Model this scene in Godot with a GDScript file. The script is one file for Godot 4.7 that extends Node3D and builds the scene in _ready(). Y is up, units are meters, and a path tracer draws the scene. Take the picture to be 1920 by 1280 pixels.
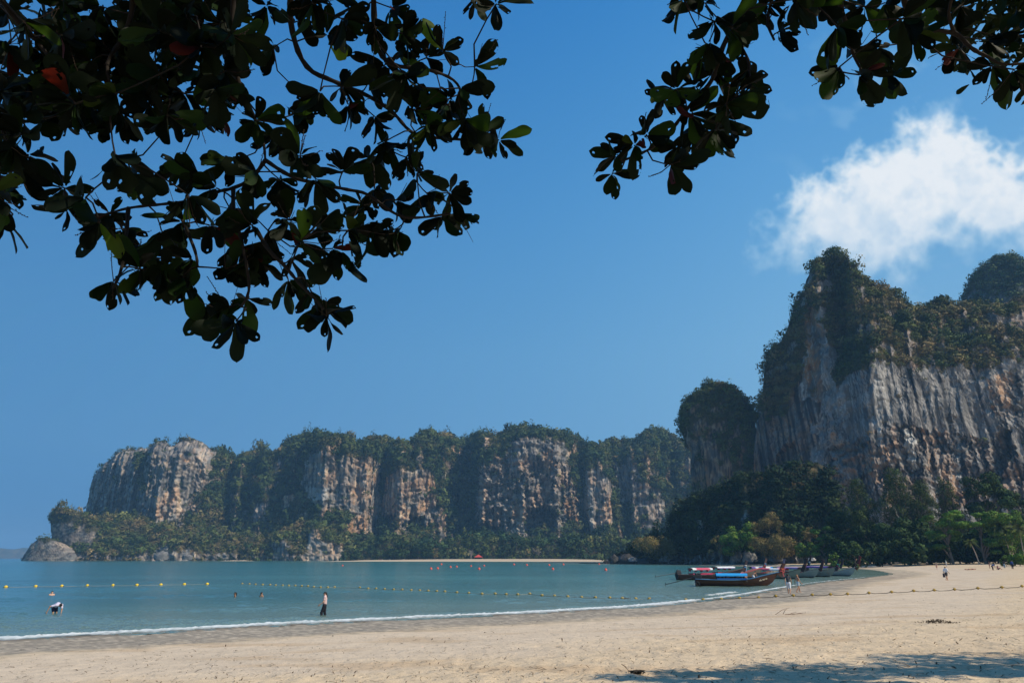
extends Node3D
# A tropical bay seen from under a sea almond tree: limestone cliffs, a curved beach, longtail boats.

const EYE := Vector3(0, 3.2, 0)
const FOCAL := 1300.0            # in pixels of the 1920 x 1280 photograph
var pitch := atan(406.0 / FOCAL)
var rng := RandomNumberGenerator.new()
var taken := {}
var wave_noise := FastNoiseLite.new()
var fine_noise := FastNoiseLite.new()
var streak_noise := FastNoiseLite.new()
var cell_noise := FastNoiseLite.new()
var shore := PackedVector2Array()
var mats := {}

# ---------------------------------------------------------------- small helpers
class Acc:
	var v := PackedVector3Array()
	var n := PackedVector3Array()
	var c := PackedColorArray()
	var uv := PackedVector2Array()
	var i := PackedInt32Array()
	var col := Color.WHITE
	func tri(a: Vector3, b: Vector3, d: Vector3, nn := Vector3.ZERO) -> void:
		var f := (d - a).cross(b - a)
		if nn != Vector3.ZERO and f.dot(nn) < 0.0:
			var t := b
			b = d
			d = t
			f = -f
		f = f.normalized() if nn == Vector3.ZERO else nn
		var k := v.size()
		v.push_back(a); v.push_back(b); v.push_back(d)
		n.push_back(f); n.push_back(f); n.push_back(f)
		c.push_back(col); c.push_back(col); c.push_back(col)
		i.push_back(k); i.push_back(k + 1); i.push_back(k + 2)
	func quad(a: Vector3, b: Vector3, d: Vector3, e: Vector3, nn := Vector3.ZERO) -> void:
		tri(a, b, d, nn)
		tri(a, d, e, nn)
	func grid(p: PackedVector3Array, cols: int, rows: int, colors := PackedColorArray(), closed := false, flip := false, uvs := PackedVector2Array()) -> void:
		# p[r * cols + c]; smooth normals
		var base := v.size()
		var nn := PackedVector3Array()
		nn.resize(cols * rows)
		var last := cols if closed else cols - 1
		for r in rows - 1:
			for k in last:
				var k2 := (k + 1) % cols
				var a := r * cols + k
				var b := r * cols + k2
				var d := (r + 1) * cols + k
				var e := (r + 1) * cols + k2
				var f := (p[b] - p[d]).cross(p[e] - p[a])
				if flip:
					f = -f
				nn[a] += f; nn[b] += f; nn[d] += f; nn[e] += f
				if flip:
					i.push_back(base + a); i.push_back(base + b); i.push_back(base + d)
					i.push_back(base + b); i.push_back(base + e); i.push_back(base + d)
				else:
					i.push_back(base + a); i.push_back(base + d); i.push_back(base + b)
					i.push_back(base + b); i.push_back(base + d); i.push_back(base + e)
		for k in cols * rows:
			v.push_back(p[k])
			n.push_back(nn[k].normalized() if nn[k].length_squared() > 1e-20 else Vector3.UP)
			c.push_back(colors[k] if colors.size() else col)
			if uvs.size():
				uv.push_back(uvs[k])
	func tube(pts: PackedVector3Array, rad: PackedFloat32Array, sides := 6, cap := true) -> void:
		var p := PackedVector3Array()
		var up := Vector3.UP
		for k in pts.size():
			var d := (pts[mini(k + 1, pts.size() - 1)] - pts[maxi(k - 1, 0)]).normalized()
			if absf(d.dot(up)) > 0.95:
				up = Vector3.RIGHT if absf(d.x) < 0.9 else Vector3.BACK
			var s := d.cross(up).normalized()
			var t := s.cross(d).normalized()
			up = t
			for q in sides:
				var a := TAU * q / sides
				p.push_back(pts[k] + (s * cos(a) + t * sin(a)) * rad[k])
		grid(p, sides, pts.size(), PackedColorArray(), true, true)
		if cap:
			for e in [0, pts.size() - 1]:
				var m: Vector3 = pts[e]
				var away: Vector3 = (pts[e] - pts[1 if e == 0 else e - 1]).normalized()
				for q in sides:
					tri(m, p[e * sides + q], p[e * sides + (q + 1) % sides], away)
	func box(at: Vector3, size: Vector3, turn := Basis()) -> void:
		var h := size / 2.0
		var s := minf(minf(h.x, h.y), h.z) * 0.18
		# a box with chamfered long edges: six faces set out, corners cut
		for ax in 3:
			var u := (ax + 1) % 3
			var w := (ax + 2) % 3
			for sg in [-1.0, 1.0]:
				var q := []
				for c4 in [[-1, -1], [1, -1], [1, 1], [-1, 1]]:
					var x := Vector3.ZERO
					x[ax] = sg * h[ax]
					x[u] = c4[0] * (h[u] - s)
					x[w] = c4[1] * (h[w] - s)
					q.push_back(at + turn * x)
				var nn := Vector3.ZERO
				nn[ax] = sg
				quad(q[0], q[1], q[2], q[3], turn * nn)
			for s1 in [-1.0, 1.0]:
				for s2 in [-1.0, 1.0]:
					var a := Vector3.ZERO
					a[u] = s1 * h[u]; a[w] = s2 * (h[w] - s); a[ax] = h[ax] - s
					var b := a
					b[ax] = -a[ax]
					var d := b
					d[u] = s1 * (h[u] - s); d[w] = s2 * h[w]
					var e := d
					e[ax] = a[ax]
					var nn2 := Vector3.ZERO
					nn2[u] = s1; nn2[w] = s2
					quad(at + turn * a, at + turn * b, at + turn * d, at + turn * e, turn * nn2.normalized())
	func ball(at: Vector3, r: Vector3, turn := Basis(), rings := 6, segs := 10) -> void:
		var p := PackedVector3Array()
		for a in rings + 1:
			var th := PI * a / rings
			for b in segs:
				var ph := TAU * b / segs
				p.push_back(at + turn * (Vector3(sin(th) * cos(ph), cos(th), sin(th) * sin(ph)) * r))
		grid(p, segs, rings + 1, PackedColorArray(), true)
	func add(o: Acc, t: Transform3D, tint := Color.WHITE) -> void:
		var k := v.size()
		var nb := t.basis.orthonormalized()
		for q in o.v.size():
			v.push_back(t * o.v[q])
			n.push_back((nb * o.n[q]).normalized())
			c.push_back(o.c[q] * tint)
		for q in o.i:
			i.push_back(k + q)
	func mesh() -> ArrayMesh:
		var a := []
		a.resize(Mesh.ARRAY_MAX)
		a[Mesh.ARRAY_VERTEX] = v
		a[Mesh.ARRAY_NORMAL] = n
		a[Mesh.ARRAY_COLOR] = c
		if uv.size() == v.size() and uv.size() > 0:
			a[Mesh.ARRAY_TEX_UV] = uv
		a[Mesh.ARRAY_INDEX] = i
		var m := ArrayMesh.new()
		m.add_surface_from_arrays(Mesh.PRIMITIVE_TRIANGLES, a)
		return m

func numbered(called: String) -> String:
	if not taken.has(called):
		taken[called] = 0
		return called
	taken[called] += 1
	return "%s_%03d" % [called, taken[called]]

func thing(called: String, label: String, category: String, at := Vector3.ZERO, turn := 0.0, group := "") -> Node3D:
	var o := Node3D.new()
	o.name = numbered(called)
	add_child(o)
	o.position = at
	o.rotation.y = turn
	o.set_meta("label", label)
	o.set_meta("category", category)
	if group:
		o.set_meta("group", group)
	return o

func put(called: String, mesh: Mesh, material: Material, parent: Node = null, kind := "") -> MeshInstance3D:
	var o := MeshInstance3D.new()
	o.name = called if parent else numbered(called)
	o.mesh = mesh
	o.material_override = material
	(parent if parent else self).add_child(o, true)
	if kind:
		o.set_meta("kind", kind)
	return o

func tag(o: Node, label: String, category: String, group := "") -> void:
	o.set_meta("label", label)
	o.set_meta("category", category)
	if group:
		o.set_meta("group", group)

func ray(px: float, py: float) -> Vector3:
	return (Basis(Vector3.RIGHT, pitch) * Vector3(px - 960.0, 640.0 - py, -FOCAL)).normalized()

func at_depth(px: float, py: float, depth: float) -> Vector3:
	var d := ray(px, py)
	return EYE + d * (depth / -d.z)

func shore_distance(x: float, z: float) -> float:
	# metres inland from the waterline (negative: out in the bay)
	var p := Vector2(x, z)
	var best := 1e9
	var side := 1.0
	for k in shore.size() - 1:
		var a := shore[k]
		var b := shore[k + 1]
		var ab := b - a
		var t := clampf((p - a).dot(ab) / ab.length_squared(), 0.0, 1.0)
		var q := a + ab * t
		var d := p.distance_squared_to(q)
		if d < best - 1e-6:
			best = d
			side = 1.0 if ab.cross(p - a) > 0.0 else -1.0
		elif d < best + 1e-6:
			# the same corner: take the side of the segment that faces the point more squarely
			var s2 := ab.normalized().cross((p - a).normalized())
			if absf(s2) > 0.5:
				side = signf(s2)
	return side * sqrt(best)

func sand_height(s: float) -> float:
	return 1.9 * s * s / (s * s + 784.0) if s > 0.0 else maxf(-3.0, s * 0.06)

func ground(px: float, py: float) -> Vector3:
	var d := ray(px, py)
	if d.y > -0.0008:
		d.y = -0.0008
	var h := 0.0
	var p := EYE
	for k in 14:
		p = EYE + d * ((EYE.y - h) / -d.y)
		h = lerpf(h, maxf(0.0, sand_height(shore_distance(p.x, p.z))), 0.7)
	return p

func lookup(pairs: Array, x: float) -> float:
	if x <= pairs[0][0]:
		return pairs[0][1]
	for k in pairs.size() - 1:
		if x <= pairs[k + 1][0]:
			return lerpf(pairs[k][1], pairs[k + 1][1], (x - pairs[k][0]) / maxf(1e-6, pairs[k + 1][0] - pairs[k][0]))
	return pairs[-1][1]

func mat(called: String, color: Color, rough := 0.8, vertex := false) -> StandardMaterial3D:
	if mats.has(called):
		return mats[called]
	var m := StandardMaterial3D.new()
	m.resource_name = called
	m.albedo_color = color.linear_to_srgb()
	m.roughness = rough
	m.vertex_color_use_as_albedo = vertex
	m.metallic_specular = 0.4
	mats[called] = m
	return m

func scatter(called: String, mesh: Mesh, material: Material, where: Array, colors: PackedColorArray, parent: Node = null) -> MultiMeshInstance3D:
	var mm := MultiMesh.new()
	mm.transform_format = MultiMesh.TRANSFORM_3D
	mm.use_colors = true
	mm.mesh = mesh
	mm.instance_count = where.size()
	for k in where.size():
		mm.set_instance_transform(k, where[k])
		mm.set_instance_color(k, colors[k])
	var o := MultiMeshInstance3D.new()
	o.name = called if parent else numbered(called)
	o.multimesh = mm
	o.material_override = material
	(parent if parent else self).add_child(o, true)
	o.set_meta("kind", "stuff")
	return o

func tuft(count: int, reach: float, size: float, flat: float, seed_: int) -> Acc:
	# leaf-sized faces spread through a clump's volume, fuller on the outside
	var r := RandomNumberGenerator.new()
	r.seed = seed_
	var a := Acc.new()
	for k in count:
		var d := Vector3(r.randfn(), r.randfn() * 0.9 + 0.35, r.randfn()).normalized()
		var p := d * reach * (0.55 + 0.5 * r.randf())
		p.y *= flat
		var nn := (d + Vector3(r.randfn(), r.randfn(), r.randfn()) * 0.45).normalized()
		var t := nn.cross(Vector3(r.randfn(), r.randfn(), r.randfn())).normalized()
		var b := nn.cross(t)
		var s := size * (0.6 + 0.8 * r.randf())
		var g := 0.8 + 0.4 * r.randf()
		a.col = Color(g, g, g)
		var sn := (nn * 0.55 + d * 0.6).normalized()
		a.quad(p + t * s, p + b * s * 0.55, p - t * s * 0.8, p - b * s * 0.5, sn)
	return a

# ---------------------------------------------------------------- the scene
func _ready() -> void:
	# camera
	var cam := Camera3D.new()
	cam.name = "camera"
	add_child(cam)
	cam.position = EYE
	cam.rotation.x = pitch
	cam.fov = rad_to_deg(2.0 * atan(640.0 / FOCAL))
	cam.near = 0.1
	cam.far = 30000.0
	cam.current = true
	# sky, air, exposure
	var env := Environment.new()
	env.background_mode = Environment.BG_SKY
	env.sky = Sky.new()
	env.sky.sky_material = make_sky()
	env.tonemap_mode = Environment.TONE_MAPPER_LINEAR
	env.tonemap_exposure = 1.0
	env.sdfgi_enabled = true
	env.ssao_enabled = true
	env.ssil_enabled = true
	env.fog_enabled = true
	env.fog_density = 0.00016
	env.fog_light_color = Color(0.58, 0.80, 0.98)
	var we := WorldEnvironment.new()
	we.name = "world_environment"
	we.environment = env
	add_child(we)
	# sun: from the right, a little behind the camera
	var sun := DirectionalLight3D.new()
	sun.name = "sun"
	add_child(sun)
	sun.look_at_from_position(Vector3.ZERO, -Vector3(0.88, 0.96, 0.45), Vector3.UP)
	sun.light_energy = 1.6
	sun.light_color = Color(1.0, 0.95, 0.86)
	sun.light_angular_distance = 0.5
	sun.shadow_enabled = true

	rng.seed = 11
	wave_noise.seed = 3
	wave_noise.frequency = 1.0
	wave_noise.fractal_octaves = 3
	fine_noise.seed = 8
	fine_noise.frequency = 1.0
	fine_noise.fractal_octaves = 2
	streak_noise.seed = 21
	streak_noise.frequency = 1.0
	streak_noise.fractal_octaves = 3
	cell_noise.seed = 5
	cell_noise.noise_type = FastNoiseLite.TYPE_CELLULAR
	cell_noise.cellular_return_type = FastNoiseLite.RETURN_DISTANCE
	cell_noise.frequency = 1.0
	cell_noise.fractal_type = FastNoiseLite.FRACTAL_NONE

	var t0 := Time.get_ticks_msec()
	trace_shore()
	build_sea()
	build_beach()
	print("ground ", Time.get_ticks_msec() - t0)
	build_far_cliffs()
	build_near_cliffs()
	print("cliffs ", Time.get_ticks_msec() - t0)
	build_trees()
	print("trees ", Time.get_ticks_msec() - t0)
	build_boats()
	build_buoys()
	build_people()
	print("things ", Time.get_ticks_msec() - t0)
	build_litter()
	build_overhead_tree()
	print("all ", Time.get_ticks_msec() - t0)

# ---------------------------------------------------------------- sky
func poly_distance(p: Vector2, poly: PackedVector2Array) -> float:
	var best := 1e12
	for k in poly.size():
		var a := poly[k]
		var ab := poly[(k + 1) % poly.size()] - a
		var t := clampf((p - a).dot(ab) / ab.length_squared(), 0.0, 1.0)
		best = minf(best, p.distance_squared_to(a + ab * t))
	return sqrt(best) * (1.0 if Geometry2D.is_point_in_polygon(p, poly) else -1.0)

func make_sky() -> PanoramaSkyMaterial:
	# clear air: a smooth function of height and of the angle from the sun's side, then one bank of cloud and a few wisps
	var small := Image.create(256, 128, false, Image.FORMAT_RGBF)
	var steps := [[-90, Color8(52, 92, 128)], [-1, Color8(92, 150, 196)], [0, Color8(98, 157, 205)], [8, Color8(122, 176, 217)], [16, Color8(113, 172, 217)], [28, Color8(88, 156, 213)], [43, Color8(57, 133, 202)], [90, Color8(34, 95, 165)]]
	for y in 128:
		var el := 90.0 - (y + 0.5) / 128.0 * 180.0
		var c := Color.BLACK
		for k in steps.size() - 1:
			if el >= steps[k][0] and el <= steps[k + 1][0]:
				c = steps[k][1].lerp(steps[k + 1][1], (el - steps[k][0]) / (steps[k + 1][0] - steps[k][0]))
		for x in 256:
			var az := ((x + 0.5) / 256.0 - 0.5) * TAU
			var side := cos(az - 2.05)              # +1 towards the sun
			var low := clampf(1.0 - absf(el - 6.0) / 60.0, 0.0, 1.0)
			var f := 0.5 + 0.5 * side
			var d := c.lerp(Color8(172, 206, 232), clampf(f - 0.28, 0.0, 1.0) * 0.62 * (0.35 + 0.65 * low))
			d = d.lerp(Color8(44, 104, 166), clampf(0.46 - f, 0.0, 1.0) * 1.1)
			small.set_pixel(x, y, d)
	small.resize(4096, 2048, Image.INTERPOLATE_CUBIC)
	small.convert(Image.FORMAT_RGBA8)
	var big := small
	var poly := PackedVector2Array()
	for q in [[1403, 462], [1440, 432], [1470, 415], [1490, 385], [1512, 352], [1545, 342], [1575, 330], [1605, 305], [1640, 290], [1690, 278], [1702, 242], [1730, 222], [1768, 228], [1785, 246], [1805, 238], [1830, 268], [1858, 292], [1905, 306], [1960, 318], [2050, 340], [2140, 400], [2120, 455], [2020, 480], [1930, 462], [1850, 468], [1790, 445], [1740, 462], [1735, 500], [1680, 522], [1600, 505], [1500, 490], [1430, 480]]:
		poly.push_back(Vector2(q[0], q[1]))
	var fbm := FastNoiseLite.new()
	fbm.seed = 77
	fbm.frequency = 0.011
	fbm.fractal_octaves = 6
	fbm.fractal_gain = 0.55
	var wisp := FastNoiseLite.new()
	wisp.seed = 9
	wisp.frequency = 0.006
	wisp.fractal_octaves = 4
	var turn := Basis(Vector3.RIGHT, -pitch)
	for y in range(430, 860):
		for x in range(2130, 2760):
			var az := ((x + 0.5) / 4096.0 - 0.5) * TAU
			var el := PI / 2.0 - (y + 0.5) / 2048.0 * PI
			var d := turn * Vector3(sin(az) * cos(el), sin(el), -cos(az) * cos(el))
			if d.z > -0.1:
				continue
			var p := Vector2(960.0 + d.x / -d.z * FOCAL, 640.0 - d.y / -d.z * FOCAL)
			if p.x < 1200.0 or p.x > 2350.0 or p.y < -60.0 or p.y > 640.0:
				continue
			var n := fbm.get_noise_2d(p.x, p.y)
			var n2 := fbm.get_noise_2d(p.x * 2.3 + 400.0, p.y * 2.3)
			var puff := (0.30 - absf(fbm.get_noise_2d(p.x * 0.85 + 900.0, p.y * 0.95))) * 70.0
			var a := 0.0
			var low := smoothstep(330.0, 480.0, p.y)
			if p.x > 1330.0 and p.y > 150.0 and p.y < 620.0:
				var s := poly_distance(p, poly) + puff * (1.0 - 0.5 * low) + n * lerpf(14.0, 50.0, low) + n2 * 5.0
				a = smoothstep(-24.0, lerpf(34.0, 78.0, low), s)
				a = pow(a, lerpf(0.75, 0.8, low))
				a *= 0.98 - 0.10 * low * smoothstep(-0.3, 0.4, wisp.get_noise_2d(p.x, p.y + 90.0))
			var w := smoothstep(0.0, 0.55, wisp.get_noise_2d(p.x * 1.1, p.y * 1.6) + 0.22 * fbm.get_noise_2d(p.x * 1.5, p.y * 1.9)) * smoothstep(1380.0, 1760.0, p.x) * smoothstep(-40.0, 60.0, p.y) * (1.0 - smoothstep(420.0, 640.0, p.y))
			w *= 0.34
			if a + w < 0.004:
				continue
			var shade := clampf(0.45 * smoothstep(330.0, 520.0, p.y + n * 50.0) + 0.25 * smoothstep(0.05, -0.35, n) + 0.12 * smoothstep(0.1, -0.3, n2) - 0.006 * puff, 0.0, 1.0)
			var cc := Color8(240, 245, 250).lerp(Color8(176, 206, 234), shade)
			var o := big.get_pixel(x, y)
			o = o.lerp(Color8(196, 219, 240), clampf(w, 0.0, 1.0))
			o = o.lerp(cc, clampf(a, 0.0, 1.0))
			o.a = 1.0
			big.set_pixel(x, y, o)
	var m := PanoramaSkyMaterial.new()
	# Godot's panorama has straight ahead at its left edge
	var rolled := Image.create(4096, 2048, false, Image.FORMAT_RGBA8)
	rolled.blit_rect(big, Rect2i(2048, 0, 2048, 2048), Vector2i(0, 0))
	rolled.blit_rect(big, Rect2i(0, 0, 2048, 2048), Vector2i(2048, 0))
	m.panorama = ImageTexture.create_from_image(rolled)
	return m

# ---------------------------------------------------------------- sea and beach
func trace_shore() -> void:
	var pts := []
	for q in [[-900, 1262], [-400, 1226], [0, 1200], [150, 1192], [300, 1184], [450, 1175], [607, 1167], [800, 1158], [960, 1151], [1100, 1143], [1200, 1137], [1290, 1128], [1344, 1122], [1400, 1114], [1450, 1105], [1511, 1095], [1560, 1089], [1610, 1084], [1650, 1079], [1668, 1076], [1656, 1072], [1620, 1067], [1560, 1064], [1500, 1063], [1430, 1061.5], [1360, 1060.3], [1310, 1059.2], [1285, 1058]]:
		var d := ray(q[0], q[1])
		var p := EYE + d * (EYE.y / -d.y)
		pts.push_back(Vector2(p.x, p.z))
	pts.push_back(Vector2(75, -395))
	pts.push_back(Vector2(40, -430))
	pts.push_back(Vector2(60, -560))
	pts.push_back(Vector2(118, -800))
	pts.push_front(Vector2(-200, -8))
	# smooth it
	var cv := Curve2D.new()
	for k in pts.size():
		var t: Vector2 = (pts[mini(k + 1, pts.size() - 1)] - pts[maxi(k - 1, 0)])
		var m := 0.16
		var lim: float = minf((pts[mini(k + 1, pts.size() - 1)] - pts[k]).length(), (pts[k] - pts[maxi(k - 1, 0)]).length()) if k > 0 and k < pts.size() - 1 else 1.0
		t = t.normalized() * minf(t.length() * m, lim * 0.4)
		cv.add_point(pts[k], -t, t)
	for k in pts.size() - 1:
		for j in 3:
			shore.push_back(cv.sample(k, j / 3.0))
	shore.push_back(pts[-1])

func fan(radii: PackedFloat32Array, angles: PackedFloat32Array) -> PackedVector2Array:
	var p := PackedVector2Array()
	for r in radii:
		for a in angles:
			p.push_back(Vector2(sin(a), -cos(a)) * r)
	return p

func view_angles(step: float) -> PackedFloat32Array:
	# all round, densely ahead
	var a := PackedFloat32Array()
	var x := -PI
	while x < PI:
		a.push_back(x)
		x += step if absf(x) < 0.80 else (step * 3.0 if absf(x) < 1.2 else 0.09)
	a.push_back(PI)
	return a

func ripple_picture(side: int, metres: float) -> Image:
	# heights of wind ripples in patches, made to tile
	var base := FastNoiseLite.new()
	base.seed = 31
	base.noise_type = FastNoiseLite.TYPE_SIMPLEX
	base.fractal_octaves = 3
	base.frequency = 1.0 / 22.0
	var im := base.get_seamless_image(side, side, false, false, 0.15)
	im.convert(Image.FORMAT_RGBA8)
	return im

func build_sea() -> void:
	var radii := PackedFloat32Array()
	var r := 14.0
	while r < 9000.0:
		radii.push_back(r)
		r *= 1.0 + (0.0068 if r < 160.0 else (0.018 if r < 500.0 else 0.09))
	radii.push_back(9000.0)
	var angles := view_angles(0.0046)
	var pts := fan(radii, angles)
	var cols := angles.size()
	var p := PackedVector3Array()
	var c := PackedColorArray()
	var uvs := PackedVector2Array()
	p.resize(pts.size())
	c.resize(pts.size())
	uvs.resize(pts.size())
	for k in pts.size():
		var q := pts[k]
		var d := q.length()
		var s := -40.0
		if d < 480.0 and q.y < 20.0:
			s = shore_distance(q.x, q.y)
		var y := 0.0
		if d < 260.0:
			var patch := 0.25 + 1.35 * smoothstep(-0.05, 0.3, wave_noise.get_noise_2d(q.x * 0.035, q.y * 0.085))
			var fade := 1.0 - smoothstep(120.0, 260.0, d)
			y += 0.055 * fade * patch * wave_noise.get_noise_2d(q.x * 0.55, q.y * 1.5)
			y += 0.036 * fade * patch * fine_noise.get_noise_2d(q.x * 1.3 + 40.0, q.y * 3.4)
			y += 0.035 * fade * wave_noise.get_noise_2d(q.x * 0.06 + 9.0, q.y * 0.28)
			# a small swell that stands up just before it breaks
			y += 0.10 * exp(-pow((s + 2.4 + 0.7 * wave_noise.get_noise_2d(q.x * 0.12, q.y * 0.12)) / 0.9, 2.0)) * (1.0 if s < 0.0 else 0.0) * smoothstep(0.0, 60.0, 160.0 - d)
		p[k] = Vector3(q.x, y, q.y)
		# clear shallows over sand, green-grey further in, teal and blue out in the bay
		var deep := smoothstep(-2.0, -60.0, s)
		var far := smoothstep(60.0, 320.0, d)
		var col := Color(0.140, 0.205, 0.170).lerp(Color(0.080, 0.185, 0.168), smoothstep(-1.0, -26.0, s))
		col = col.lerp(Color(0.034, 0.150, 0.148), deep * (0.35 + 0.65 * far))
		col = col.lerp(Color(0.016, 0.085, 0.135), smoothstep(500.0, 2500.0, d))
		# left, where the bay opens, the water is bluer
		col = col.lerp(Color(0.022, 0.115, 0.185), 0.55 * smoothstep(-0.1, -0.75, q.x / maxf(d, 1.0)) * smoothstep(-4.0, -40.0, s))
		var v := 1.0 + 0.32 * wave_noise.get_noise_2d(q.x * 0.012 + 5.0, q.y * 0.03)
		col = Color(col.r * v, col.g * v, col.b * v)
		col.a = clampf(lerpf(0.12, 0.90, smoothstep(0.3, -7.0, s)) + 0.1 * smoothstep(-7.0, -22.0, s), 0.0, 1.0)
		c[k] = col
		uvs[k] = Vector2(q.x, q.y)
	var keep := Acc.new()
	# leave out the cells that lie well inland
	var nn := PackedVector3Array()
	var used := PackedByteArray()
	used.resize(pts.size())
	for k in pts.size():
		var q := pts[k]
		var inland := q.length() < 480.0 and q.y < 20.0 and c[k].a < 0.125 and shore_distance(q.x, q.y) > 1.2
		used[k] = 0 if inland or q.y > 20.0 and q.length() < 9000.0 and q.x > -300.0 else 1
	var whole := Acc.new()
	whole.grid(p, cols, radii.size(), c, false, false, uvs)
	var idx := PackedInt32Array()
	for k in range(0, whole.i.size(), 3):
		if used[whole.i[k]] and used[whole.i[k + 1]] and used[whole.i[k + 2]]:
			idx.push_back(whole.i[k]); idx.push_back(whole.i[k + 1]); idx.push_back(whole.i[k + 2])
	whole.i = idx
	var m := StandardMaterial3D.new()
	m.resource_name = "sea_water"
	m.vertex_color_use_as_albedo = true
	m.transparency = BaseMaterial3D.TRANSPARENCY_ALPHA
	m.roughness = 0.16
	m.metallic_specular = 0.5
	m.normal_enabled = true
	var im := ripple_picture(512, 6.0)
	im.bump_map_to_normal_map(5.0)
	m.normal_texture = ImageTexture.create_from_image(im)
	m.normal_scale = 0.55
	m.uv1_scale = Vector3(1.0 / 9.0, 1.0 / 3.6, 1)
	var o := put("sea", whole.mesh(), m, null, "structure")
	o.set_meta("label", "calm teal sea filling the bay")

func foam_strip(called: String, pts: PackedVector2Array, shift: float, width: float, height: float, seed_: int, ragged := 1.0) -> void:
	var rows := 13
	var p := PackedVector3Array()
	var n := pts.size()
	var line := PackedVector2Array()
	for k in n:
		var t := (pts[mini(k + 1, n - 1)] - pts[maxi(k - 1, 0)]).normalized()
		line.push_back(Vector2(t.y, -t.x))
	var a := Acc.new()
	for j in rows:
		var f := j / float(rows - 1)
		for k in n:
			var q := pts[k]
			var w := width * (0.55 + 0.8 * absf(wave_noise.get_noise_2d(q.x * 0.16 + seed_, q.y * 0.16)) + 0.5 * fine_noise.get_noise_2d(q.x * 0.9 + seed_, q.y * 0.9))
			w *= smoothstep(0.0, 6.0, k) * smoothstep(0.0, 6.0, n - 1 - k)
			var off := shift + (f - 0.5) * w + 0.25 * fine_noise.get_noise_2d(q.x * 0.5, q.y * 0.5 + seed_) + 0.14 * fine_noise.get_noise_2d(q.x * 2.6 + j * 3.0, q.y * 2.6)
			var g := q - line[k] * off
			var y := maxf(0.0, sand_height(off)) + 0.012 + height * sin(PI * f) * (0.55 + 0.9 * absf(fine_noise.get_noise_2d(g.x * 2.2, g.y * 2.2))) 
			p.push_back(Vector3(g.x, y , g.y))
	# thin and broken towards both edges
	var c := PackedColorArray()
	for j in rows:
		for k in n:
			var g := p[j * n + k]
			var f := absf(j / float(rows - 1) - 0.5) * 2.0
			var lace := 0.5 + 0.5 * fine_noise.get_noise_2d(g.x * 2.6 + seed_, g.z * 2.6) + 0.4 * wave_noise.get_noise_2d(g.x * 0.3, g.z * 0.3 + seed_)
			c.push_back(Color(0.68, 0.71, 0.71, clampf((1.0 - pow(f, 1.6)) * (0.45 + 0.9 * lace) - (ragged - 1.0) * 0.5 * (1.0 - lace), 0.0, 0.95) * (1.0 if f < 0.99 else 0.0)))
	a.grid(p, n, rows, c, false, true)
	var fm := mat("foam", Color.WHITE, 0.9, true)
	fm.transparency = BaseMaterial3D.TRANSPARENCY_ALPHA
	put(called, a.mesh(), fm, null, "stuff").set_meta("label", "white line of breaking foam along the water's edge")

func along_shore(from: float, to: float, step: float) -> PackedVector2Array:
	# points on the waterline between two places given by x
	var out := PackedVector2Array()
	for k in shore.size() - 1:
		var a := shore[k]
		var b := shore[k + 1]
		if a.y > -5.0 or b.y < -150.0 or k > 62:
			continue
		var m := maxi(1, int(a.distance_to(b) / step))
		for j in m:
			var q := a.lerp(b, j / float(m))
			if q.x >= from and q.x <= to:
				out.push_back(q)
	return out

func sand_bumps(side: int) -> Image:
	var base := FastNoiseLite.new()
	base.seed = 4
	base.frequency = 1.0 / 90.0
	base.fractal_octaves = 5
	base.fractal_gain = 0.55
	var im := base.get_seamless_image(side, side, false, false, 0.1)
	im.convert(Image.FORMAT_RF)
	var r := RandomNumberGenerator.new()
	r.seed = 14
	# footprints: shallow ovals with a raised rim
	for k in 420:
		var cx := r.randi_range(0, side - 1)
		var cy := r.randi_range(0, side - 1)
		var a := r.randf() * PI
		var lx := r.randf_range(9.0, 17.0)
		var ly := r.randf_range(5.0, 9.0)
		var deep := r.randf_range(0.12, 0.34)
		for dy in range(-26, 27):
			for dx in range(-26, 27):
				var u := (dx * cos(a) + dy * sin(a)) / lx
				var w := (-dx * sin(a) + dy * cos(a)) / ly
				var d := sqrt(u * u + w * w)
				if d < 1.9:
					var h := -deep * smoothstep(1.05, 0.45, d) + deep * 0.45 * exp(-pow((d - 1.25) / 0.25, 2.0))
					var x := posmod(cx + dx, side)
					var y := posmod(cy + dy, side)
					im.set_pixel(x, y, Color(im.get_pixel(x, y).r + h, 0, 0))
	im.convert(Image.FORMAT_RGBAF)
	return im

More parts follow.
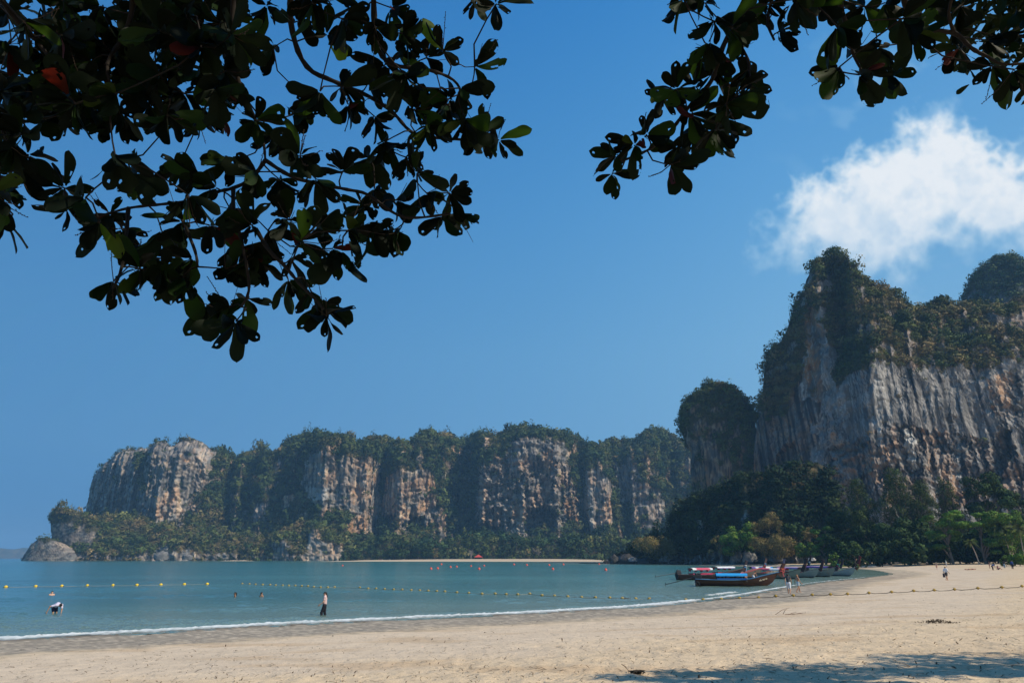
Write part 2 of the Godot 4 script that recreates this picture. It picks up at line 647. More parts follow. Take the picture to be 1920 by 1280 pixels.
func build_beach() -> void:
	var radii := PackedFloat32Array()
	var r := 0.6
	while r < 420.0:
		radii.push_back(r)
		r *= 1.05 if r < 7.5 else (1.0078 if r < 70.0 else 1.014)
	for q in [460.0, 560.0, 800.0, 1400.0, 3000.0, 9000.0]:
		radii.push_back(q)
	var angles := view_angles(0.0042)
	var pts := fan(radii, angles)
	var p := PackedVector3Array()
	var c := PackedColorArray()
	var uvs := PackedVector2Array()
	p.resize(pts.size())
	c.resize(pts.size())
	uvs.resize(pts.size())
	for k in pts.size():
		var q := pts[k]
		var d := q.length()
		var s := shore_distance(q.x, q.y)
		var y := sand_height(s)
		var w := wave_noise.get_noise_2d(q.x * 0.11, q.y * 0.2)
		var g := fine_noise.get_noise_2d(q.x * 0.9, q.y * 0.9)
		var dry := smoothstep(5.0, 11.0, s + 2.0 * w)
		if s > 0.5 and d < 160.0:
			y += dry * (0.05 * w + 0.015 * g + 0.009 * fine_noise.get_noise_2d(q.x * 2.6, q.y * 2.6 + 7.0)) * smoothstep(0.5, 3.0, s)
			# trampled sand higher up the beach
			var tramp := smoothstep(17.0, 21.0, s + 3.0 * w)
			y -= tramp * 0.035 * maxf(0.0, 0.42 - cell_noise.get_noise_2d(q.x * 2.1, q.y * 2.1) - 0.5) * 2.0
		if d > 440.0:
			y = minf(y, -2.0) if q.x < 100.0 else y
		p[k] = Vector3(q.x, y, q.y)
		var base := Color(0.665, 0.528, 0.368)
		# bleached strip above the tide line, more ochre higher up
		var pale := smoothstep(6.0, 10.0, s + 1.5 * w) * (1.0 - smoothstep(17.0, 22.0, s + 3.5 * w))
		base = base.lerp(Color(0.66, 0.545, 0.42), pale * 0.85)
		base = base.lerp(Color(0.52, 0.37, 0.23), 0.5 * smoothstep(0.15, 0.55, wave_noise.get_noise_2d(q.x * 0.10 + 60.0, q.y * 0.3)))
		# the flat between the lagoon's tip and the man: damp and browner
		var damp := smoothstep(9.0, 2.0, s + 2.5 * w) * smoothstep(60.0, 85.0, d) * (1.0 - smoothstep(140.0, 175.0, d)) * 0.85
		base = base.lerp(Color(0.42, 0.31, 0.21), damp)
		# wet band with broken shell at the water's edge
		var wet := smoothstep(8.6, 5.2, s + 1.6 * w + 1.1 * g) * (1.0 - smoothstep(75.0, 130.0, d) * 0.4)
		var grit := 0.5 + 0.5 * fine_noise.get_noise_2d(q.x * 7.3, q.y * 7.3)
		base = base.lerp(Color(0.255, 0.235, 0.205).lerp(Color(0.56, 0.49, 0.40), smoothstep(0.45, 0.85, grit)), wet * 0.9)
		base = base.lerp(Color(0.16, 0.135, 0.11), smoothstep(1.3, 0.2, s + 0.3 * g) * 0.7)
		var v := 1.0 + 0.10 * g + 0.07 * w
		c[k] = Color(base.r * v, base.g * v, base.b * v)
		uvs[k] = q
	var a := Acc.new()
	a.grid(p, angles.size(), radii.size(), c, false, false, uvs)
	var m := StandardMaterial3D.new()
	m.resource_name = "sand"
	m.vertex_color_use_as_albedo = true
	m.roughness = 0.95
	m.metallic_specular = 0.2
	m.heightmap_enabled = true
	m.heightmap_texture = ImageTexture.create_from_image(sand_bumps(1024))
	m.heightmap_scale = 3.8
	m.uv1_scale = Vector3(1.0 / 7.0, 1.0 / 7.0, 1)
	# grain: fine speckle of colour
	var sp := FastNoiseLite.new()
	sp.seed = 91
	sp.frequency = 0.16
	sp.fractal_octaves = 3
	var im := sp.get_seamless_image(1024, 1024, false, false, 0.1)
	im.adjust_bcs(1.0, 0.55, 1.0)
	im.convert(Image.FORMAT_RGBA8)
	var grain := Image.create(1024, 1024, false, Image.FORMAT_RGBA8)
	for y in 1024:
		for x in 1024:
			var t := im.get_pixel(x, y).r
			var q := clampf(0.93 + (t - 0.5) * 0.5, 0.0, 1.0)
			grain.set_pixel(x, y, Color(q, q * 0.99, q * 0.98))
	m.albedo_texture = ImageTexture.create_from_image(grain)
	put("beach", a.mesh(), m, null, "structure").set_meta("label", "wide pale sandy beach curving round the bay")
	foam_strip("foam", along_shore(-60.0, 15.0, 0.14), -0.35, 2.1, 0.10, 3)
	foam_strip("foam", along_shore(13.0, 33.0, 0.16), -0.3, 1.2, 0.06, 5, 1.2)
	foam_strip("foam", along_shore(26.0, 62.0, 0.25), -0.4, 0.6, 0.03, 17, 1.5)
	foam_strip("foam", along_shore(18.6, 23.2, 0.10), -1.9, 1.9, 0.12, 29, 1.7)
	foam_strip("foam", along_shore(-14.0, 14.0, 0.14), -2.2, 0.5, 0.03, 47, 2.2)

# ---------------------------------------------------------------- cliffs
# A rock wall is a relief: columns along its foot, rows up its face, set back row by row as the slope asks;
# bare rock stands nearly upright, wooded ground leans back, and the top rounds over to the far side.
class Wall:
	var p := PackedVector3Array()
	var n := PackedVector3Array()
	var rock := PackedFloat32Array()
	var cols := 0
	var rows := 0
	var height := PackedFloat32Array()

func world_polys(list: Array, depth: Array) -> Array:
	var out := []
	for q in list:
		var poly := PackedVector2Array()
		var lo := Vector2(1e9, 1e9)
		var hi := -lo
		for k in q.pts:
			var w := at_depth(k[0], k[1], lookup(depth, k[0]))
			poly.push_back(Vector2(w.x, w.y))
			lo = lo.min(Vector2(w.x, w.y))
			hi = hi.max(Vector2(w.x, w.y))
		var d: Dictionary = q.duplicate()
		d.poly = poly
		d.lo = lo
		d.hi = hi
		out.push_back(d)
	return out

func in_polys(list: Array, x: float, y: float, key: String, fallback: float, edge: float) -> float:
	# the value of the last polygon round the point; edges are frayed by noise
	var w := Vector2(x + edge * streak_noise.get_noise_2d(x * 0.09, y * 0.05), y + edge * 1.4 * streak_noise.get_noise_2d(x * 0.16 + 50.0, y * 0.06))
	var v := fallback
	for q in list:
		if q.has(key) and w.x > q.lo.x and w.x < q.hi.x and w.y > q.lo.y and w.y < q.hi.y and Geometry2D.is_point_in_polygon(w, q.poly):
			v = q[key]
	return v

func rock_color(x: float, y: float, warm: float, size: float, fine := 1.0) -> Color:
	# limestone: grey, with pale and black run-off streaks and ochre where the face has broken away
	var s := streak_noise.get_noise_2d(x * 0.30 * fine / size, y * 0.016 / size)
	var s2 := streak_noise.get_noise_2d(x * 0.8 * fine / size + 70.0, y * 0.03 / size)
	var b := wave_noise.get_noise_2d(x * 0.035 / size, y * 0.035 / size + 30.0)
	var b2 := wave_noise.get_noise_2d(x * 0.12 / size + 300.0, y * 0.09 / size)
	var g := 0.190 + 0.08 * b + 0.04 * s
	var c := Color(g, g * 0.985, g * 0.965)
	if fine > 1.2:
		# the near face: groups of thin dark and pale drips on a broad mottled grey
		var group := smoothstep(-0.15, 0.25, wave_noise.get_noise_2d(x * 0.028, y * 0.012 + 9.0))
		var thin := streak_noise.get_noise_2d(x * 1.05 + 2.2 * b2, y * 0.011)
		var thin2 := streak_noise.get_noise_2d(x * 0.75 + 40.0 + 1.5 * b2, y * 0.014)
		c = c.lerp(Color(0.35, 0.34, 0.325), smoothstep(0.0, 0.4, b2 + 0.4 * b) * 0.55)
		c = c.lerp(Color(0.40, 0.22, 0.11), clampf(warm * (0.85 + 1.9 * b + 1.1 * b2), 0.0, 0.9))
		c = c.lerp(Color(0.46, 0.44, 0.41), smoothstep(0.22, 0.42, thin2) * (1.0 - 0.6 * group) * 0.8)
		c = c.lerp(Color(0.040, 0.041, 0.046), smoothstep(0.02, 0.24, thin) * (0.25 + 0.75 * group) * 0.92)
		return c
	c = c.lerp(Color(0.36, 0.34, 0.31), smoothstep(0.05, 0.45, s2 + 0.3 * b2) * 0.65)
	c = c.lerp(Color(0.44, 0.225, 0.095), clampf(warm * (0.72 + 1.7 * b + 1.0 * b2 + 0.4 * s2), 0.0, 0.92))
	c = c.lerp(Color(0.60, 0.49, 0.35), smoothstep(0.20, 0.55, b2 + 0.5 * s2) * (0.30 + 0.5 * warm))
	c = c.lerp(Color(0.045, 0.046, 0.05), smoothstep(0.10, 0.42, -s2 + 0.25 * s) * 0.85)
	c = c.lerp(Color(0.06, 0.06, 0.062), smoothstep(0.18, 0.48, -s) * 0.8)
	return c

func make_wall(called: String, label: String, skyline: Array, depth: Array, polys_px: Array, o: Dictionary) -> Wall:
	var step: float = o.step
	var rows: int = o.rows
	var size: float = o.size            # how large the features are, 1 for a wall 170 m tall near by
	var polys := world_polys(polys_px, depth)
	var xs := PackedFloat32Array()
	var hs := PackedFloat32Array()
	var ds := PackedFloat32Array()
	var lx := -1e9
	for q in skyline:
		var dd := lookup(depth, q[0])
		var w := at_depth(q[0], q[1], dd)
		lx = maxf(w.x, lx + 0.25)
		xs.push_back(lx)
		hs.push_back(w.y - o.get("lower", 0.0))
		ds.push_back(dd)
	var cx := PackedFloat32Array()
	var ch := PackedFloat32Array()
	var cd := PackedFloat32Array()
	var ca := PackedFloat32Array()
	for k in xs.size() - 1:
		var m := maxi(1, int(ceil(maxf(Vector2(xs[k + 1] - xs[k], ds[k + 1] - ds[k]).length() / step, absf(hs[k + 1] - hs[k]) / (step * 3.0)))))
		for j in m:
			var f := j / float(m)
			cx.push_back(lerpf(xs[k], xs[k + 1], f))
			ch.push_back(lerpf(hs[k], hs[k + 1], f) + (0.9 * size * fine_noise.get_noise_1d(lerpf(xs[k], xs[k + 1], f) * 0.25 / size)))
			cd.push_back(lerpf(ds[k], ds[k + 1], f))
	var cols := cx.size()
	for k in cols:
		ca.push_back(cx[0] if k == 0 else ca[k - 1] + Vector2(cx[k] - cx[k - 1], cd[k] - cd[k - 1]).length())
	var wall := Wall.new()
	wall.cols = cols
	wall.rows = rows
	wall.height = ch
	var back := PackedFloat32Array()
	back.resize(cols * rows)
	wall.rock.resize(cols * rows)
	var lean_v: float = o.get("lean", 0.75)
	var patchy: float = o.get("patchy", -0.5)
	for k in cols:
		var b := 0.0
		var py := 0.0
		for r in rows:
			var t := pow(r / float(rows - 1), o.get("bias", 1.0))
			var y := t * ch[k] - (1.0 - t) * 2.0
			var m := in_polys(polys, cx[k], y, "rock", 0.0, 5.0 * size)
			m = maxf(m, 0.95 * smoothstep(0.30, 0.36, wave_noise.get_noise_2d(cx[k] * 0.055 / size + 640.0, y * 0.05 / size) + 0.18 * streak_noise.get_noise_2d(cx[k] * 0.25 / size, y * 0.03 / size) + patchy) if t > 0.12 and t < 0.95 else 0.0)
			wall.rock[r * cols + k] = m
			var slope: float = lerpf(lean_v, 0.02, m)
			slope += (o.get("round", 2.0)) * smoothstep(1.0 - o.get("brow", 0.16), 1.0, t)
			if m < 0.5:
				slope = in_polys(polys, cx[k], y, "slope", slope, 2.0)
			b += slope * (y - py)
			py = y
			back[r * cols + k] = b
	# even the set-back out sideways, a little
	for pass_ in int(o.get("smooth", 3)):
		var nb := back.duplicate()
		var nr := wall.rock.duplicate()
		for r in rows:
			for k in range(1, cols - 1):
				var q := r * cols + k
				nb[q] = back[q - 1] * 0.3 + back[q] * 0.4 + back[q + 1] * 0.3
				if pass_ == 0:
					nr[q] = wall.rock[q - 1] * 0.2 + wall.rock[q] * 0.6 + wall.rock[q + 1] * 0.2
		back = nb
		wall.rock = nr
	var extra := 8
	var p := PackedVector3Array()
	var c := PackedColorArray()
	p.resize(cols * (rows + extra))
	c.resize(cols * (rows + extra))
	var dir: Vector2 = o.get("away", Vector2(0, -1))
	var dir2: Vector2 = o.get("away_right", dir)
	var relief: float = o.get("relief", 1.0)
	var crag: float = o.get("crag", 1.0)
	var fine: float = o.get("fine", 1.0)
	var pits: float = o.get("pits", 1.0)
	for k in cols:
		var top_back := back[(rows - 1) * cols + k]
		var fx := k / float(cols - 1)
		var dv: Vector2 = dir.lerp(dir2, fx)
		# what lies further back must stand taller to show as high
		var scale := 1.0 + (top_back * -dv.y) / cd[k]
		var hh := EYE.y + (ch[k] - EYE.y) * scale
		for r in rows:
			var q := r * cols + k
			var t := pow(r / float(rows - 1), o.get("bias", 1.0))
			var y0 := t * ch[k] - (1.0 - t) * 2.0
			var y := t * hh - (1.0 - t) * 2.0
			var x := cx[k]
			var m := wall.rock[q]
			var rough := (in_polys(polys, x, y0, "rough", 1.0, 2.0)) * relief
			var u := ca[k]
			# fluting, buttresses and broken pockets in the rock; humps in the wooded ground
			var f := 5.0 * size * streak_noise.get_noise_2d(u * 0.055 / size, y0 * 0.012 / size)
			var flute := 0.25 + 1.15 * smoothstep(-0.25, 0.4, wave_noise.get_noise_2d(u * 0.022 / size + 21.0, y0 * 0.014 / size))
			f += m * rough * (2.6 * flute * size * streak_noise.get_noise_2d(u * 0.14 / size + 11.0, y0 * 0.018 / size) + crag * 3.0 * size * wave_noise.get_noise_2d(u * 0.13 / size, y0 * 0.10 / size + 5.0))
			f += m * 3.5 * size * wave_noise.get_noise_2d(u * 0.035 / size + 77.0, y0 * 0.022 / size)
			var pocket := cell_noise.get_noise_2d(u * 0.085 / size + 0.6 * wave_noise.get_noise_2d(u * 0.1 / size, y0 * 0.1 / size), y0 * 0.045 / size)
			f += m * rough * pits * 3.2 * size * smoothstep(-0.62, -0.90, pocket)
			f += m * rough * 1.8 * size * smoothstep(0.12, 0.22, wave_noise.get_noise_2d(u * 0.02 / size + 500.0, y0 * 0.075 / size))
			f += m * rough * crag * 1.7 * size * fine_noise.get_noise_2d(u * 0.55 / size, y0 * 0.22 / size)
			f -= (1.0 - m) * 3.5 * size * wave_noise.get_noise_2d(u * 0.09 / size, y0 * 0.12 / size + 90.0)
			f += in_polys(polys, x, y0, "cave", 0.0, 3.0 * size) * size
			f *= smoothstep(0.0, 0.06, t) * (1.0 - 0.6 * smoothstep(0.93, 1.0, t))
			var e := back[q] + f
			var sx := m * rough * 1.0 * size * fine_noise.get_noise_2d(u * 0.3 / size + 31.0, y0 * 0.3 / size)
			p[q] = Vector3(x + sx + dv.x * e, y, -cd[k] + dv.y * e)
			var warm := in_polys(polys, x, y0, "warm", o.get("warm", 0.25), 4.0 * size)
			var rc := rock_color(u, y0, warm, size, fine)
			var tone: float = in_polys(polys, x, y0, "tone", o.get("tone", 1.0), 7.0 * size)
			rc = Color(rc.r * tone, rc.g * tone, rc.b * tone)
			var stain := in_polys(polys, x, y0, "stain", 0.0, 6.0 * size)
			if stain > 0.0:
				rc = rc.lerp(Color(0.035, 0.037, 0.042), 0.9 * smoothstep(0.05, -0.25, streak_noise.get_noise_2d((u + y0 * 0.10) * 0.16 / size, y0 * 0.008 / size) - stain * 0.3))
			var pale := in_polys(polys, x, y0, "pale", 0.0, 1.5 * size)
			rc = rc.lerp(Color(0.66, 0.64, 0.60), pale * (0.6 + 0.4 * streak_noise.get_noise_2d(x * 0.8 / size, y0 * 0.06 / size)))
			var gc := Color(0.062, 0.058, 0.034).lerp(Color(0.12, 0.088, 0.045), smoothstep(-0.1, 0.4, wave_noise.get_noise_2d(x * 0.07 / size, y0 * 0.09 / size)))
			c[q] = gc.lerp(rc, smoothstep(0.3, 0.6, m))
		for r in extra:
			# over the top and down the far side
			var q := (rows + r) * cols + k
			var a := (r + 1.0) / extra
			var deep: float = o.get("deep", 45.0)
			var e := top_back + deep * sin(a * PI / 2.0)
			p[q] = Vector3(cx[k] + dv.x * e, hh * (1.0 - pow(a, 2.6)) - 2.0 * a, -cd[k] + dv.y * e)
			c[q] = Color(0.05, 0.052, 0.03)
	var acc := Acc.new()
	acc.grid(p, cols, rows + extra, c)
	wall.p = p
	wall.n = acc.n
	var ob := put(called, acc.mesh(), rock_material(), null, "structure")
	ob.set_meta("label", label)
	return wall

func rock_material() -> StandardMaterial3D:
	if mats.has("limestone"):
		return mats.limestone
	var m := mat("limestone", Color.WHITE, 0.95, true)
	m.metallic_specular = 0.15
	var g := FastNoiseLite.new()
	g.seed = 55
	g.frequency = 1.0 / 60.0
	g.fractal_octaves = 5
	var im := g.get_seamless_image(512, 512, false, false, 0.1)
	im.convert(Image.FORMAT_RGBA8)
	m.heightmap_enabled = true
	m.heightmap_texture = ImageTexture.create_from_image(im)
	m.heightmap_scale = 70.0
	m.uv1_triplanar = true
	m.uv1_world_triplanar = true
	m.uv1_scale = Vector3(0.09, 0.035, 0.09)
	return m

func leaf_material() -> StandardMaterial3D:
	if mats.has("foliage"):
		return mats.foliage
	var m := mat("foliage", Color.WHITE, 0.75, true)
	m.metallic_specular = 0.2
	m.backlight_enabled = true
	m.backlight = Color(0.30, 0.34, 0.18)
	return m

func green(kind: float, tone: float) -> Color:
	# kind 0 dark evergreen .. 0.5 olive .. 1 dry brown
	var c := Color(0.030, 0.060, 0.024).lerp(Color(0.085, 0.108, 0.030), clampf(kind * 2.0, 0.0, 1.0))
	c = c.lerp(Color(0.185, 0.135, 0.062), clampf(kind * 2.0 - 1.0, 0.0, 1.0))
	return Color(c.r * tone, c.g * tone, c.b * tone)

func clothe(wall: Wall, called: String, label: String, mesh: Array, spacing: float, scale: float, dry: float, seed_: int, bare := 0.02, shade := 1.0) -> void:
	# woods over everything that is not bare rock, and a few bushes that cling to the rock
	var r := RandomNumberGenerator.new()
	r.seed = seed_
	var where := [[], [], []]
	var col := [PackedColorArray(), PackedColorArray(), PackedColorArray()]
	for row in wall.rows - 1:
		for k in wall.cols - 1:
			var q := row * wall.cols + k
			var a := wall.p[q]
			var area := (wall.p[q + 1] - a).cross(wall.p[q + wall.cols] - a).length()
			var m := wall.rock[q]
			var want := area / (spacing * spacing) * (1.0 if m < 0.4 else bare * (1.0 + 2.0 * smoothstep(0.1, 0.4, wave_noise.get_noise_2d(a.x * 0.06, a.y * 0.06))))
			if row >= wall.rows - 3:
				want = maxf(want, 0.18)
			while want > 0.0:
				if r.randf() < want:
					var at := a.lerp(wall.p[q + 1], r.randf()).lerp(wall.p[q + wall.cols], r.randf() * 0.6)
					var nn := wall.n[q]
					var big := scale * (0.45 + 0.85 * r.randf() + (0.75 if r.randf() < 0.10 else 0.0)) * (1.0 if m < 0.4 else 0.5)
					var b := Basis(Vector3.UP, r.randf() * TAU).scaled(Vector3(big, big * (0.75 + 0.4 * r.randf()), big))
					var up := (Vector3.UP + nn * 0.5).normalized()
					if row >= wall.rows - 4 and r.randf() < 0.10:
						b = b.scaled(Vector3(0.8, 1.7, 0.8))
						up *= 2.4
					var lump := fine_noise.get_noise_2d(at.x * 0.10 + at.z * 0.07, at.y * 0.13)
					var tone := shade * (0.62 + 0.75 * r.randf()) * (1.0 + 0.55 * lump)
					var dryness := clampf(dry + 0.65 * wave_noise.get_noise_2d(at.x * 0.022 + 200.0, at.y * 0.035) + 0.13 * r.randfn() + 0.25 * lump, 0.0, 1.0)
					var v := r.randi() % 3
					where[v].push_back(Transform3D(b, at + up * big * 0.35))
					col[v].push_back(green(dryness, tone))
				want -= 1.0
	var o := scatter(called, mesh[0], leaf_material(), where[0], col[0])
	o.set_meta("label", label)
	for v in [1, 2]:
		var o2 := scatter(called, mesh[v], leaf_material(), where[v], col[v])
		o2.set_meta("label", label)

func make_tower(called: String, label: String, depth: float, profile: Array, o: Dictionary) -> Wall:
	# a free-standing karst tower: rings up its height, [row in the photo, left edge, right edge]
	var cols: int = o.cols
	var rows: int = o.rows
	var size: float = o.size
	var lv := []
	for q in profile:
		var a := at_depth(q[1], q[0], depth)
		var b := at_depth(q[2], q[0], depth)
		lv.push_back([a.y, (a.x + b.x) / 2.0, (b.x - a.x) / 2.0])
	lv.reverse()
	var w := Wall.new()
	w.cols = cols
	w.rows = rows
	w.p.resize(cols * rows)
	w.rock.resize(cols * rows)
	var c := PackedColorArray()
	c.resize(cols * rows)
	var ys := []
	var cs := []
	for q in lv:
		ys.push_back([q[0], q[1]])
		cs.push_back([q[0], q[2]])
	var lo: float = minf(lv[0][0], -1.0)
	var hi: float = lv[-1][0]
	var tw: float = o.get("tone", 0.9)
	for r in rows:
		var y := lerpf(lo, hi, r / float(rows - 1))
		var x0 := lookup(ys, y)
		var rad := lookup(cs, y)
		for k in cols:
			var a := TAU * k / (cols - 1) + PI / 2.0
			var sgn := o.get("deep", 0.8) as float
			var d := Vector3(cos(a), 0, sin(a) * sgn)
			var px := x0 + d.x * rad
			var pz := -depth - rad * 0.5 + d.z * rad
			var f := 5.5 * size * streak_noise.get_noise_3d(px * 0.07 / size, y * 0.02 / size, pz * 0.07 / size) + 2.0 * size * wave_noise.get_noise_3d(px * 0.17 / size, y * 0.11 / size, pz * 0.17 / size) + size * fine_noise.get_noise_3d(px * 0.5 / size, y * 0.2 / size, pz * 0.5 / size)
			f *= clampf(rad / (8.0 * size), 0.0, 1.0) * 0.8
			var q := r * cols + k
			w.p[q] = Vector3(px, y, pz) + d * f
			var g: float = o.get("green", 0.0)
			var side := d.x * o.get("green_side", 0.0) as float
			var top := smoothstep(o.get("cap", 0.75) - 0.07, o.get("cap", 0.75) + 0.07, (y - lo) / (hi - lo) + 0.25 * wave_noise.get_noise_3d(px * 0.05 / size, y * 0.05 / size, pz * 0.05 / size))
			var m := 1.0 - clampf(maxf(top, smoothstep(-0.1, 0.15, side + g + o.get("fray", 0.5) * wave_noise.get_noise_3d(px * 0.06 / size, y * 0.03 / size + 40.0, pz * 0.06 / size))), 0.0, 1.0)
			w.rock[q] = m
			c[q] = Color(0.06, 0.058, 0.034).lerp(rock_color(px + pz * 0.6, y, o.get("warm", 0.2), size) * Color(tw, tw, tw), smoothstep(0.3, 0.6, m))
	var acc := Acc.new()
	acc.grid(w.p, cols, rows, c, false, true)
	w.n = acc.n
	var ob := put(called, acc.mesh(), rock_material(), null, "structure")
	ob.set_meta("label", label)
	return w

func clump_set(count: int, size: float, seed_: int) -> Array:
	var out := []
	for k in 3:
		out.push_back(tuft([count, count, count * 2 / 3][k], [1.0, 1.35, 0.8][k], size * [1.0, 1.0, 0.8][k], [0.85, 0.50, 1.7][k], seed_ + k).mesh())
	return out

func build_far_cliffs() -> void:
	var sky := [[150, 1040], [153, 965], [154, 940], [157, 913], [163, 887], [180, 867], [200, 848], [213, 840], [230, 836], [238, 840], [248, 835], [258, 838], [267, 832], [283, 823], [295, 822], [305, 833], [312, 832], [320, 823], [343, 819], [360, 822], [373, 830], [380, 838], [397, 841], [415, 845], [423, 853], [428, 864], [437, 863], [443, 852], [460, 842], [490, 841], [502, 851], [513, 840], [533, 823], [563, 811], [587, 809], [613, 813], [649, 816], [662, 826], [681, 829], [690, 819], [712, 817], [731, 826], [744, 831], [754, 828], [767, 829], [776, 817], [787, 810], [806, 806], [825, 812], [847, 818], [859, 824], [870, 824], [885, 812], [900, 810], [917, 810], [934, 817], [949, 808], [967, 798], [986, 797], [1009, 801], [1024, 804], [1050, 810], [1072, 813], [1091, 821], [1102, 830], [1117, 830], [1132, 838], [1140, 832], [1159, 825], [1185, 825], [1200, 827], [1205, 817], [1219, 806], [1245, 804], [1271, 812], [1286, 823], [1297, 828], [1320, 852], [1370, 880], [1420, 930]]
	var depth := [[150, 985], [170, 945], [205, 915], [250, 895], [262, 905], [275, 885], [300, 878], [390, 915], [430, 960], [520, 925], [620, 893], [702, 915], [712, 945], [740, 920], [790, 925], [815, 945], [840, 950], [882, 985], [900, 940], [980, 932], [1066, 948], [1092, 985], [1100, 962], [1146, 962], [1156, 995], [1180, 985], [1224, 978], [1250, 1000], [1420, 1010]]
	var polys := [
		{"pts": [[120, 1070], [1440, 1070], [1440, 1028], [1200, 1010], [1100, 1012], [1000, 1020], [900, 1012], [820, 1015], [700, 1012], [640, 1030], [560, 1042], [480, 1035], [380, 1010], [300, 985], [200, 975], [120, 970]], "slope": 1.25},
		{"pts": [[140, 975], [145, 885], [205, 842], [250, 838], [290, 826], [310, 838], [345, 822], [372, 832], [388, 850], [384, 880], [368, 905], [360, 930], [340, 945], [326, 972], [292, 986], [250, 978], [200, 968]], "rock": 1.0, "warm": 0.12},
		{"pts": [[286, 985], [280, 935], [300, 925], [318, 905], [324, 940], [326, 972]], "warm": 0.75, "pale": 0.25},
		{"pts": [[322, 858], [346, 854], [344, 872], [328, 872]], "warm": 0.9},
		{"pts": [[352, 842], [378, 842], [386, 880], [372, 902], [360, 880]], "warm": 0.6, "pale": 0.35},
		{"pts": [[240, 862], [262, 850], [268, 930], [246, 900]], "rock": 0.0},
		{"pts": [[560, 900], [575, 860], [600, 850], [640, 868], [690, 866], [704, 876], [706, 925], [700, 972], [690, 1008], [664, 1004], [650, 962], [612, 958], [566, 945]], "rock": 1.0, "warm": 0.35},
		{"pts": [[660, 890], [704, 880], [706, 930], [698, 990], [682, 1008], [664, 985]], "warm": 0.75, "pale": 0.2},
		{"pts": [[570, 920], [612, 922], [612, 944], [572, 942]], "pale": 0.5},
		{"pts": [[574, 1000], [588, 990], [600, 1015], [640, 1010], [655, 1040], [640, 1060], [585, 1060]], "rock": 1.0, "warm": 0.5, "pale": 0.2},
		{"pts": [[712, 960], [722, 905], [736, 894], [790, 888], [812, 900], [815, 945], [832, 972], [835, 1010], [824, 1030], [806, 992], [776, 984], [764, 1004], [748, 1000], [740, 975], [712, 974]], "rock": 1.0, "warm": 0.5},
		{"pts": [[716, 940], [745, 925], [768, 950], [800, 930], [812, 960], [806, 985], [770, 985], [748, 1000], [735, 974], [714, 972]], "warm": 0.85, "pale": 0.12},
		{"pts": [[718, 972], [742, 970], [742, 990], [718, 992]], "rock": 1.0, "cave": 14.0},
		{"pts": [[766, 974], [792, 972], [792, 998], [764, 1000]], "rock": 1.0, "cave": 16.0},
		{"pts": [[890, 972], [895, 885], [930, 882], [948, 862], [954, 835], [985, 828], [1012, 830], [1064, 842], [1070, 880], [1078, 925], [1092, 950], [1108, 975], [1098, 990], [1066, 985], [1042, 1002], [1010, 1000], [985, 1012], [955, 1010], [930, 1000], [908, 1006], [896, 990]], "rock": 1.0, "warm": 0.3, "rough": 1.9},
		{"pts": [[948, 835], [1064, 842], [1066, 872], [1010, 868], [952, 880]], "warm": 0.1, "rough": 1.2},
		{"pts": [[1014, 860], [1036, 852], [1042, 880], [1024, 890]], "warm": 0.9},
		{"pts": [[940, 945], [975, 930], [990, 985], [985, 1012], [950, 1008]], "warm": 0.7, "pale": 0.25},
		{"pts": [[1040, 930], [1085, 940], [1104, 975], [1070, 985], [1050, 970]], "warm": 0.75},
		{"pts": [[984, 980], [992, 958], [1018, 952], [1040, 966], [1044, 984], [1010, 1006], [986, 1004]], "cave": 26.0, "rock": 1.0},
		{"pts": [[998, 880], [1016, 872], [1024, 892], [1004, 906]], "cave": 11.0, "rock": 1.0},
		{"pts": [[1094, 960], [1096, 890], [1120, 888], [1146, 906], [1150, 988], [1140, 1000], [1122, 990], [1112, 1004]], "rock": 1.0, "warm": 0.35, "pale": 0.1},
		{"pts": [[1096, 892], [1106, 890], [1112, 950], [1112, 1000], [1102, 960]], "pale": 0.55, "warm": 0.3},
		{"pts": [[1124, 920], [1144, 920], [1148, 988], [1130, 985]], "warm": 0.65, "pale": 0.2},
		{"pts": [[1156, 940], [1158, 884], [1175, 876], [1200, 884], [1206, 905], [1190, 940], [1172, 965]], "rock": 1.0, "warm": 0.05},
		{"pts": [[1186, 990], [1190, 940], [1202, 916], [1222, 914], [1224, 950], [1238, 930], [1248, 940], [1246, 985], [1228, 992], [1214, 976]], "rock": 1.0, "warm": 0.4, "pale": 0.15},
		{"pts": [[1284, 862], [1298, 864], [1304, 895], [1302, 912], [1290, 885]], "rock": 1.0, "warm": 0.5},
		{"pts": [[470, 960], [500, 940], [500, 985], [470, 990]], "rock": 0.6, "warm": 0.15},
		{"pts": [[420, 955], [440, 960], [440, 1005], [422, 1000]], "rock": 1.0, "warm": 0.2},
	]
	var w := make_wall("far_cliffs", "long wall of limestone cliffs across the bay, grey and ochre above green slopes", sky, depth, polys, {"step": 1.45, "rows": 125, "size": 1.25, "lean": 0.62, "round": 2.2, "brow": 0.2, "warm": 0.45, "smooth": 4, "deep": 60.0, "relief": 1.25, "crag": 1.1, "pits": 0.35, "tone": 1.0, "patchy": 0.05, "lower": 2.2, "away": Vector2(-0.45, -0.9), "away_right": Vector2(0.22, -0.97)})
	var set_far := clump_set(46, 0.30, 100)
	clothe(w, "far_forest", "dense green and olive forest over the far cliffs and their foot", set_far, 4.2, 4.8, 0.33, 5, 0.05, 0.82)
	# the low headland at the far left and its outlying rock
	var h := make_tower("headland", "low rounded limestone headland at the left end of the far cliffs", 860.0, [[955, 112, 116], [957, 100, 128], [964, 88, 145], [975, 81, 165], [990, 78, 190], [1010, 78, 215], [1030, 80, 230], [1049, 82, 240]], {"cols": 90, "rows": 40, "size": 0.8, "cap": 0.72, "green": -0.25, "green_side": 0.9, "deep": 0.45, "warm": 0.2})
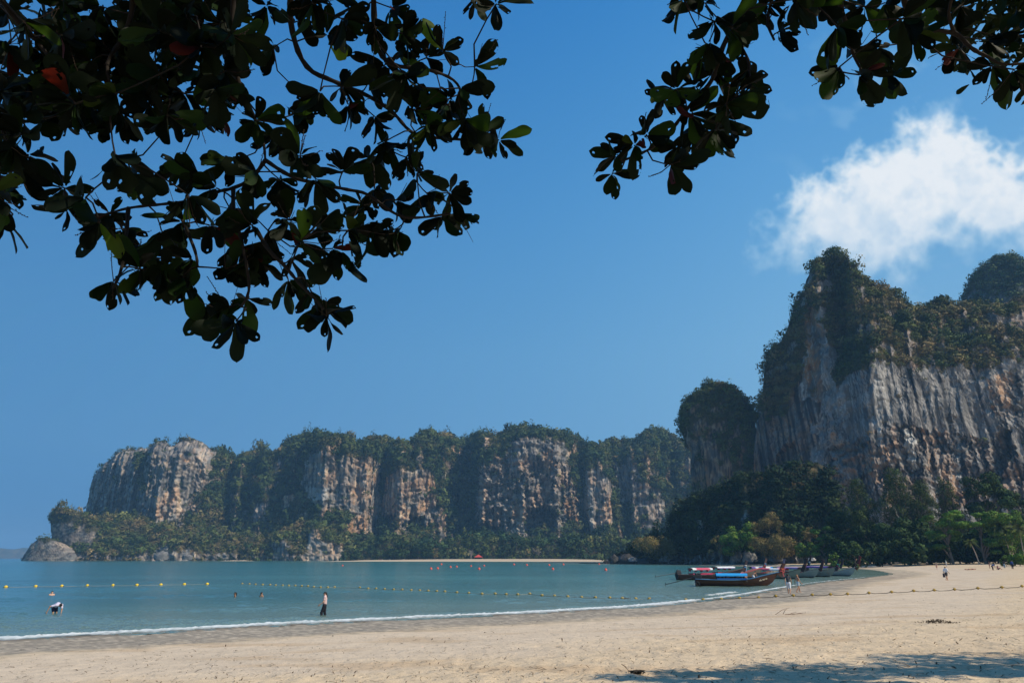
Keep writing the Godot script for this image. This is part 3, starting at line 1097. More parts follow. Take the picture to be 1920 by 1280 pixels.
	clothe(h, "headland_scrub", "olive scrub on top of the low left headland", clump_set(40, 0.3, 140), 3.6, 3.4, 0.5, 6, 0.03)
	var h2 := make_tower("sea_rock", "low grey sea rock with a green cap at the tip of the headland", 845.0, [[1008, 74, 84], [1012, 64, 96], [1019, 52, 110], [1027, 43, 120], [1037, 34, 128], [1049, 26, 134]], {"cols": 60, "rows": 20, "size": 0.6, "cap": 0.85, "green": -0.5, "deep": 0.5, "warm": 0.15})
	clothe(h2, "sea_rock_scrub", "thin green scrub on the sea rock off the headland", clump_set(30, 0.3, 150), 4.2, 2.2, 0.4, 7, 0.02)
	# the wooded spur in front of the left cliffs, down to the water
	var spur := make_wall("spur", "low wooded spur in front of the left cliffs, with rocks at the waterline", [[120, 1020], [150, 975], [190, 966], [240, 968], [270, 980], [330, 992], [380, 990], [420, 1000], [470, 1002], [500, 1012], [540, 990], [570, 975], [600, 985], [640, 1000], [665, 1030], [680, 1049]], [[120, 860], [300, 850], [480, 880], [560, 860], [680, 880]], [
		{"pts": [[510, 1060], [505, 1015], [540, 1016], [552, 1060]], "rock": 1.0, "warm": 0.1},
		{"pts": [[574, 1060], [576, 1000], [592, 988], [602, 1018], [640, 1020], [655, 1060]], "rock": 1.0, "warm": 0.55, "pale": 0.2},
		{"pts": [[280, 1060], [292, 1030], [312, 1022], [330, 1040], [350, 1030], [362, 1060]], "rock": 1.0, "warm": 0.0},
		{"pts": [[120, 1052], [700, 1052], [700, 1044], [420, 1040], [120, 1042]], "rock": 1.0, "warm": 0.25, "slope": 0.4},
	], {"step": 1.6, "rows": 40, "size": 0.9, "lean": 1.3, "round": 1.5, "brow": 0.3, "warm": 0.2, "deep": 40.0, "away": Vector2(-0.4, -0.9), "away_right": Vector2(-0.2, -0.97)})
	clothe(spur, "spur_forest", "olive and dry brown bushes on the low spur before the left cliffs", set_far, 3.9, 3.9, 0.55, 8, 0.03)
	# wooded foot of the cliffs behind the far beach
	var foot := make_wall("beach_woods_ground", "low ground behind the far beach under trees", [[640, 1040], [680, 1020], [720, 1000], [780, 1012], [830, 1018], [880, 1000], [930, 1008], [1000, 1016], [1060, 1006], [1120, 1010], [1180, 1014], [1260, 1012], [1330, 1030]], [[640, 850], [900, 845], [1330, 800]], [], {"step": 2.0, "rows": 24, "size": 0.8, "lean": 0.55, "round": 1.5, "brow": 0.4, "deep": 40.0, "away": Vector2(-0.1, -0.99), "away_right": Vector2(0.2, -0.97)})
	clothe(foot, "beach_woods", "green woods between the far cliffs and the far beach", set_far, 3.7, 3.9, 0.22, 9, 0.03)
	# a strip of sand in front of them
	var a := Acc.new()
	var p := PackedVector3Array()
	var line := [[598, 1052.6, 0.6], [640, 1052.4, 1.4], [760, 1052.5, 2.6], [900, 1052.7, 3.2], [1050, 1052.9, 3.4], [1145, 1053.2, 2.6], [1180, 1053.0, 1.0]]
	for j in 2:
		for q in line:
			var d := ray(q[0], q[1])
			var g := EYE + d * (EYE.y / -d.y)
			p.push_back(Vector3(g.x, 0.02, g.z) if j == 0 else Vector3(g.x * 1.02, q[2] * 0.7, -848.0 + 0.03 * (g.x + 200.0)))
	a.grid(p, line.size(), 2)
	put("far_beach", a.mesh(), mat("far_sand", Color(0.50, 0.39, 0.27), 0.95), null, "structure").set_meta("label", "narrow strip of pale sand on the far shore")
	var a2 := Acc.new()
	var p2 := PackedVector3Array()
	for j in 3:
		for k in 13:
			var t := k / 12.0
			var wide := sin(PI * t) * (0.8 + 0.2 * sin(k * 1.9))
			p2.push_back(Vector3(lerpf(-337.0, -294.0, t), -0.1 + wide * 0.55 * j, -831.0 - wide * 7.0 * j + 2.0 * sin(t * 4.0)))
	a2.grid(p2, 13, 3)
	put("cove_beach", a2.mesh(), mat("far_sand", Color.WHITE), null, "structure").set_meta("label", "tiny pale beach in the left cove")
	# islands on the horizon
	var isl := make_wall("distant_island", "faint blue island on the horizon at far left", [[-220, 1046], [-160, 1030], [-90, 1022], [-30, 1028], [0, 1030], [20, 1027], [32, 1026], [44, 1030], [70, 1038], [100, 1046]], [[-220, 4600], [100, 4600]], [], {"step": 16.0, "rows": 10, "size": 3.0, "lean": 1.6, "round": 1.0, "deep": 300.0})

func build_near_cliffs() -> void:
	var sky := [[1405, 1000], [1411, 900], [1413, 821], [1418, 770], [1421, 749], [1428, 729], [1430, 687], [1433, 656], [1446, 644], [1462, 636], [1473, 610], [1478, 590], [1485, 564], [1496, 548], [1503, 544], [1506, 522], [1514, 497], [1529, 479], [1550, 470], [1571, 474], [1581, 488], [1594, 492], [1601, 512], [1612, 528], [1632, 532], [1648, 538], [1658, 541], [1668, 556], [1684, 561], [1694, 577], [1710, 571], [1736, 566], [1748, 556], [1769, 560], [1778, 579], [1792, 568], [1813, 563], [1833, 572], [1880, 571], [1920, 555], [1980, 530], [2060, 540], [2150, 500], [2250, 520], [2350, 500], [2480, 560]]
	var depth := [[1405, 520], [1425, 496], [1460, 474], [1500, 456], [1530, 446], [1552, 440], [1564, 428], [1580, 421], [1610, 418], [1660, 422], [1720, 428], [1800, 430], [1920, 425], [2100, 418], [2480, 400]]
	var polys := [
		{"pts": [[1380, 1080], [1400, 760], [1420, 800], [1436, 768], [1460, 784], [1486, 765], [1506, 720], [1514, 660], [1520, 605], [1532, 582], [1552, 572], [1575, 610], [1592, 650], [1598, 700], [1612, 716], [1640, 704], [1680, 708], [1740, 712], [1800, 708], [1860, 712], [1900, 690], [1960, 700], [2200, 700], [2500, 720], [2500, 1100], [1380, 1100]], "rock": 1.0, "warm": 0.03, "rough": 1.0},
		{"pts": [[1398, 820], [1398, 650], [1440, 610], [1480, 540], [1510, 470], [1600, 470], [1606, 540], [1600, 720], [1500, 770]], "slope": 0.13},
		{"pts": [[1546, 532], [1550, 504], [1572, 498], [1580, 520], [1574, 536]], "rock": 0.9, "warm": 0.1},
		{"pts": [[1506, 545], [1510, 512], [1520, 506], [1524, 545]], "rock": 0.9, "warm": 0.4},
		{"pts": [[1486, 580], [1496, 556], [1504, 556], [1500, 590]], "rock": 0.9},
		{"pts": [[1405, 800], [1410, 740], [1500, 690], [1530, 740], [1540, 830], [1480, 800], [1430, 810]], "stain": 0.45, "tone": 0.62},  # dark run-off streaks, and the flank's shade put into the rock tone
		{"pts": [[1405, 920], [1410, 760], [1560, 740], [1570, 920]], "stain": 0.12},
		{"pts": [[1430, 900], [1425, 800], [1470, 800], [1490, 830], [1550, 830], [1560, 920]], "warm": 0.35, "tone": 0.80},  # flank shade carried on, weaker, in the lower rock's tone
		{"pts": [[1590, 960], [1596, 830], [1680, 815], [1800, 830], [1920, 850], [1960, 960]], "rough": 3.2, "warm": 0.35},
		{"pts": [[1618, 760], [1640, 725], [1690, 735], [1700, 800], [1660, 860], [1630, 830]], "pale": 0.22},
		{"pts": [[1860, 740], [1900, 715], [1960, 740], [1940, 820], [1880, 820]], "rough": 3.0, "pale": 0.12},
		{"pts": [[1596, 960], [1600, 880], [1640, 740], [1700, 720], [1920, 720], [1960, 960]], "stain": 0.05},
		{"pts": [[1380, 1080], [1400, 760], [1432, 700], [1500, 690], [1512, 700], [1560, 800], [1556, 900], [1560, 1080]], "warm": 0.35},
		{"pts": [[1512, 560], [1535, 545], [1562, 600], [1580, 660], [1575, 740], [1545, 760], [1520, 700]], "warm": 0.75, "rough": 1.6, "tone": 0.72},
		{"pts": [[1596, 810], [1615, 800], [1640, 850], [1680, 862], [1700, 850], [1704, 880], [1720, 880], [1740, 870], [1765, 900], [1790, 905], [1800, 930], [1760, 935], [1730, 890], [1700, 900], [1660, 880], [1630, 900], [1612, 860]], "warm": 0.8, "pale": 0.2},
		{"pts": [[1690, 826], [1704, 822], [1714, 850], [1712, 890], [1704, 898], [1694, 870]], "pale": 1.0, "warm": 0.0},
		{"pts": [[1792, 830], [1800, 830], [1802, 920], [1796, 930]], "pale": 0.7, "warm": 0.0},
		{"pts": [[1640, 735], [1650, 735], [1652, 840], [1645, 846]], "pale": 0.65, "warm": 0.0},
		{"pts": [[1850, 730], [1900, 715], [1915, 790], [1880, 800]], "warm": 0.6, "pale": 0.2},
		{"pts": [[1860, 900], [1880, 830], [1905, 820], [1900, 860], [1888, 890], [1880, 930]], "cave": 12.0},
		{"pts": [[1490, 845], [1500, 820], [1516, 822], [1524, 850], [1512, 866], [1498, 866]], "cave": 10.0},
	]
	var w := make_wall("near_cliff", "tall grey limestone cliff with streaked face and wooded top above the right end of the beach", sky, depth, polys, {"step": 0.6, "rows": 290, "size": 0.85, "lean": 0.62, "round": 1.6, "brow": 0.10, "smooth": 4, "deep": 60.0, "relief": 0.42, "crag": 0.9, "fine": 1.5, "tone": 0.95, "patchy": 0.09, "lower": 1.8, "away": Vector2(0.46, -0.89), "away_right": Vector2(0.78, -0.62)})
	var set_near := clump_set(64, 0.23, 200)
	clothe(w, "cliff_top_forest", "dark green and dry olive scrub on the top of the near cliff", set_near, 2.7, 2.7, 0.62, 25, 0.014, 0.92)
	var t := make_tower("rock_tower", "separate mushroom-shaped limestone tower left of the near cliff", 520.0, [[722, 1342, 1352], [725, 1326, 1370], [730, 1318, 1384], [742, 1300, 1398], [752, 1293, 1410], [765, 1286, 1420], [780, 1284, 1424], [800, 1287, 1426], [815, 1292, 1427], [842, 1304, 1428], [880, 1308, 1430], [910, 1309, 1432], [1050, 1300, 1440]], {"cols": 200, "rows": 150, "size": 0.7, "cap": 0.76, "green": -0.06, "green_side": 0.5, "deep": 0.75, "warm": 0.5, "tone": 0.6, "fray": 1.1})
	clothe(t, "tower_scrub", "green and olive scrub on top and right flank of the rock tower", set_near, 2.7, 2.7, 0.40, 27, 0.01)
	var t2 := make_tower("back_peak", "dark wooded limestone peak behind the near cliff at the right edge", 600.0, [[480, 1880, 1896], [484, 1868, 1912], [494, 1858, 1936], [505, 1850, 1950], [517, 1844, 1960], [538, 1838, 1970], [564, 1837, 1980], [600, 1835, 1990], [1050, 1820, 2000]], {"cols": 130, "rows": 150, "size": 0.9, "cap": 0.80, "green": -0.05, "green_side": 0.3, "deep": 0.8, "warm": 0.1})
	clothe(t2, "peak_scrub", "dark green trees on the peak behind the near cliff", set_near, 3.0, 3.2, 0.25, 28, 0.02)
	# the wooded hill at the foot, the cliff's shade put into its leaf colour
	var hill := make_wall("wooded_hill", "dark wooded hill at the foot of the near cliff, with dry brush and rocks by the water", [[1130, 1046], [1150, 1034], [1180, 1020], [1215, 1002], [1245, 988], [1258, 960], [1272, 938], [1295, 922], [1313, 916], [1344, 908], [1365, 890], [1390, 880], [1426, 884], [1450, 874], [1467, 868], [1488, 860], [1529, 858], [1550, 868], [1558, 880], [1566, 920], [1574, 960], [1600, 985], [1650, 990], [1800, 985], [2000, 985], [2300, 985]], [[1130, 420], [1250, 400], [1330, 352], [1420, 326], [1500, 312], [1560, 305], [1700, 300], [2300, 280]], [
		{"pts": [[1310, 1012], [1308, 985], [1312, 968], [1324, 976], [1330, 1000], [1322, 1010]], "rock": 1.0, "warm": 0.0, "pale": 0.2},
		{"pts": [[1394, 990], [1396, 965], [1408, 966], [1408, 988]], "rock": 1.0, "warm": 0.0},
		{"pts": [[1456, 1005], [1458, 990], [1472, 990], [1470, 1004]], "rock": 1.0, "warm": 0.0},
		{"pts": [[1120, 1066], [1120, 1040], [1200, 1044], [1290, 1044], [1380, 1040], [1480, 1042], [1520, 1050], [1520, 1070]], "rock": 1.0, "warm": 0.0, "slope": 0.3, "rough": 1.6},
	], {"step": 1.0, "rows": 90, "size": 0.55, "lean": 0.62, "round": 1.2, "brow": 0.12, "warm": 0.1, "lower": 2.2, "deep": 30.0, "away": Vector2(0.3, -0.95), "away_right": Vector2(0.5, -0.86)})
	clothe(hill, "hill_forest", "green forest on the hill below the near cliff, cliff shade put into its leaf colour", set_near, 2.4, 2.6, 0.06, 31, 0.04, 0.58)

# ---------------------------------------------------------------- trees
func crown_leaves(a: Acc, lobes: Array, size: float, density: float, kind: float, spread: float, r: RandomNumberGenerator, droop := 0.0, tint := Color.WHITE) -> void:
	# lobes: [centre, radius, flatness]
	for q in lobes:
		var n := int(density * q[1] * q[1] * 12.0 / (size * size * 1.5)) + 14
		var lobe_tone := 0.75 + 0.5 * r.randf()
		for k in n:
			var d := Vector3(r.randfn(), r.randfn() + 0.3, r.randfn()).normalized()
			var p: Vector3 = d * q[1] * (0.45 + 0.62 * sqrt(r.randf()))
			p.y *= q[2]
			var nn := (d + Vector3(r.randfn(), r.randfn(), r.randfn()) * 0.55).normalized()
			var t := nn.cross(Vector3(r.randfn(), r.randfn(), r.randfn())).normalized()
			if droop > 0.0:
				t = (t + Vector3(d.x * 0.5, -0.6, d.z * 0.5) * droop).normalized()
			var b := nn.cross(t).normalized()
			var s := size * (0.5 + 0.9 * r.randf())
			var w := s * (0.60 if droop < 0.1 else 0.36)
			a.col = green(clampf(kind + 0.2 * r.randfn() * spread, 0.0, 1.0), lobe_tone * (0.7 + 0.6 * r.randf())) * tint
			var c: Vector3 = q[0] + p
			a.quad(c + t * s, c + b * w, c - t * s * 0.8, c - b * w, (nn * 0.5 + d * 0.6).normalized())

func bark(called: String, c: Color) -> StandardMaterial3D:
	return mat(called, c, 0.9)

func tree_at(called: String, label: String, px: float, top: float, half: float, depth: float, kind: String, seed_: int, base_py := -1.0, group := "") -> Node3D:
	var r := RandomNumberGenerator.new()
	r.seed = seed_
	var tip := at_depth(px, top, depth)
	var foot := Vector3(tip.x, 0, tip.z)
	foot.y = sand_height(shore_distance(foot.x, foot.z)) - 0.1
	if base_py > 0.0:
		foot.y = at_depth(px, base_py, depth).y
	var h := tip.y - foot.y
	var w := half * depth / 1362.0
	var o := thing(called, label, "bush" if called.ends_with("bush") else "tree", foot, 0.0, group)
	var wood := Acc.new()
	var leaves := Acc.new()
	var lobes := []
	var bend := Vector3(r.randfn() * 0.05 * h, 0, r.randfn() * 0.05 * h)
	var base_clear := 0.28
	if kind == "feathery":
		for k in 34:
			var t := 0.16 + 0.80 * k / 33.0
			var a := k * 2.4
			var reach := w * pow(1.0 - t, 0.55) * (0.35 + 0.65 * r.randf()) * 1.15
			lobes.push_back([Vector3(cos(a) * reach, t * h, sin(a) * reach) + bend * t, w * lerpf(0.50, 0.22, t) * (0.7 + 0.6 * r.randf()), 1.25])
		base_clear = 0.12
	elif kind == "umbrella":
		for k in 22:
			var t := 0.26 + 0.71 * r.randf()
			var a := r.randf() * TAU
			var reach := w * sqrt(r.randf()) * (1.0 - 0.35 * absf(t - 0.75))
			lobes.push_back([Vector3(cos(a) * reach, t * h - 0.12 * h * pow(reach / w, 2.0), sin(a) * reach), w * (0.22 + 0.18 * r.randf()), 0.42])
	elif kind == "dry" or kind == "bush":
		for k in 16:
			var a := r.randf() * TAU
			var reach := w * sqrt(r.randf()) * 0.85
			var t := 0.2 + 0.7 * r.randf() * (1.0 - 0.5 * pow(reach / w, 2.0))
			lobes.push_back([Vector3(cos(a) * reach, t * h, sin(a) * reach), w * (0.2 + 0.18 * r.randf()), 0.85])
		base_clear = 0.04
	else:
		for k in 24:
			var a := r.randf() * TAU
			var t := 0.16 + 0.76 * r.randf()
			var reach := w * sqrt(r.randf()) * sqrt(maxf(0.05, 1.0 - pow((t - 0.55) / 0.55, 2.0)))
			lobes.push_back([Vector3(cos(a) * reach, t * h, sin(a) * reach), w * (0.24 + 0.2 * r.randf()), 0.8])
	var tones := {"feathery": 0.22, "umbrella": 0.42, "bright": 0.47, "bush": 0.40, "dry": 0.93, "broad": 0.12}
	var kd: float = tones.get(kind, 0.2)
	# trunk and limbs
	var pts := PackedVector3Array()
	var rad := PackedFloat32Array()
	var top_t := 0.9 if kind == "feathery" else 0.62
	for k in 8:
		var t := k / 7.0
		pts.push_back(Vector3(0, t * h * top_t, 0) + bend * t * t + Vector3(sin(t * 5.0 + seed_), 0, cos(t * 4.0)) * 0.012 * h)
		rad.push_back(lerpf(0.028, 0.007, t) * h * (0.6 if kind in ["dry", "bush"] else 1.0))
	wood.tube(pts, rad, 7)
	for q in lobes:
		var k := clampi(int((q[0].y / h / top_t - 0.25) * 7.0), 1, 6)
		var s := pts[k]
		var e: Vector3 = q[0]
		if s.distance_to(e) > 0.3:
			wood.tube(PackedVector3Array([s, s.lerp(e, 0.55) + Vector3(0, 0.05 * h, 0) * (1.0 if kind != "feathery" else -0.3), e]), PackedFloat32Array([rad[k] * 0.55, rad[k] * 0.35, 0.02]), 5, false)
	var size := clampf(depth / 560.0, 0.30, 1.1) * (1.0 if kind == "broad" else 0.75 if kind == "bright" else 0.6)
	crown_leaves(leaves, lobes, size, 0.95 if kind != "dry" else 0.8, kd, 1.0 if kind != "broad" else 0.6, r, 0.9 if kind == "feathery" or kind == "dry" else 0.0, {"feathery": Color(0.95, 0.92, 0.85), "umbrella": Color(1.1, 1.65, 0.9), "bright": Color(1.15, 1.65, 0.9), "bush": Color(1.1, 1.5, 0.9), "broad": Color(0.75, 0.8, 0.75), "dry": Color(1.25, 1.22, 1.1)}[kind])
	put("trunk", wood.mesh(), bark("bark", Color(0.16, 0.125, 0.095)), o)
	put("crown", leaves.mesh(), leaf_material(), o)
	return o

func palm_at(label: String, base_px: float, base_py: float, head_px: float, head_py: float, depth: float, reach: float, seed_: int, kind := 0.38) -> Node3D:
	var r := RandomNumberGenerator.new()
	r.seed = seed_
	var foot := at_depth(base_px, base_py, depth)
	foot.y = minf(foot.y, maxf(0.0, sand_height(shore_distance(foot.x, foot.z)) - 0.1)) if depth < 320.0 else foot.y
	var head := at_depth(head_px, head_py, depth) - foot
	var o := thing("palm_tree", label, "palm tree", foot)
	var wood := Acc.new()
	var pts := PackedVector3Array()
	var rad := PackedFloat32Array()
	for k in 10:
		var t := k / 9.0
		pts.push_back(Vector3(head.x * pow(t, 1.5), head.y * t, head.z * t))
		rad.push_back(lerpf(0.20, 0.11, t) * (1.0 + 0.1 * sin(k * 3.0)))
	wood.tube(pts, rad, 8)
	put("trunk", wood.mesh(), bark("palm_bark", Color(0.30, 0.25, 0.20)), o)
	for k in 17:
		var a := Acc.new()
		var az := k * 2.39996
		var el := lerpf(1.25, -0.45, k / 16.0) + 0.15 * r.randfn()
		var d := Vector3(cos(az), 0, sin(az))
		var len := reach * (0.85 + 0.3 * r.randf())
		var side := d.cross(Vector3.UP)
		var prev := head
		var tone := 0.8 + 0.5 * r.randf()
		a.col = green(kind, tone)
		for j in range(1, 13):
			var t := j / 12.0
			var p := head + d * len * t * cos(el * (1.0 - 0.4 * t)) + Vector3.UP * len * (sin(el) * t - 0.62 * t * t)
			var w := len * 0.24 * sin(PI * clampf(t * 0.92 + 0.06, 0.0, 1.0))
			for sg in [-1.0, 1.0]:
				var out: Vector3 = side * sg * w + Vector3.DOWN * w * 0.55 + (p - prev) * 1.2
				a.tri(prev, p, prev.lerp(p, 0.5) + out, Vector3.UP)
			a.quad(prev - side * 0.04, prev + side * 0.04, p + side * 0.03, p - side * 0.03, Vector3.UP)
			prev = p
		put("frond", a.mesh(), leaf_material(), o)
	return o

func bare_tree_at(label: String, px: float, base_py: float, top: float, depth: float, half: float, seed_: int, called := "bare_tree") -> void:
	var r := RandomNumberGenerator.new()
	r.seed = seed_
	var foot := at_depth(px, base_py, depth)
	var h := at_depth(px, top, depth).y - foot.y
	var w := half * depth / 1362.0
	var o := thing(called, label, "tree", foot)
	var trunk := Acc.new()
	trunk.tube(PackedVector3Array([Vector3.ZERO, Vector3(0.1, h * 0.2, 0), Vector3(-0.2, h * 0.42, 0)]), PackedFloat32Array([0.5, 0.38, 0.26]), 6)
	put("trunk", trunk.mesh(), bark("pale_bark", Color(0.25, 0.22, 0.20)), o)
	var bough := Acc.new()
	for k in 26:
		var s := Vector3(0, h * (0.15 + 0.27 * r.randf()), 0)
		var a := r.randf() * TAU
		var e := Vector3(cos(a) * w * (0.4 + 0.6 * r.randf()), h * (0.45 + 0.55 * r.randf()), sin(a) * w * 0.7)
		var m := s.lerp(e, 0.5) + Vector3(0, 0.08 * h, 0)
		bough.tube(PackedVector3Array([s, m, e]), PackedFloat32Array([0.2, 0.13, 0.06]), 4, false)
		for j in 4:
			var f := m.lerp(e, r.randf())
			bough.tube(PackedVector3Array([f, f + Vector3(r.randfn(), absf(r.randfn()) * 0.8, r.randfn()) * h * 0.13]), PackedFloat32Array([0.08, 0.03]), 3, false)
	put("boughs", bough.mesh(), bark("pale_bark", Color.WHITE), o)

func boulder(label: String, px: float, py: float, half: float, tall: float, depth: float, seed_: int, tone := 1.0) -> void:
	var foot := at_depth(px, py, depth)
	var s := half * depth / 1362.0
	var t := tall * depth / 1362.0
	var cols := 20
	var rows := 12
	var p := PackedVector3Array()
	var c := PackedColorArray()
	for j in rows:
		var th := PI * 0.62 * j / (rows - 1)
		for k in cols:
			var ph := TAU * k / cols
			var d := Vector3(sin(th) * cos(ph), cos(th), sin(th) * sin(ph))
			var f := 1.0 + 0.28 * wave_noise.get_noise_3d(d.x * 0.9 + seed_, d.y * 0.9, d.z * 0.9) + 0.12 * fine_noise.get_noise_3d(d.x * 3.0 + seed_, d.y * 3.0, d.z * 3.0)
			f += 0.1 * absf(cell_noise.get_noise_3d(d.x * 1.6, d.y * 1.6 + seed_, d.z * 1.6))
			p.push_back(Vector3(d.x * s * f, (d.y + 0.36) * t * 0.74 * f, d.z * s * 0.8 * f))
			var g := tone * (0.20 + 0.12 * fine_noise.get_noise_3d(d.x * 2.0, d.y * 2.0 + seed_, d.z * 2.0))
			c.push_back(Color(g, g * 0.97, g * 0.94))
	var a := Acc.new()
	a.grid(p, cols, rows, c, true)
	var o := put("boulder", a.mesh(), rock_material())
	o.position = foot
	tag(o, label, "rock")

func build_trees() -> void:
	# the row of trees behind the right end of the beach, from left to right
	tree_at("tree", "small round bright green tree among dry brush on the hillside foot", 1383, 982, 31, 326, "bright", 1, 1046)
	tree_at("dry_bush", "largest dry straw-coloured thicket right of the round bright green tree", 1455, 1001, 46, 312, "dry", 2, 1046)
	tree_at("dry_bush", "dry straw-coloured thicket higher on the slope above the largest one", 1440, 964, 38, 322, "dry", 3, 1004)
	tree_at("dry_bush", "small dry bush beside the dark tree at the hill's right foot", 1517, 984, 14, 302, "dry", 4, 1018)
	tree_at("dry_bush", "low brown thicket above the shore rocks left of the round green tree", 1232, 1010, 46, 388, "dry", 5, 1044)
	tree_at("dry_bush", "narrow brown bush squeezed against the round green tree's left side", 1347, 1000, 19, 334, "dry", 6, 1044)
	tree_at("bush", "dense dark green bush between the two dry thickets", 1487, 982, 20, 310, "broad", 7, 1012)
	tree_at("bush", "small green bush at the right edge of the largest dry thicket", 1508, 1012, 18, 298, "bush", 8, 1050)
	tree_at("tree", "dark spreading tree at the left end of the beach tree row", 1578, 958, 42, 282, "broad", 10)
	tree_at("tree", "lighter green tree leaning out at the far left of the beach tree row", 1540, 978, 24, 286, "umbrella", 11)
	tree_at("casuarina", "tall feathery casuarina, leftmost one before the grey cliff face", 1607, 898, 34, 278, "feathery", 12)
	tree_at("tree", "broad dark tree in front of the leftmost tall casuarina", 1632, 978, 34, 268, "broad", 13)
	tree_at("casuarina", "tallest feathery casuarina in the middle of the tree row", 1680, 880, 42, 272, "feathery", 14)
	tree_at("casuarina", "wide olive casuarina just right of the tallest one", 1717, 902, 36, 268, "feathery", 15)
	tree_at("tree", "dark round tree at the foot of the tallest casuarina", 1690, 972, 40, 258, "broad", 16)
	tree_at("casuarina", "thin see-through casuarina left of the pale cliff scar", 1754, 894, 19, 272, "feathery", 17)
	tree_at("casuarina", "thin see-through casuarina in front of the pale cliff scar", 1782, 898, 21, 270, "feathery", 18)
	tree_at("tree", "broad dark green tree standing high behind the bright green canopy", 1842, 888, 42, 268, "broad", 19)
	tree_at("tree", "dark tree cut by the right edge of the picture above the palms", 1914, 918, 30, 262, "broad", 20)
	tree_at("tree", "layered bright green spreading tree, left of the three bright ones", 1768, 953, 38, 240, "umbrella", 21)
	tree_at("tree", "layered bright green tree, middle of the three bright ones", 1828, 948, 38, 238, "umbrella", 22)
	tree_at("tree", "yellow-green spreading tree, right of the three bright ones", 1882, 953, 38, 234, "bright", 23)
	tree_at("tree", "low dark tree under the layered bright green canopy", 1735, 990, 36, 250, "broad", 24)
	tree_at("tree", "low dark tree under the right bright tree, beside the palm trunk", 1840, 992, 40, 245, "broad", 25)
	tree_at("tree", "low dark tree behind the leaning pandanus", 1790, 1000, 30, 252, "broad", 26)
	tree_at("tree", "dark low tree at the right edge behind the bright shrubs", 1900, 1000, 34, 240, "broad", 27)
	tree_at("bush", "bright green shrub at the top of the beach by the right edge", 1908, 1034, 22, 190, "bush", 28)
	tree_at("bush", "small bright green shrub at the beach edge under the palm", 1884, 1040, 12, 195, "bush", 29)
	tree_at("tree", "small fresh green sapling with a leaning trunk on the grass at the beach edge", 1562, 1036, 9, 262, "bright", 30)
	for q in [[1600, 1018, 26, "first from the left"], [1648, 1016, 26, "second from the left"], [1700, 1014, 28, "third from the left"], [1742, 1018, 24, "fourth from the left"], [1775, 1016, 24, "fifth from the left"], [1812, 1020, 20, "sixth from the left, by the leaning palm"], [1855, 1016, 26, "seventh from the left, beside the palm trunk"], [1896, 1018, 22, "rightmost, at the picture's edge"]]:
		tree_at("bush", "dark shaded shrub at the trees' foot, %s" % q[3], q[0], q[1], q[2], 243.0 + 4.0 * sin(q[0]), "broad", 300 + int(q[0]), -1.0, "dark shrubs under the beach trees")
	palm_at("coconut palm with a slender curved trunk before the right bright tree", 1898, 1046, 1876, 985, 232, 4.6, 41)
	palm_at("coconut palm with yellowish fronds at the right edge of the picture", 1922, 1046, 1912, 992, 226, 4.4, 42, 0.55)
	palm_at("short pandanus palm leaning left over the beach in front of dark trees", 1835, 1048, 1820, 1016, 232, 2.6, 43, 0.45)
	# the far beach
	for q in [[1010, 1024, 14, "leftmost wide grey leafless tree behind the far beach"], [1034, 1022, 12, "grey leafless tree second from the left behind the far beach"], [1056, 1022, 13, "wide pale leafless tree in the middle of the far beach"], [1098, 1030, 13, "low leafless tree with spreading boughs at the sand of the far beach"], [1119, 1018, 13, "tall forked pale leafless tree at the right end of the far beach"], [883, 1030, 6, "small lone grey leafless tree left of the red roof"]]:
		bare_tree_at(q[3], q[0], 1049.5, q[1], 836.0, q[2], int(q[0]))
	for q in [[968, 1012, 0], [1004, 1008, 1], [1040, 1008, 2], [1076, 1010, 3], [1070, 1006, 4], [988, 1014, 5], [1132, 1014, 6]]:
		var pl := palm_at("tall palm with a thin pale trunk in the woods behind the far beach", q[0] + 1.5, 1046, q[0], q[1], 842.0, 5.0, 60 + int(q[2]), 0.2)
		pl.set_meta("label", "%s tall thin palm in the woods behind the far beach, counted from left" % ordinal([968, 988, 1004, 1040, 1070, 1076, 1132].find(int(q[0])) + 1))
		pl.set_meta("group", "palms behind the far beach")
	for q in [[752, 1016, 16], [786, 1018, 14], [738, 1030, 12], [664, 1040, 9], [804, 1026, 9]]:
		tree_at("tree", {752: "large rounded green tree at the foot of the orange-grey cliff", 786: "dark green tree right of the large rounded one below the orange cliff", 738: "smaller green tree at the water left of the large rounded one", 664: "little dark tree at the waterline before the ochre cliff", 804: "bushy green tree under the far cliff cave"}[q[0]], q[0], q[1], q[2], 838.0, "broad", 80 + int(q[0]), 1049.5)
	tree_at("dry_bush", "straw-brown bushy tree at the left end of the far beach", 815, 1022, 8, 838.0, "dry", 95, 1049)
	# rocks along the water
	boulder("pale grey boulder above the waterline left of the lagoon beach", 1254, 1053, 9, 13, 392, 3, 1.3)
	boulder("small pale boulder beside the larger one above the waterline", 1242, 1052, 5, 8, 393, 4, 1.2)
	boulder("flat pale boulder at the waterline near the arch rock", 1187, 1053, 9, 8, 402, 5, 1.25)
	boulder("pointed grey boulder under the round green tree", 1381, 1053, 10, 17, 330, 6, 0.9)
	boulder("wide grey boulder right of the pointed one under the round green tree", 1407, 1053, 13, 18, 326, 7, 0.95)
	boulder("dark boulder below the dry thicket at the top of the sand", 1456, 1053, 12, 12, 316, 8, 0.6)
	boulder("pale driftwood-coloured rock at the top of the beach by the tree row", 1523, 1051, 7, 5, 280, 9, 1.7)
	boulder("dark sea-worn rock at the point before the far beach's right end", 1152, 1057, 9, 15, 408, 10, 0.3)
	boulder("black sea-worn rock right of the arch gap at the water", 1176, 1057, 14, 17, 405, 11, 0.28)
	boulder("black low rock at the waterline left of the lagoon beach", 1215, 1057, 16, 11, 400, 12, 0.3)
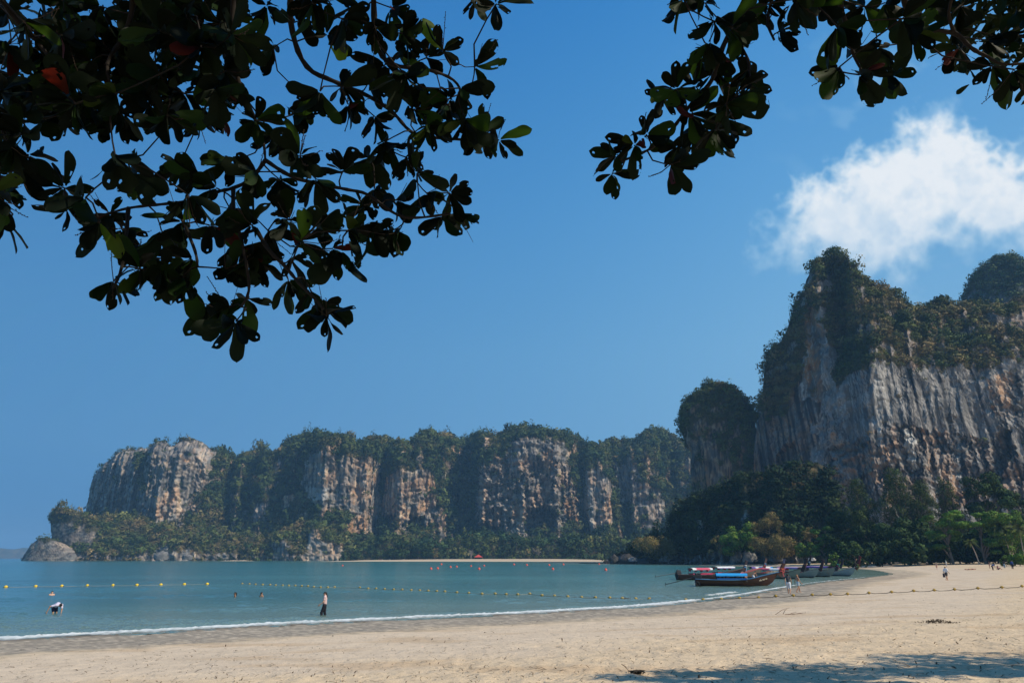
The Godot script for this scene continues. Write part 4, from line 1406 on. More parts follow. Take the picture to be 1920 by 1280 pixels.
	boulder("long black rock at the waterline beside the pale boulder", 1276, 1057, 18, 9, 388, 13, 0.3)
	boulder("grey rock at the waterline of the low left spur, left of its neighbour", 300, 1049.5, 12, 15, 838, 14, 0.8)
	boulder("rounded grey rock at the waterline of the low left spur", 350, 1049.5, 9, 11, 836, 15, 0.8)
	# grass at the top of the beach
	var gr := Acc.new()
	var r := RandomNumberGenerator.new()
	r.seed = 71
	for k in 2600:
		var g := at_depth(1545 + r.randf() * 55.0, 1049.0, 262.0 + r.randf() * 8.0)
		g.y = sand_height(shore_distance(g.x, g.z))
		var t := Vector3(r.randfn() * 0.2, 0.35 + 0.3 * r.randf(), r.randfn() * 0.2)
		gr.col = Color(0.10, 0.13, 0.035) * (0.7 + 0.6 * r.randf())
		gr.tri(g - Vector3(0.12, 0, 0), g + Vector3(0.12, 0, 0), g + t, Vector3(0, 0.6, 0.8))
	put("grass", gr.mesh(), leaf_material(), null, "stuff").set_meta("label", "patch of short grass between sand and trees")
	# red roof on the far beach
	var o := thing("beach_canopy", "small red peaked canopy on the far beach before the palms", "canopy", at_depth(897, 1049.5, 838))
	var roof := Acc.new()
	for k in 4:
		var c := [Vector3(-5, 3.0, -3), Vector3(5, 3.0, -3), Vector3(5, 3.0, 3), Vector3(-5, 3.0, 3)]
		roof.tri(c[k], c[(k + 1) % 4], Vector3(0, 6.0, 0), (c[k] + c[(k + 1) % 4]).normalized())
	put("roof", roof.mesh(), mat("red_cloth", Color(0.50, 0.06, 0.045), 0.8), o)
	for c in [Vector3(-4.7, 0, -2.7), Vector3(4.7, 0, -2.7), Vector3(4.7, 0, 2.7), Vector3(-4.7, 0, 2.7)]:
		var pole := Acc.new()
		pole.tube(PackedVector3Array([c, c + Vector3(0, 3.05, 0)]), PackedFloat32Array([0.09, 0.09]), 5)
		put("pole", pole.mesh(), mat("pole_wood", Color(0.2, 0.16, 0.12)), o)

# ---------------------------------------------------------------- longtail boats
func paint(c: Color, rough := 0.55) -> StandardMaterial3D:
	return mat("paint_%d_%d_%d" % [int(c.r * 1000), int(c.g * 1000), int(c.b * 1000)], c, rough)

func hull_at(s: float, b: float, length: float) -> Array:
	# [x, half beam, sheer, keel] at s from stern to bow
	var beam := b * (0.62 + 0.38 * smoothstep(0.0, 0.35, s)) * pow(maxf(0.0, 1.0 - pow(s, 3.4)), 0.8) + 0.03
	var bow := pow(maxf(0.0, (s - 0.45) / 0.55), 2.3)
	var sheer := 0.70 + 0.10 * pow(1.0 - minf(1.0, s / 0.5), 2.0) + 0.95 * bow
	var keel := -0.22 - 0.1 * sin(PI * minf(1.0, s * 1.2)) + 0.12 * (1.0 - smoothstep(0.0, 0.2, s)) + 0.75 * pow(maxf(0.0, (s - 0.78) / 0.22), 2.0)
	return [lerpf(-0.5, 0.44, s) * length, beam, sheer, keel]

func longtail(label: String, stern: Array, bow: Array, o: Dictionary) -> Node3D:
	# stern and bow: where they meet the water in the photograph
	var a := EYE + ray(stern[0], stern[1]) * (EYE.y / -ray(stern[0], stern[1]).y)
	var b := EYE + ray(bow[0], bow[1]) * (EYE.y / -ray(bow[0], bow[1]).y)
	var length := a.distance_to(b) * 1.06
	var root := thing("longtail_boat", label, "boat", (a + b) / 2.0, atan2(-(b.z - a.z), b.x - a.x), o.get("group", ""))
	var beam: float = o.get("beam", 0.85)
	var n := 30
	var girth := 9
	# hull: outer skin, rim, inner skin
	var shell := Acc.new()
	for side in [1.0, -1.0]:
		var p := PackedVector3Array()
		var pin := PackedVector3Array()
		var c := PackedColorArray()
		var cin := PackedColorArray()
		for k in n:
			var h := hull_at(k / float(n - 1), beam, length)
			for j in girth:
				var t := j / float(girth - 1)
				var w: float = h[1] * pow(sin(t * PI / 2.0), 0.75)
				var y := lerpf(h[3], h[2], 1.0 - pow(1.0 - t, 1.35))
				var lean: float = 0.10 * length * pow(maxf(0.0, (k / float(n - 1) - 0.85) / 0.15), 1.5) * t
				p.push_back(Vector3(h[0] + lean, y, side * w))
				pin.push_back(Vector3(h[0] + lean - 0.03, y + (0.05 if t < 0.9 else 0.0), side * maxf(0.0, w - 0.055)))
				var stripe: float = t
				var col: Color = o.hull
				if stripe > 0.9:
					col = o.trim
				elif stripe < 0.55 and y < 0.05:
					col = o.hull * 0.45
				var v := 1.0 + 0.22 * fine_noise.get_noise_2d(h[0] * 1.1 + stern[0], y * 5.0)
				c.push_back(Color(col.r * v, col.g * v, col.b * v))
				cin.push_back(o.get("inside", o.hull) * 0.8)
		shell.grid(p, girth, n, c, false, side < 0.0)
		shell.grid(pin, girth, n, cin, false, side > 0.0)
		# transom
		for j in girth - 1:
			shell.col = o.hull
			shell.quad(p[j], p[j + 1], Vector3(p[j + 1].x, p[j + 1].y, 0), Vector3(p[j].x, p[j].y, 0), Vector3.LEFT)
	put("hull", shell.mesh(), mat("boat_paint", Color.WHITE, 0.5, true), root)
	# gunwale rails
	for side in [1.0, -1.0]:
		var rail := Acc.new()
		var pts := PackedVector3Array()
		var rad := PackedFloat32Array()
		for k in n:
			var h := hull_at(k / float(n - 1), beam, length)
			var lean: float = 0.10 * length * pow(maxf(0.0, (k / float(n - 1) - 0.85) / 0.15), 1.5)
			pts.push_back(Vector3(h[0] + lean, h[2] + 0.015, side * h[1]))
			rad.push_back(0.045)
		rail.tube(pts, rad, 5)
		put("gunwale", rail.mesh(), paint(o.trim), root)
	# deck boards
	var deck := Acc.new()
	var hs := []
	for k in range(1, n - 2):
		hs.push_back(hull_at(k / float(n - 1), beam, length))
	for k in hs.size() - 1:
		var y := 0.18
		deck.quad(Vector3(hs[k][0], y, -hs[k][1] * 0.86), Vector3(hs[k + 1][0], y, -hs[k + 1][1] * 0.86), Vector3(hs[k + 1][0], y, hs[k + 1][1] * 0.86), Vector3(hs[k][0], y, hs[k][1] * 0.86), Vector3.UP)
	put("deck", deck.mesh(), paint(o.get("deck", Color(0.22, 0.17, 0.12))), root)
	# prow post: a tall flat timber carried up from the stem
	var hb := hull_at(1.0, beam, length)
	var prow := Acc.new()
	var rise: float = o.get("rise", 1.25)
	var foot := Vector3(hb[0] + 0.075 * length, hb[2] - 0.42, 0)
	var pp := PackedVector3Array()
	for k in 9:
		var t := k / 8.0
		var c := foot + Vector3(0.62 * t * rise, rise * (t * 0.75 + 0.45 * t * t), 0)
		var along := Vector3(-(0.75 + 0.9 * t), 0.62, 0).normalized()
		var w := lerpf(0.30, 0.17, t) + (0.06 if k == 8 else 0.0)
		var th := lerpf(0.10, 0.07, t)
		for q in [[1, 1], [1, -1], [-1, -1], [-1, 1]]:
			pp.push_back(c + along * w * q[0] + Vector3(0, 0, th * q[1]))
	prow.grid(pp, 4, 9, PackedColorArray(), true, true)
	prow.quad(pp[32], pp[33], pp[34], pp[35], Vector3(0.3, 1, 0).normalized())
	put("prow", prow.mesh(), paint(o.get("prow", o.hull), 0.6), root)
	# ribbons and garlands knotted round the prow
	var cols: Array = o.get("ribbons", [])
	for k in cols.size():
		var rb := Acc.new()
		var t := 0.62 - 0.16 * k
		var c := foot + Vector3(0.62 * t * rise, rise * (t * 0.75 + 0.45 * t * t), 0)
		for q in 4:
			var ang := q * 1.6 + k
			var s := c + Vector3(cos(ang) * 0.16, 0.02 * q, sin(ang) * 0.10)
			var hang := 0.45 + 0.25 * sin(q * 2.1 + k)
			var p2 := PackedVector3Array()
			for j in 6:
				var u := j / 5.0
				var m := s + Vector3(0.12 * u + 0.04 * sin(u * 5.0 + q), -hang * u, 0.05 * sin(u * 4.0 + q))
				p2.push_back(m + Vector3(-0.022, 0, 0.01))
				p2.push_back(m + Vector3(0.022, 0, -0.01))
			rb.grid(p2, 2, 6)
		var knot := PackedVector3Array()
		for q in 9:
			knot.push_back(c + Vector3(cos(q * TAU / 8.0) * 0.2, 0.03 * sin(q * 3.0), sin(q * TAU / 8.0) * 0.11))
		var kr := PackedFloat32Array()
		kr.resize(9)
		kr.fill(0.06)
		rb.tube(knot, kr, 6, false)
		put("ribbon", rb.mesh(), paint(cols[k], 0.7), root)
	# canopy on posts
	if o.has("canopy"):
		var x0: float = lerpf(-0.5, 0.44, o.get("from", 0.25)) * length
		var x1: float = lerpf(-0.5, 0.44, o.get("to", 0.64)) * length
		var top: float = o.get("top", 1.45) + 0.15
		var cw := beam * 0.98
		var roof := Acc.new()
		var rp := PackedVector3Array()
		var rc := PackedColorArray()
		var m := 14
		var xs := 9
		for k in m:
			var f := k / float(m - 1)
			for j in xs:
				var u := j / float(xs - 1) * 2.0 - 1.0
				var y := top + 0.16 * (1.0 - u * u) - 0.035 * sin(PI * fmod(f * 3.0, 1.0)) * absf(u)
				if absf(u) > 0.98:
					y -= 0.14
				rp.push_back(Vector3(lerpf(x0, x1, f), y, signf(u) * minf(absf(u) * 1.33, 1.0) * cw))
				var stripes: Array = o.canopy
				rc.push_back(stripes[(k * stripes.size() / m) if o.get("bands", false) else (0 if absf(u) < 0.99 else stripes.size() - 1)])
		roof.grid(rp, xs, m, rc, false, false)
		put("canopy", roof.mesh(), mat("canvas", Color.WHITE, 0.85, true), root)
		for k in 4:
			for side in [1.0, -1.0]:
				var post := Acc.new()
				var x := lerpf(x0 + 0.1, x1 - 0.1, k / 3.0)
				post.tube(PackedVector3Array([Vector3(x, 0.5, side * cw * 0.88), Vector3(x, top + 0.06, side * cw * 0.88)]), PackedFloat32Array([0.025, 0.025]), 5)
				put("post", post.mesh(), mat("pole_wood", Color(0.2, 0.16, 0.12)), root)
		# side cloths below the roof, benches and life vests
		if o.has("curtain"):
			for side in [1.0, -1.0]:
				var cur := Acc.new()
				cur.box(Vector3((x0 + x1) / 2.0, 0.84, side * beam * 0.93), Vector3((x1 - x0) * 0.96, 0.20, 0.03))
				put("side_cloth", cur.mesh(), paint(o.curtain, 0.8), root)
		for k in 4:
			var be := Acc.new()
			be.box(Vector3(lerpf(x0 + 0.3, x1 - 0.3, k / 3.0), 0.62, 0), Vector3(0.3, 0.05, beam * 1.6))
			put("bench", be.mesh(), paint(o.get("bench", Color(0.18, 0.13, 0.09))), root)
		if o.has("vests"):
			for k in 7:
				var ve := Acc.new()
				ve.box(Vector3(lerpf(x0 + 0.2, x1 - 0.2, k / 6.0), top - 0.22, beam * 0.5 * (1 if k % 2 else -1)), Vector3(0.34, 0.36, 0.14), Basis(Vector3.UP, k * 0.9))
				put("life_vest", ve.mesh(), paint(o.vests, 0.9), root)
	# car engine on a swivel, with its long tail of shaft and propeller
	if o.get("engine", true):
		var ex := -0.5 * length + 0.35
		var en := Acc.new()
		en.box(Vector3(ex, 1.02, 0), Vector3(0.85, 0.42, 0.42))
		en.box(Vector3(ex + 0.1, 1.32, 0), Vector3(0.5, 0.22, 0.3))
		en.ball(Vector3(ex - 0.2, 1.34, 0.05), Vector3(0.16, 0.16, 0.16))
		en.tube(PackedVector3Array([Vector3(ex, 0.5, 0), Vector3(ex, 0.85, 0)]), PackedFloat32Array([0.09, 0.07]), 6)
		put("engine", en.mesh(), paint(Color(0.03, 0.03, 0.034), 0.5), root)
		var sh := Acc.new()
		var down: float = o.get("tail", 0.05)
		var e := Vector3(ex - 3.9, 0.75 - down, 0)
		sh.tube(PackedVector3Array([Vector3(ex - 0.4, 1.0, 0), e]), PackedFloat32Array([0.06, 0.045]), 6)
		for k in 3:
			var d := Vector3(0.15, cos(k * TAU / 3.0), sin(k * TAU / 3.0)).normalized()
			sh.quad(e, e + d * 0.1 + Vector3(0.05, 0, 0.05), e + d * 0.22, e + d * 0.1 - Vector3(0.05, 0, 0.05), Vector3.LEFT)
		put("tail_shaft", sh.mesh(), paint(Color(0.05, 0.055, 0.06), 0.45), root)
		var hd := Acc.new()
		hd.tube(PackedVector3Array([Vector3(ex + 0.4, 1.15, 0), Vector3(ex + 1.3, 1.3, 0.1)]), PackedFloat32Array([0.025, 0.02]), 5)
		put("tiller", hd.mesh(), paint(Color(0.05, 0.055, 0.06), 0.45), root)
	return root

func build_boats() -> void:
	var wood := Color(0.085, 0.035, 0.022)
	var grey := Color(0.33, 0.31, 0.26)
	var pink := Color(0.55, 0.10, 0.16)
	var white := Color(0.72, 0.72, 0.72)
	var red := Color(0.42, 0.03, 0.05)
	var blue := Color(0.03, 0.22, 0.55)
	var purple := Color(0.16, 0.10, 0.30)
	var main := longtail("brown longtail boat with bright blue canopy and blue rim, nearest of the boats", [1309, 1098.5], [1456, 1099.5], {"hull": wood, "trim": Color(0.06, 0.16, 0.28), "inside": Color(0.02, 0.09, 0.24), "canopy": [Color(0.02, 0.30, 0.66)], "from": 0.27, "to": 0.67, "top": 1.16, "curtain": Color(0.015, 0.10, 0.30), "prow": wood, "ribbons": [Color(0.62, 0.12, 0.06), Color(0.5, 0.08, 0.10)], "rise": 1.15, "tail": 0.6, "vests": Color(0.05, 0.06, 0.07)})
	# pale painted name on the bow, too small to read
	var mark := Acc.new()
	for k in 9:
		var h := hull_at(0.80 + 0.011 * k, 0.85, 10.2)
		mark.box(Vector3(h[0] + 0.02, h[2] - 0.36 + 0.03 * sin(k * 2.3), h[1] * 0.93 + 0.03), Vector3(0.07, 0.13 + 0.05 * sin(k * 1.7), 0.02), Basis(Vector3.UP, 0.3))
	put("bow_lettering", mark.mesh(), paint(Color(0.5, 0.42, 0.3)), main)
	# an old tyre hung as a fender at the stern
	var ty := Acc.new()
	var ring := PackedVector3Array()
	for k in 17:
		ring.push_back(Vector3(-4.55 + cos(k * TAU / 16.0) * 0.2, 0.3 + sin(k * TAU / 16.0) * 0.2, 0.66))
	var rr := PackedFloat32Array()
	rr.resize(17)
	rr.fill(0.07)
	ty.tube(ring, rr, 6, false)
	put("tyre_fender", ty.mesh(), paint(Color(0.02, 0.02, 0.02), 0.8), main)
	longtail("dark longtail boat with pink and white canopy, furthest left, tail shaft out over water", [1273, 1087], [1390, 1086], {"hull": Color(0.03, 0.02, 0.025), "trim": Color(0.06, 0.04, 0.045), "canopy": [white, pink, pink, pink, white], "bands": true, "from": 0.22, "to": 0.54, "top": 1.45, "curtain": Color(0.40, 0.03, 0.09), "ribbons": [white, blue], "rise": 1.3, "tail": 0.25, "vests": Color(0.45, 0.05, 0.1)})
	longtail("longtail boat with long white canopy and red awning behind the blue-canopied boat", [1325, 1084], [1428, 1082.5], {"hull": Color(0.12, 0.10, 0.085), "trim": red, "canopy": [white, Color(0.10, 0.08, 0.30)], "from": 0.18, "to": 0.50, "top": 1.55, "curtain": Color(0.40, 0.03, 0.05), "prow": Color(0.05, 0.03, 0.03), "ribbons": [Color(0.1, 0.25, 0.5), red], "rise": 1.6, "engine": false, "vests": red})
	longtail("grey longtail boat with striped blue and white canopy right of the white-canopied one", [1390, 1082], [1462, 1082], {"hull": grey, "trim": red, "canopy": [purple, white, blue, white, blue], "bands": true, "from": 0.3, "to": 0.85, "top": 1.45, "prow": Color(0.04, 0.05, 0.10), "ribbons": [Color(0.12, 0.3, 0.6)], "rise": 1.5, "engine": false, "beam": 0.8})
	longtail("weathered longtail boat with pink awning just behind the walking couple", [1420, 1084.0], [1502, 1085.6], {"hull": Color(0.28, 0.25, 0.19), "trim": Color(0.06, 0.05, 0.045), "canopy": [pink, white, pink], "bands": true, "from": 0.2, "to": 0.75, "top": 1.3, "prow": Color(0.05, 0.03, 0.03), "ribbons": [Color(0.3, 0.12, 0.1)], "rise": 1.6, "engine": false})
	longtail("grey longtail boat with mauve canopy and red side cloth, middle of the row", [1462, 1081.6], [1536, 1083.4], {"hull": grey, "trim": Color(0.26, 0.25, 0.22), "canopy": [Color(0.30, 0.22, 0.42), purple], "from": 0.05, "to": 0.6, "top": 1.4, "curtain": Color(0.35, 0.04, 0.07), "prow": Color(0.07, 0.03, 0.03), "ribbons": [], "rise": 1.4, "engine": false})
	longtail("grey longtail boat with purple canopy, red knot and green ribbon on its prow", [1490, 1080], [1566, 1081.8], {"hull": Color(0.30, 0.28, 0.23), "trim": Color(0.24, 0.22, 0.19), "canopy": [purple, Color(0.07, 0.05, 0.16)], "from": 0.35, "to": 0.95, "top": 1.5, "prow": Color(0.05, 0.03, 0.035), "ribbons": [Color(0.2, 0.62, 0.38), Color(0.5, 0.04, 0.10)], "rise": 1.5, "engine": false})
	longtail("dark-prowed longtail boat mostly hidden behind the purple-canopied one", [1512, 1075], [1574, 1076], {"hull": Color(0.10, 0.06, 0.06), "trim": Color(0.05, 0.04, 0.05), "prow": Color(0.05, 0.03, 0.035), "ribbons": [], "rise": 1.5, "engine": false})
	longtail("open grey longtail boat with dark red prow and yellow-green ribbons, rightmost in the row", [1528, 1078.6], [1604, 1080.5], {"hull": Color(0.36, 0.35, 0.33), "trim": Color(0.25, 0.24, 0.23), "inside": Color(0.12, 0.09, 0.08), "prow": Color(0.14, 0.02, 0.025), "ribbons": [Color(0.20, 0.05, 0.05), Color(0.50, 0.50, 0.06), Color(0.30, 0.5, 0.15)], "rise": 1.9, "engine": false, "beam": 0.9})
	longtail("longtail boat seen only by its upright dark prow above the mauve canopy", [1470, 1078], [1513, 1079], {"hull": Color(0.12, 0.10, 0.09), "trim": Color(0.2, 0.18, 0.16), "prow": Color(0.045, 0.03, 0.03), "ribbons": [white], "rise": 2.0, "engine": false})
	# small boats drawn up on the far shore
	var first: Node3D
	for q in [[855, 1049.8, 17, 0], [872, 1049.8, 14, 1], [918, 1050.6, 15, 2], [943, 1050.8, 13, 3], [957, 1050.8, 17, 4], [824, 1049.4, 12, 5], [800, 1049.4, 8, 6], [757, 1049.4, 8, 7], [731, 1049.4, 7, 8], [714, 1049.4, 7, 9], [842, 1048.6, 12, 10]]:
		var d := 832.0
		var g := at_depth(q[0], q[1], d)
		var o := thing("small_boat", "tiny boat at the edge of the far beach, %s from the left" % ordinal([714, 731, 757, 800, 824, 842, 855, 872, 918, 943, 957].find(int(q[0])) + 1), "boat", Vector3(g.x, 0.05, g.z), 0.1 * sin(q[0]), "small boats along the far beach")
		var L: float = q[2] * d / 1362.0
		var hu := Acc.new()
		var p := PackedVector3Array()
		for k in 12:
			var s := k / 11.0
			var bm := 0.9 * sin(PI * clampf(0.2 + 0.8 * s, 0.0, 1.0)) + 0.05
			var sh := 0.8 + 0.9 * pow(s, 4.0)
			for w in [[-1.0, sh], [-0.7, 0.1], [0.0, -0.2], [0.7, 0.1], [1.0, sh]]:
				p.push_back(Vector3((s - 0.5) * L, w[1], w[0] * bm))
		hu.grid(p, 5, 12, PackedColorArray(), false, true)
		hu.quad(p[0], p[1], p[3], p[4], Vector3.LEFT)
		put("hull", hu.mesh(), paint([white, Color(0.2, 0.18, 0.17), Color(0.3, 0.28, 0.26)][int(q[3]) % 3]), o)
		var cn := Acc.new()
		cn.box(Vector3(-0.05 * L, 1.7, 0), Vector3(L * 0.42, 0.16, 1.7))
		put("canopy", cn.mesh(), paint([white, Color(0.3, 0.08, 0.08), Color(0.25, 0.3, 0.4), white][int(q[3]) % 4]), o)
		for x in [-0.22, 0.12]:
			var ps := Acc.new()
			ps.tube(PackedVector3Array([Vector3(x * L, 0.1, 0), Vector3(x * L, 1.68, 0)]), PackedFloat32Array([0.05, 0.05]), 4)
			put("post", ps.mesh(), mat("pole_wood", Color(0.2, 0.16, 0.12)), o)

func ordinal(n: int) -> String:
	var ones := ["", "first", "second", "third", "fourth", "fifth", "sixth", "seventh", "eighth", "ninth", "tenth", "eleventh", "twelfth", "thirteenth", "fourteenth", "fifteenth", "sixteenth", "seventeenth", "eighteenth", "nineteenth"]
	if n < 20:
		return ones[n]
	var tens := ["twent", "thirt", "fort"]
	return tens[n / 10 - 2] + ("ieth" if n % 10 == 0 else "y-" + ones[n % 10])

func build_buoys() -> void:
	# floats of one kind share their parts
	var fl := Acc.new()
	fl.ball(Vector3.ZERO, Vector3(0.19, 0.15, 0.15), Basis(), 10, 16)
	var belt := PackedVector3Array()
	for k in 17:
		belt.push_back(Vector3(0, cos(k * TAU / 16.0) * 0.152, sin(k * TAU / 16.0) * 0.152))
	var br := PackedFloat32Array()
	br.resize(17)
	br.fill(0.012)
	fl.tube(belt, br, 5, false)
	var eye := Acc.new()
	for s in [-1.0, 1.0]:
		eye.tube(PackedVector3Array([Vector3(s * 0.17, 0, 0), Vector3(s * 0.24, 0, 0)]), PackedFloat32Array([0.045, 0.035]), 8)
	var fm := fl.mesh()
	var em := eye.mesh()
	var yellow := paint(Color(0.72, 0.48, 0.035), 0.45)
	var dull := paint(Color(0.36, 0.26, 0.08), 0.8)
	var ochre := paint(Color(0.36, 0.235, 0.05), 0.8)
	var line := []
	for q in [[10, 1101], [66, 1100], [115, 1099.3], [163, 1098.5], [211, 1098], [256, 1097.5], [301, 1096.8], [345, 1096], [388, 1095.4]]:
		line.push_back([q[0], q[1], 0])
	for q in [[1245, 95], [1282, 97], [1313, 99], [1350, 100], [1388, 101], [1417, 103], [1453, 104], [1484, 105], [1518, 105], [1551, 107], [1583, 108], [1613, 112], [1648, 114], [1685, 114], [1720, 113], [1850, 115], [1893, 120]]:
		line.push_back([q[0] / 2.743, 1060.0 + q[1] / 2.743, 1])
	for q in [[705, 1104], [721, 1105], [738, 1105.6], [754, 1106], [771, 1107], [787, 1107.6], [803, 1108.2], [819, 1109]]:
		line.push_back([q[0], q[1], 1])
	for q in [[68, 430], [176, 438], [283, 444], [402, 450], [522, 450], [620, 455], [725, 457], [832, 450], [943, 465], [1055, 469], [1175, 476], [1299, 482], [1424, 485], [1553, 487], [1665, 491], [1787, 495], [1910, 496]]:
		line.push_back([820.0 + q[0] / 4.8, 1020.0 + q[1] / 4.8, 1])
	for q in [[75, 515], [197, 517], [220, 517], [360, 523], [495, 522], [638, 517], [780, 510], [930, 505], [1065, 500], [1203, 496], [1352, 490], [1495, 487], [1628, 483], [1796, 475]]:
		line.push_back([1200.0 + q[0] / 4.174, 1000.0 + q[1] / 4.174, 2])
	for q in [[437, 672], [686, 660], [918, 653], [1146, 643], [1410, 630], [1680, 620], [1907, 607]]:
		line.push_back([1600.0 + q[0] / 6.0, 1000.0 + q[1] / 6.0, 2])
	var names := ["bright yellow float on the blue water at left, %s from the left", "small dull float in the line across the shallows, %s from the left", "ochre float of the rope stranded on the sand, %s from the left"]
	var groups := ["bright yellow floats at left", "small floats across the shallows", "floats of the rope on the sand"]
	var protos := [null, null, null]
	var where := []
	for q in line:
		var kind: int = q[2]
		var g := ground(q[0], q[1])
		if protos[kind] == null:
			var o := thing("float", "", "buoy", Vector3.ZERO, 0.0, groups[kind])
			put("body", fm, yellow if kind == 0 else dull if kind == 1 else ochre, o)
			put("rope_eye", em, paint(Color(0.1, 0.09, 0.07)), o)
			protos[kind] = o
		else:
			var c: Node3D = protos[kind].duplicate()
			c.name = numbered("float")
			add_child(c)
		var o2: Node3D = get_child(get_child_count() - 1)
		var big := 1.1 if kind == 0 else 0.72 if kind == 1 else 0.74
		o2.scale = Vector3.ONE * big
		o2.position = g + Vector3(0, 0.05 if g.y < 0.02 else 0.12, 0)
		o2.rotation.y = rng.randf() * 0.8 - 0.4
		where.push_back([o2.position, kind, q[0], o2])
	where.sort_custom(func(a, b): return a[2] < b[2])
	# nothing but their place in the line tells them apart
	var count := [0, 0, 0]
	for q in where:
		count[q[1]] += 1
		q[3].set_meta("label", names[q[1]] % ordinal(count[q[1]]))
	var rope_names := ["rope strung between the bright yellow floats at left", "rope strung between the small floats across the shallows", "dark rope lying across the sand between stranded floats"]
	for kind in 3:
		var a := Acc.new()
		var pts := PackedVector3Array()
		for q in where:
			if q[1] != kind:
				continue
			if pts.size():
				var prev := pts[pts.size() - 1]
				for j in range(1, 4):
					var m: Vector3 = prev.lerp(q[0], j / 4.0)
					if kind == 2:
						m.y = maxf(0.0, sand_height(shore_distance(m.x, m.z))) + 0.03
						m.z += 0.12 * sin(j * 1.7 + q[2])
					else:
						m.y = 0.012
					pts.push_back(m)
			pts.push_back(q[0])
		var rad := PackedFloat32Array()
		rad.resize(pts.size())
		rad.fill(0.028 if kind == 2 else 0.018)
		a.tube(pts, rad, 5)
		var o := put("buoy_rope", a.mesh(), paint(Color(0.08, 0.07, 0.055) if kind == 2 else Color(0.25, 0.24, 0.2), 0.9))
		tag(o, rope_names[kind], "rope")
	# big orange mooring buoys further out
	var first: Node3D
	var moor := []
	for q in [[642, 1061], [808, 1067], [820.5, 1066.4], [827.5, 1058.5], [844.6, 1063.8], [856.2, 1063.2], [883.1, 1061.8], [907.7, 1061.3], [898.3, 1067.4], [963.7, 1059], [987.9, 1060], [1036.7, 1067.8], [1136, 1069.1], [1056.5, 1059], [1123.5, 1058.2], [1029.8, 1060]]:
		var g := ground(q[0], q[1])
		if first == null:
			var o := thing("mooring_buoy", "round orange mooring buoy on the water before the far beach", "buoy", Vector3.ZERO, 0.0, "orange mooring buoys")
			var a := Acc.new()
			a.ball(Vector3.ZERO, Vector3(0.34, 0.34, 0.34), Basis(), 10, 14)
			put("body", a.mesh(), paint(Color(0.70, 0.10, 0.06), 0.5), o)
			var n := Acc.new()
			n.tube(PackedVector3Array([Vector3(0, 0.3, 0), Vector3(0, 0.48, 0)]), PackedFloat32Array([0.1, 0.07]), 8)
			put("neck", n.mesh(), paint(Color(0.5, 0.07, 0.05), 0.5), o)
			first = o
		else:
			var c: Node3D = first.duplicate()
			c.name = numbered("mooring_buoy")
			add_child(c)
			c.set_meta("label", "round orange mooring buoy on the water before the far beach")
		var o2: Node3D = get_child(get_child_count() - 1)
		o2.position = g + Vector3(0, 0.12, 0)
		o2.scale = Vector3.ONE * (1.15 if q[1] > 1060.5 else 1.5)
		moor.push_back([q[0], o2])
	moor.sort_custom(func(a, b): return a[0] < b[0])
	for k in moor.size():
		moor[k][1].set_meta("label", "round orange mooring buoy out on the water, %s from the left" % ordinal(k + 1))

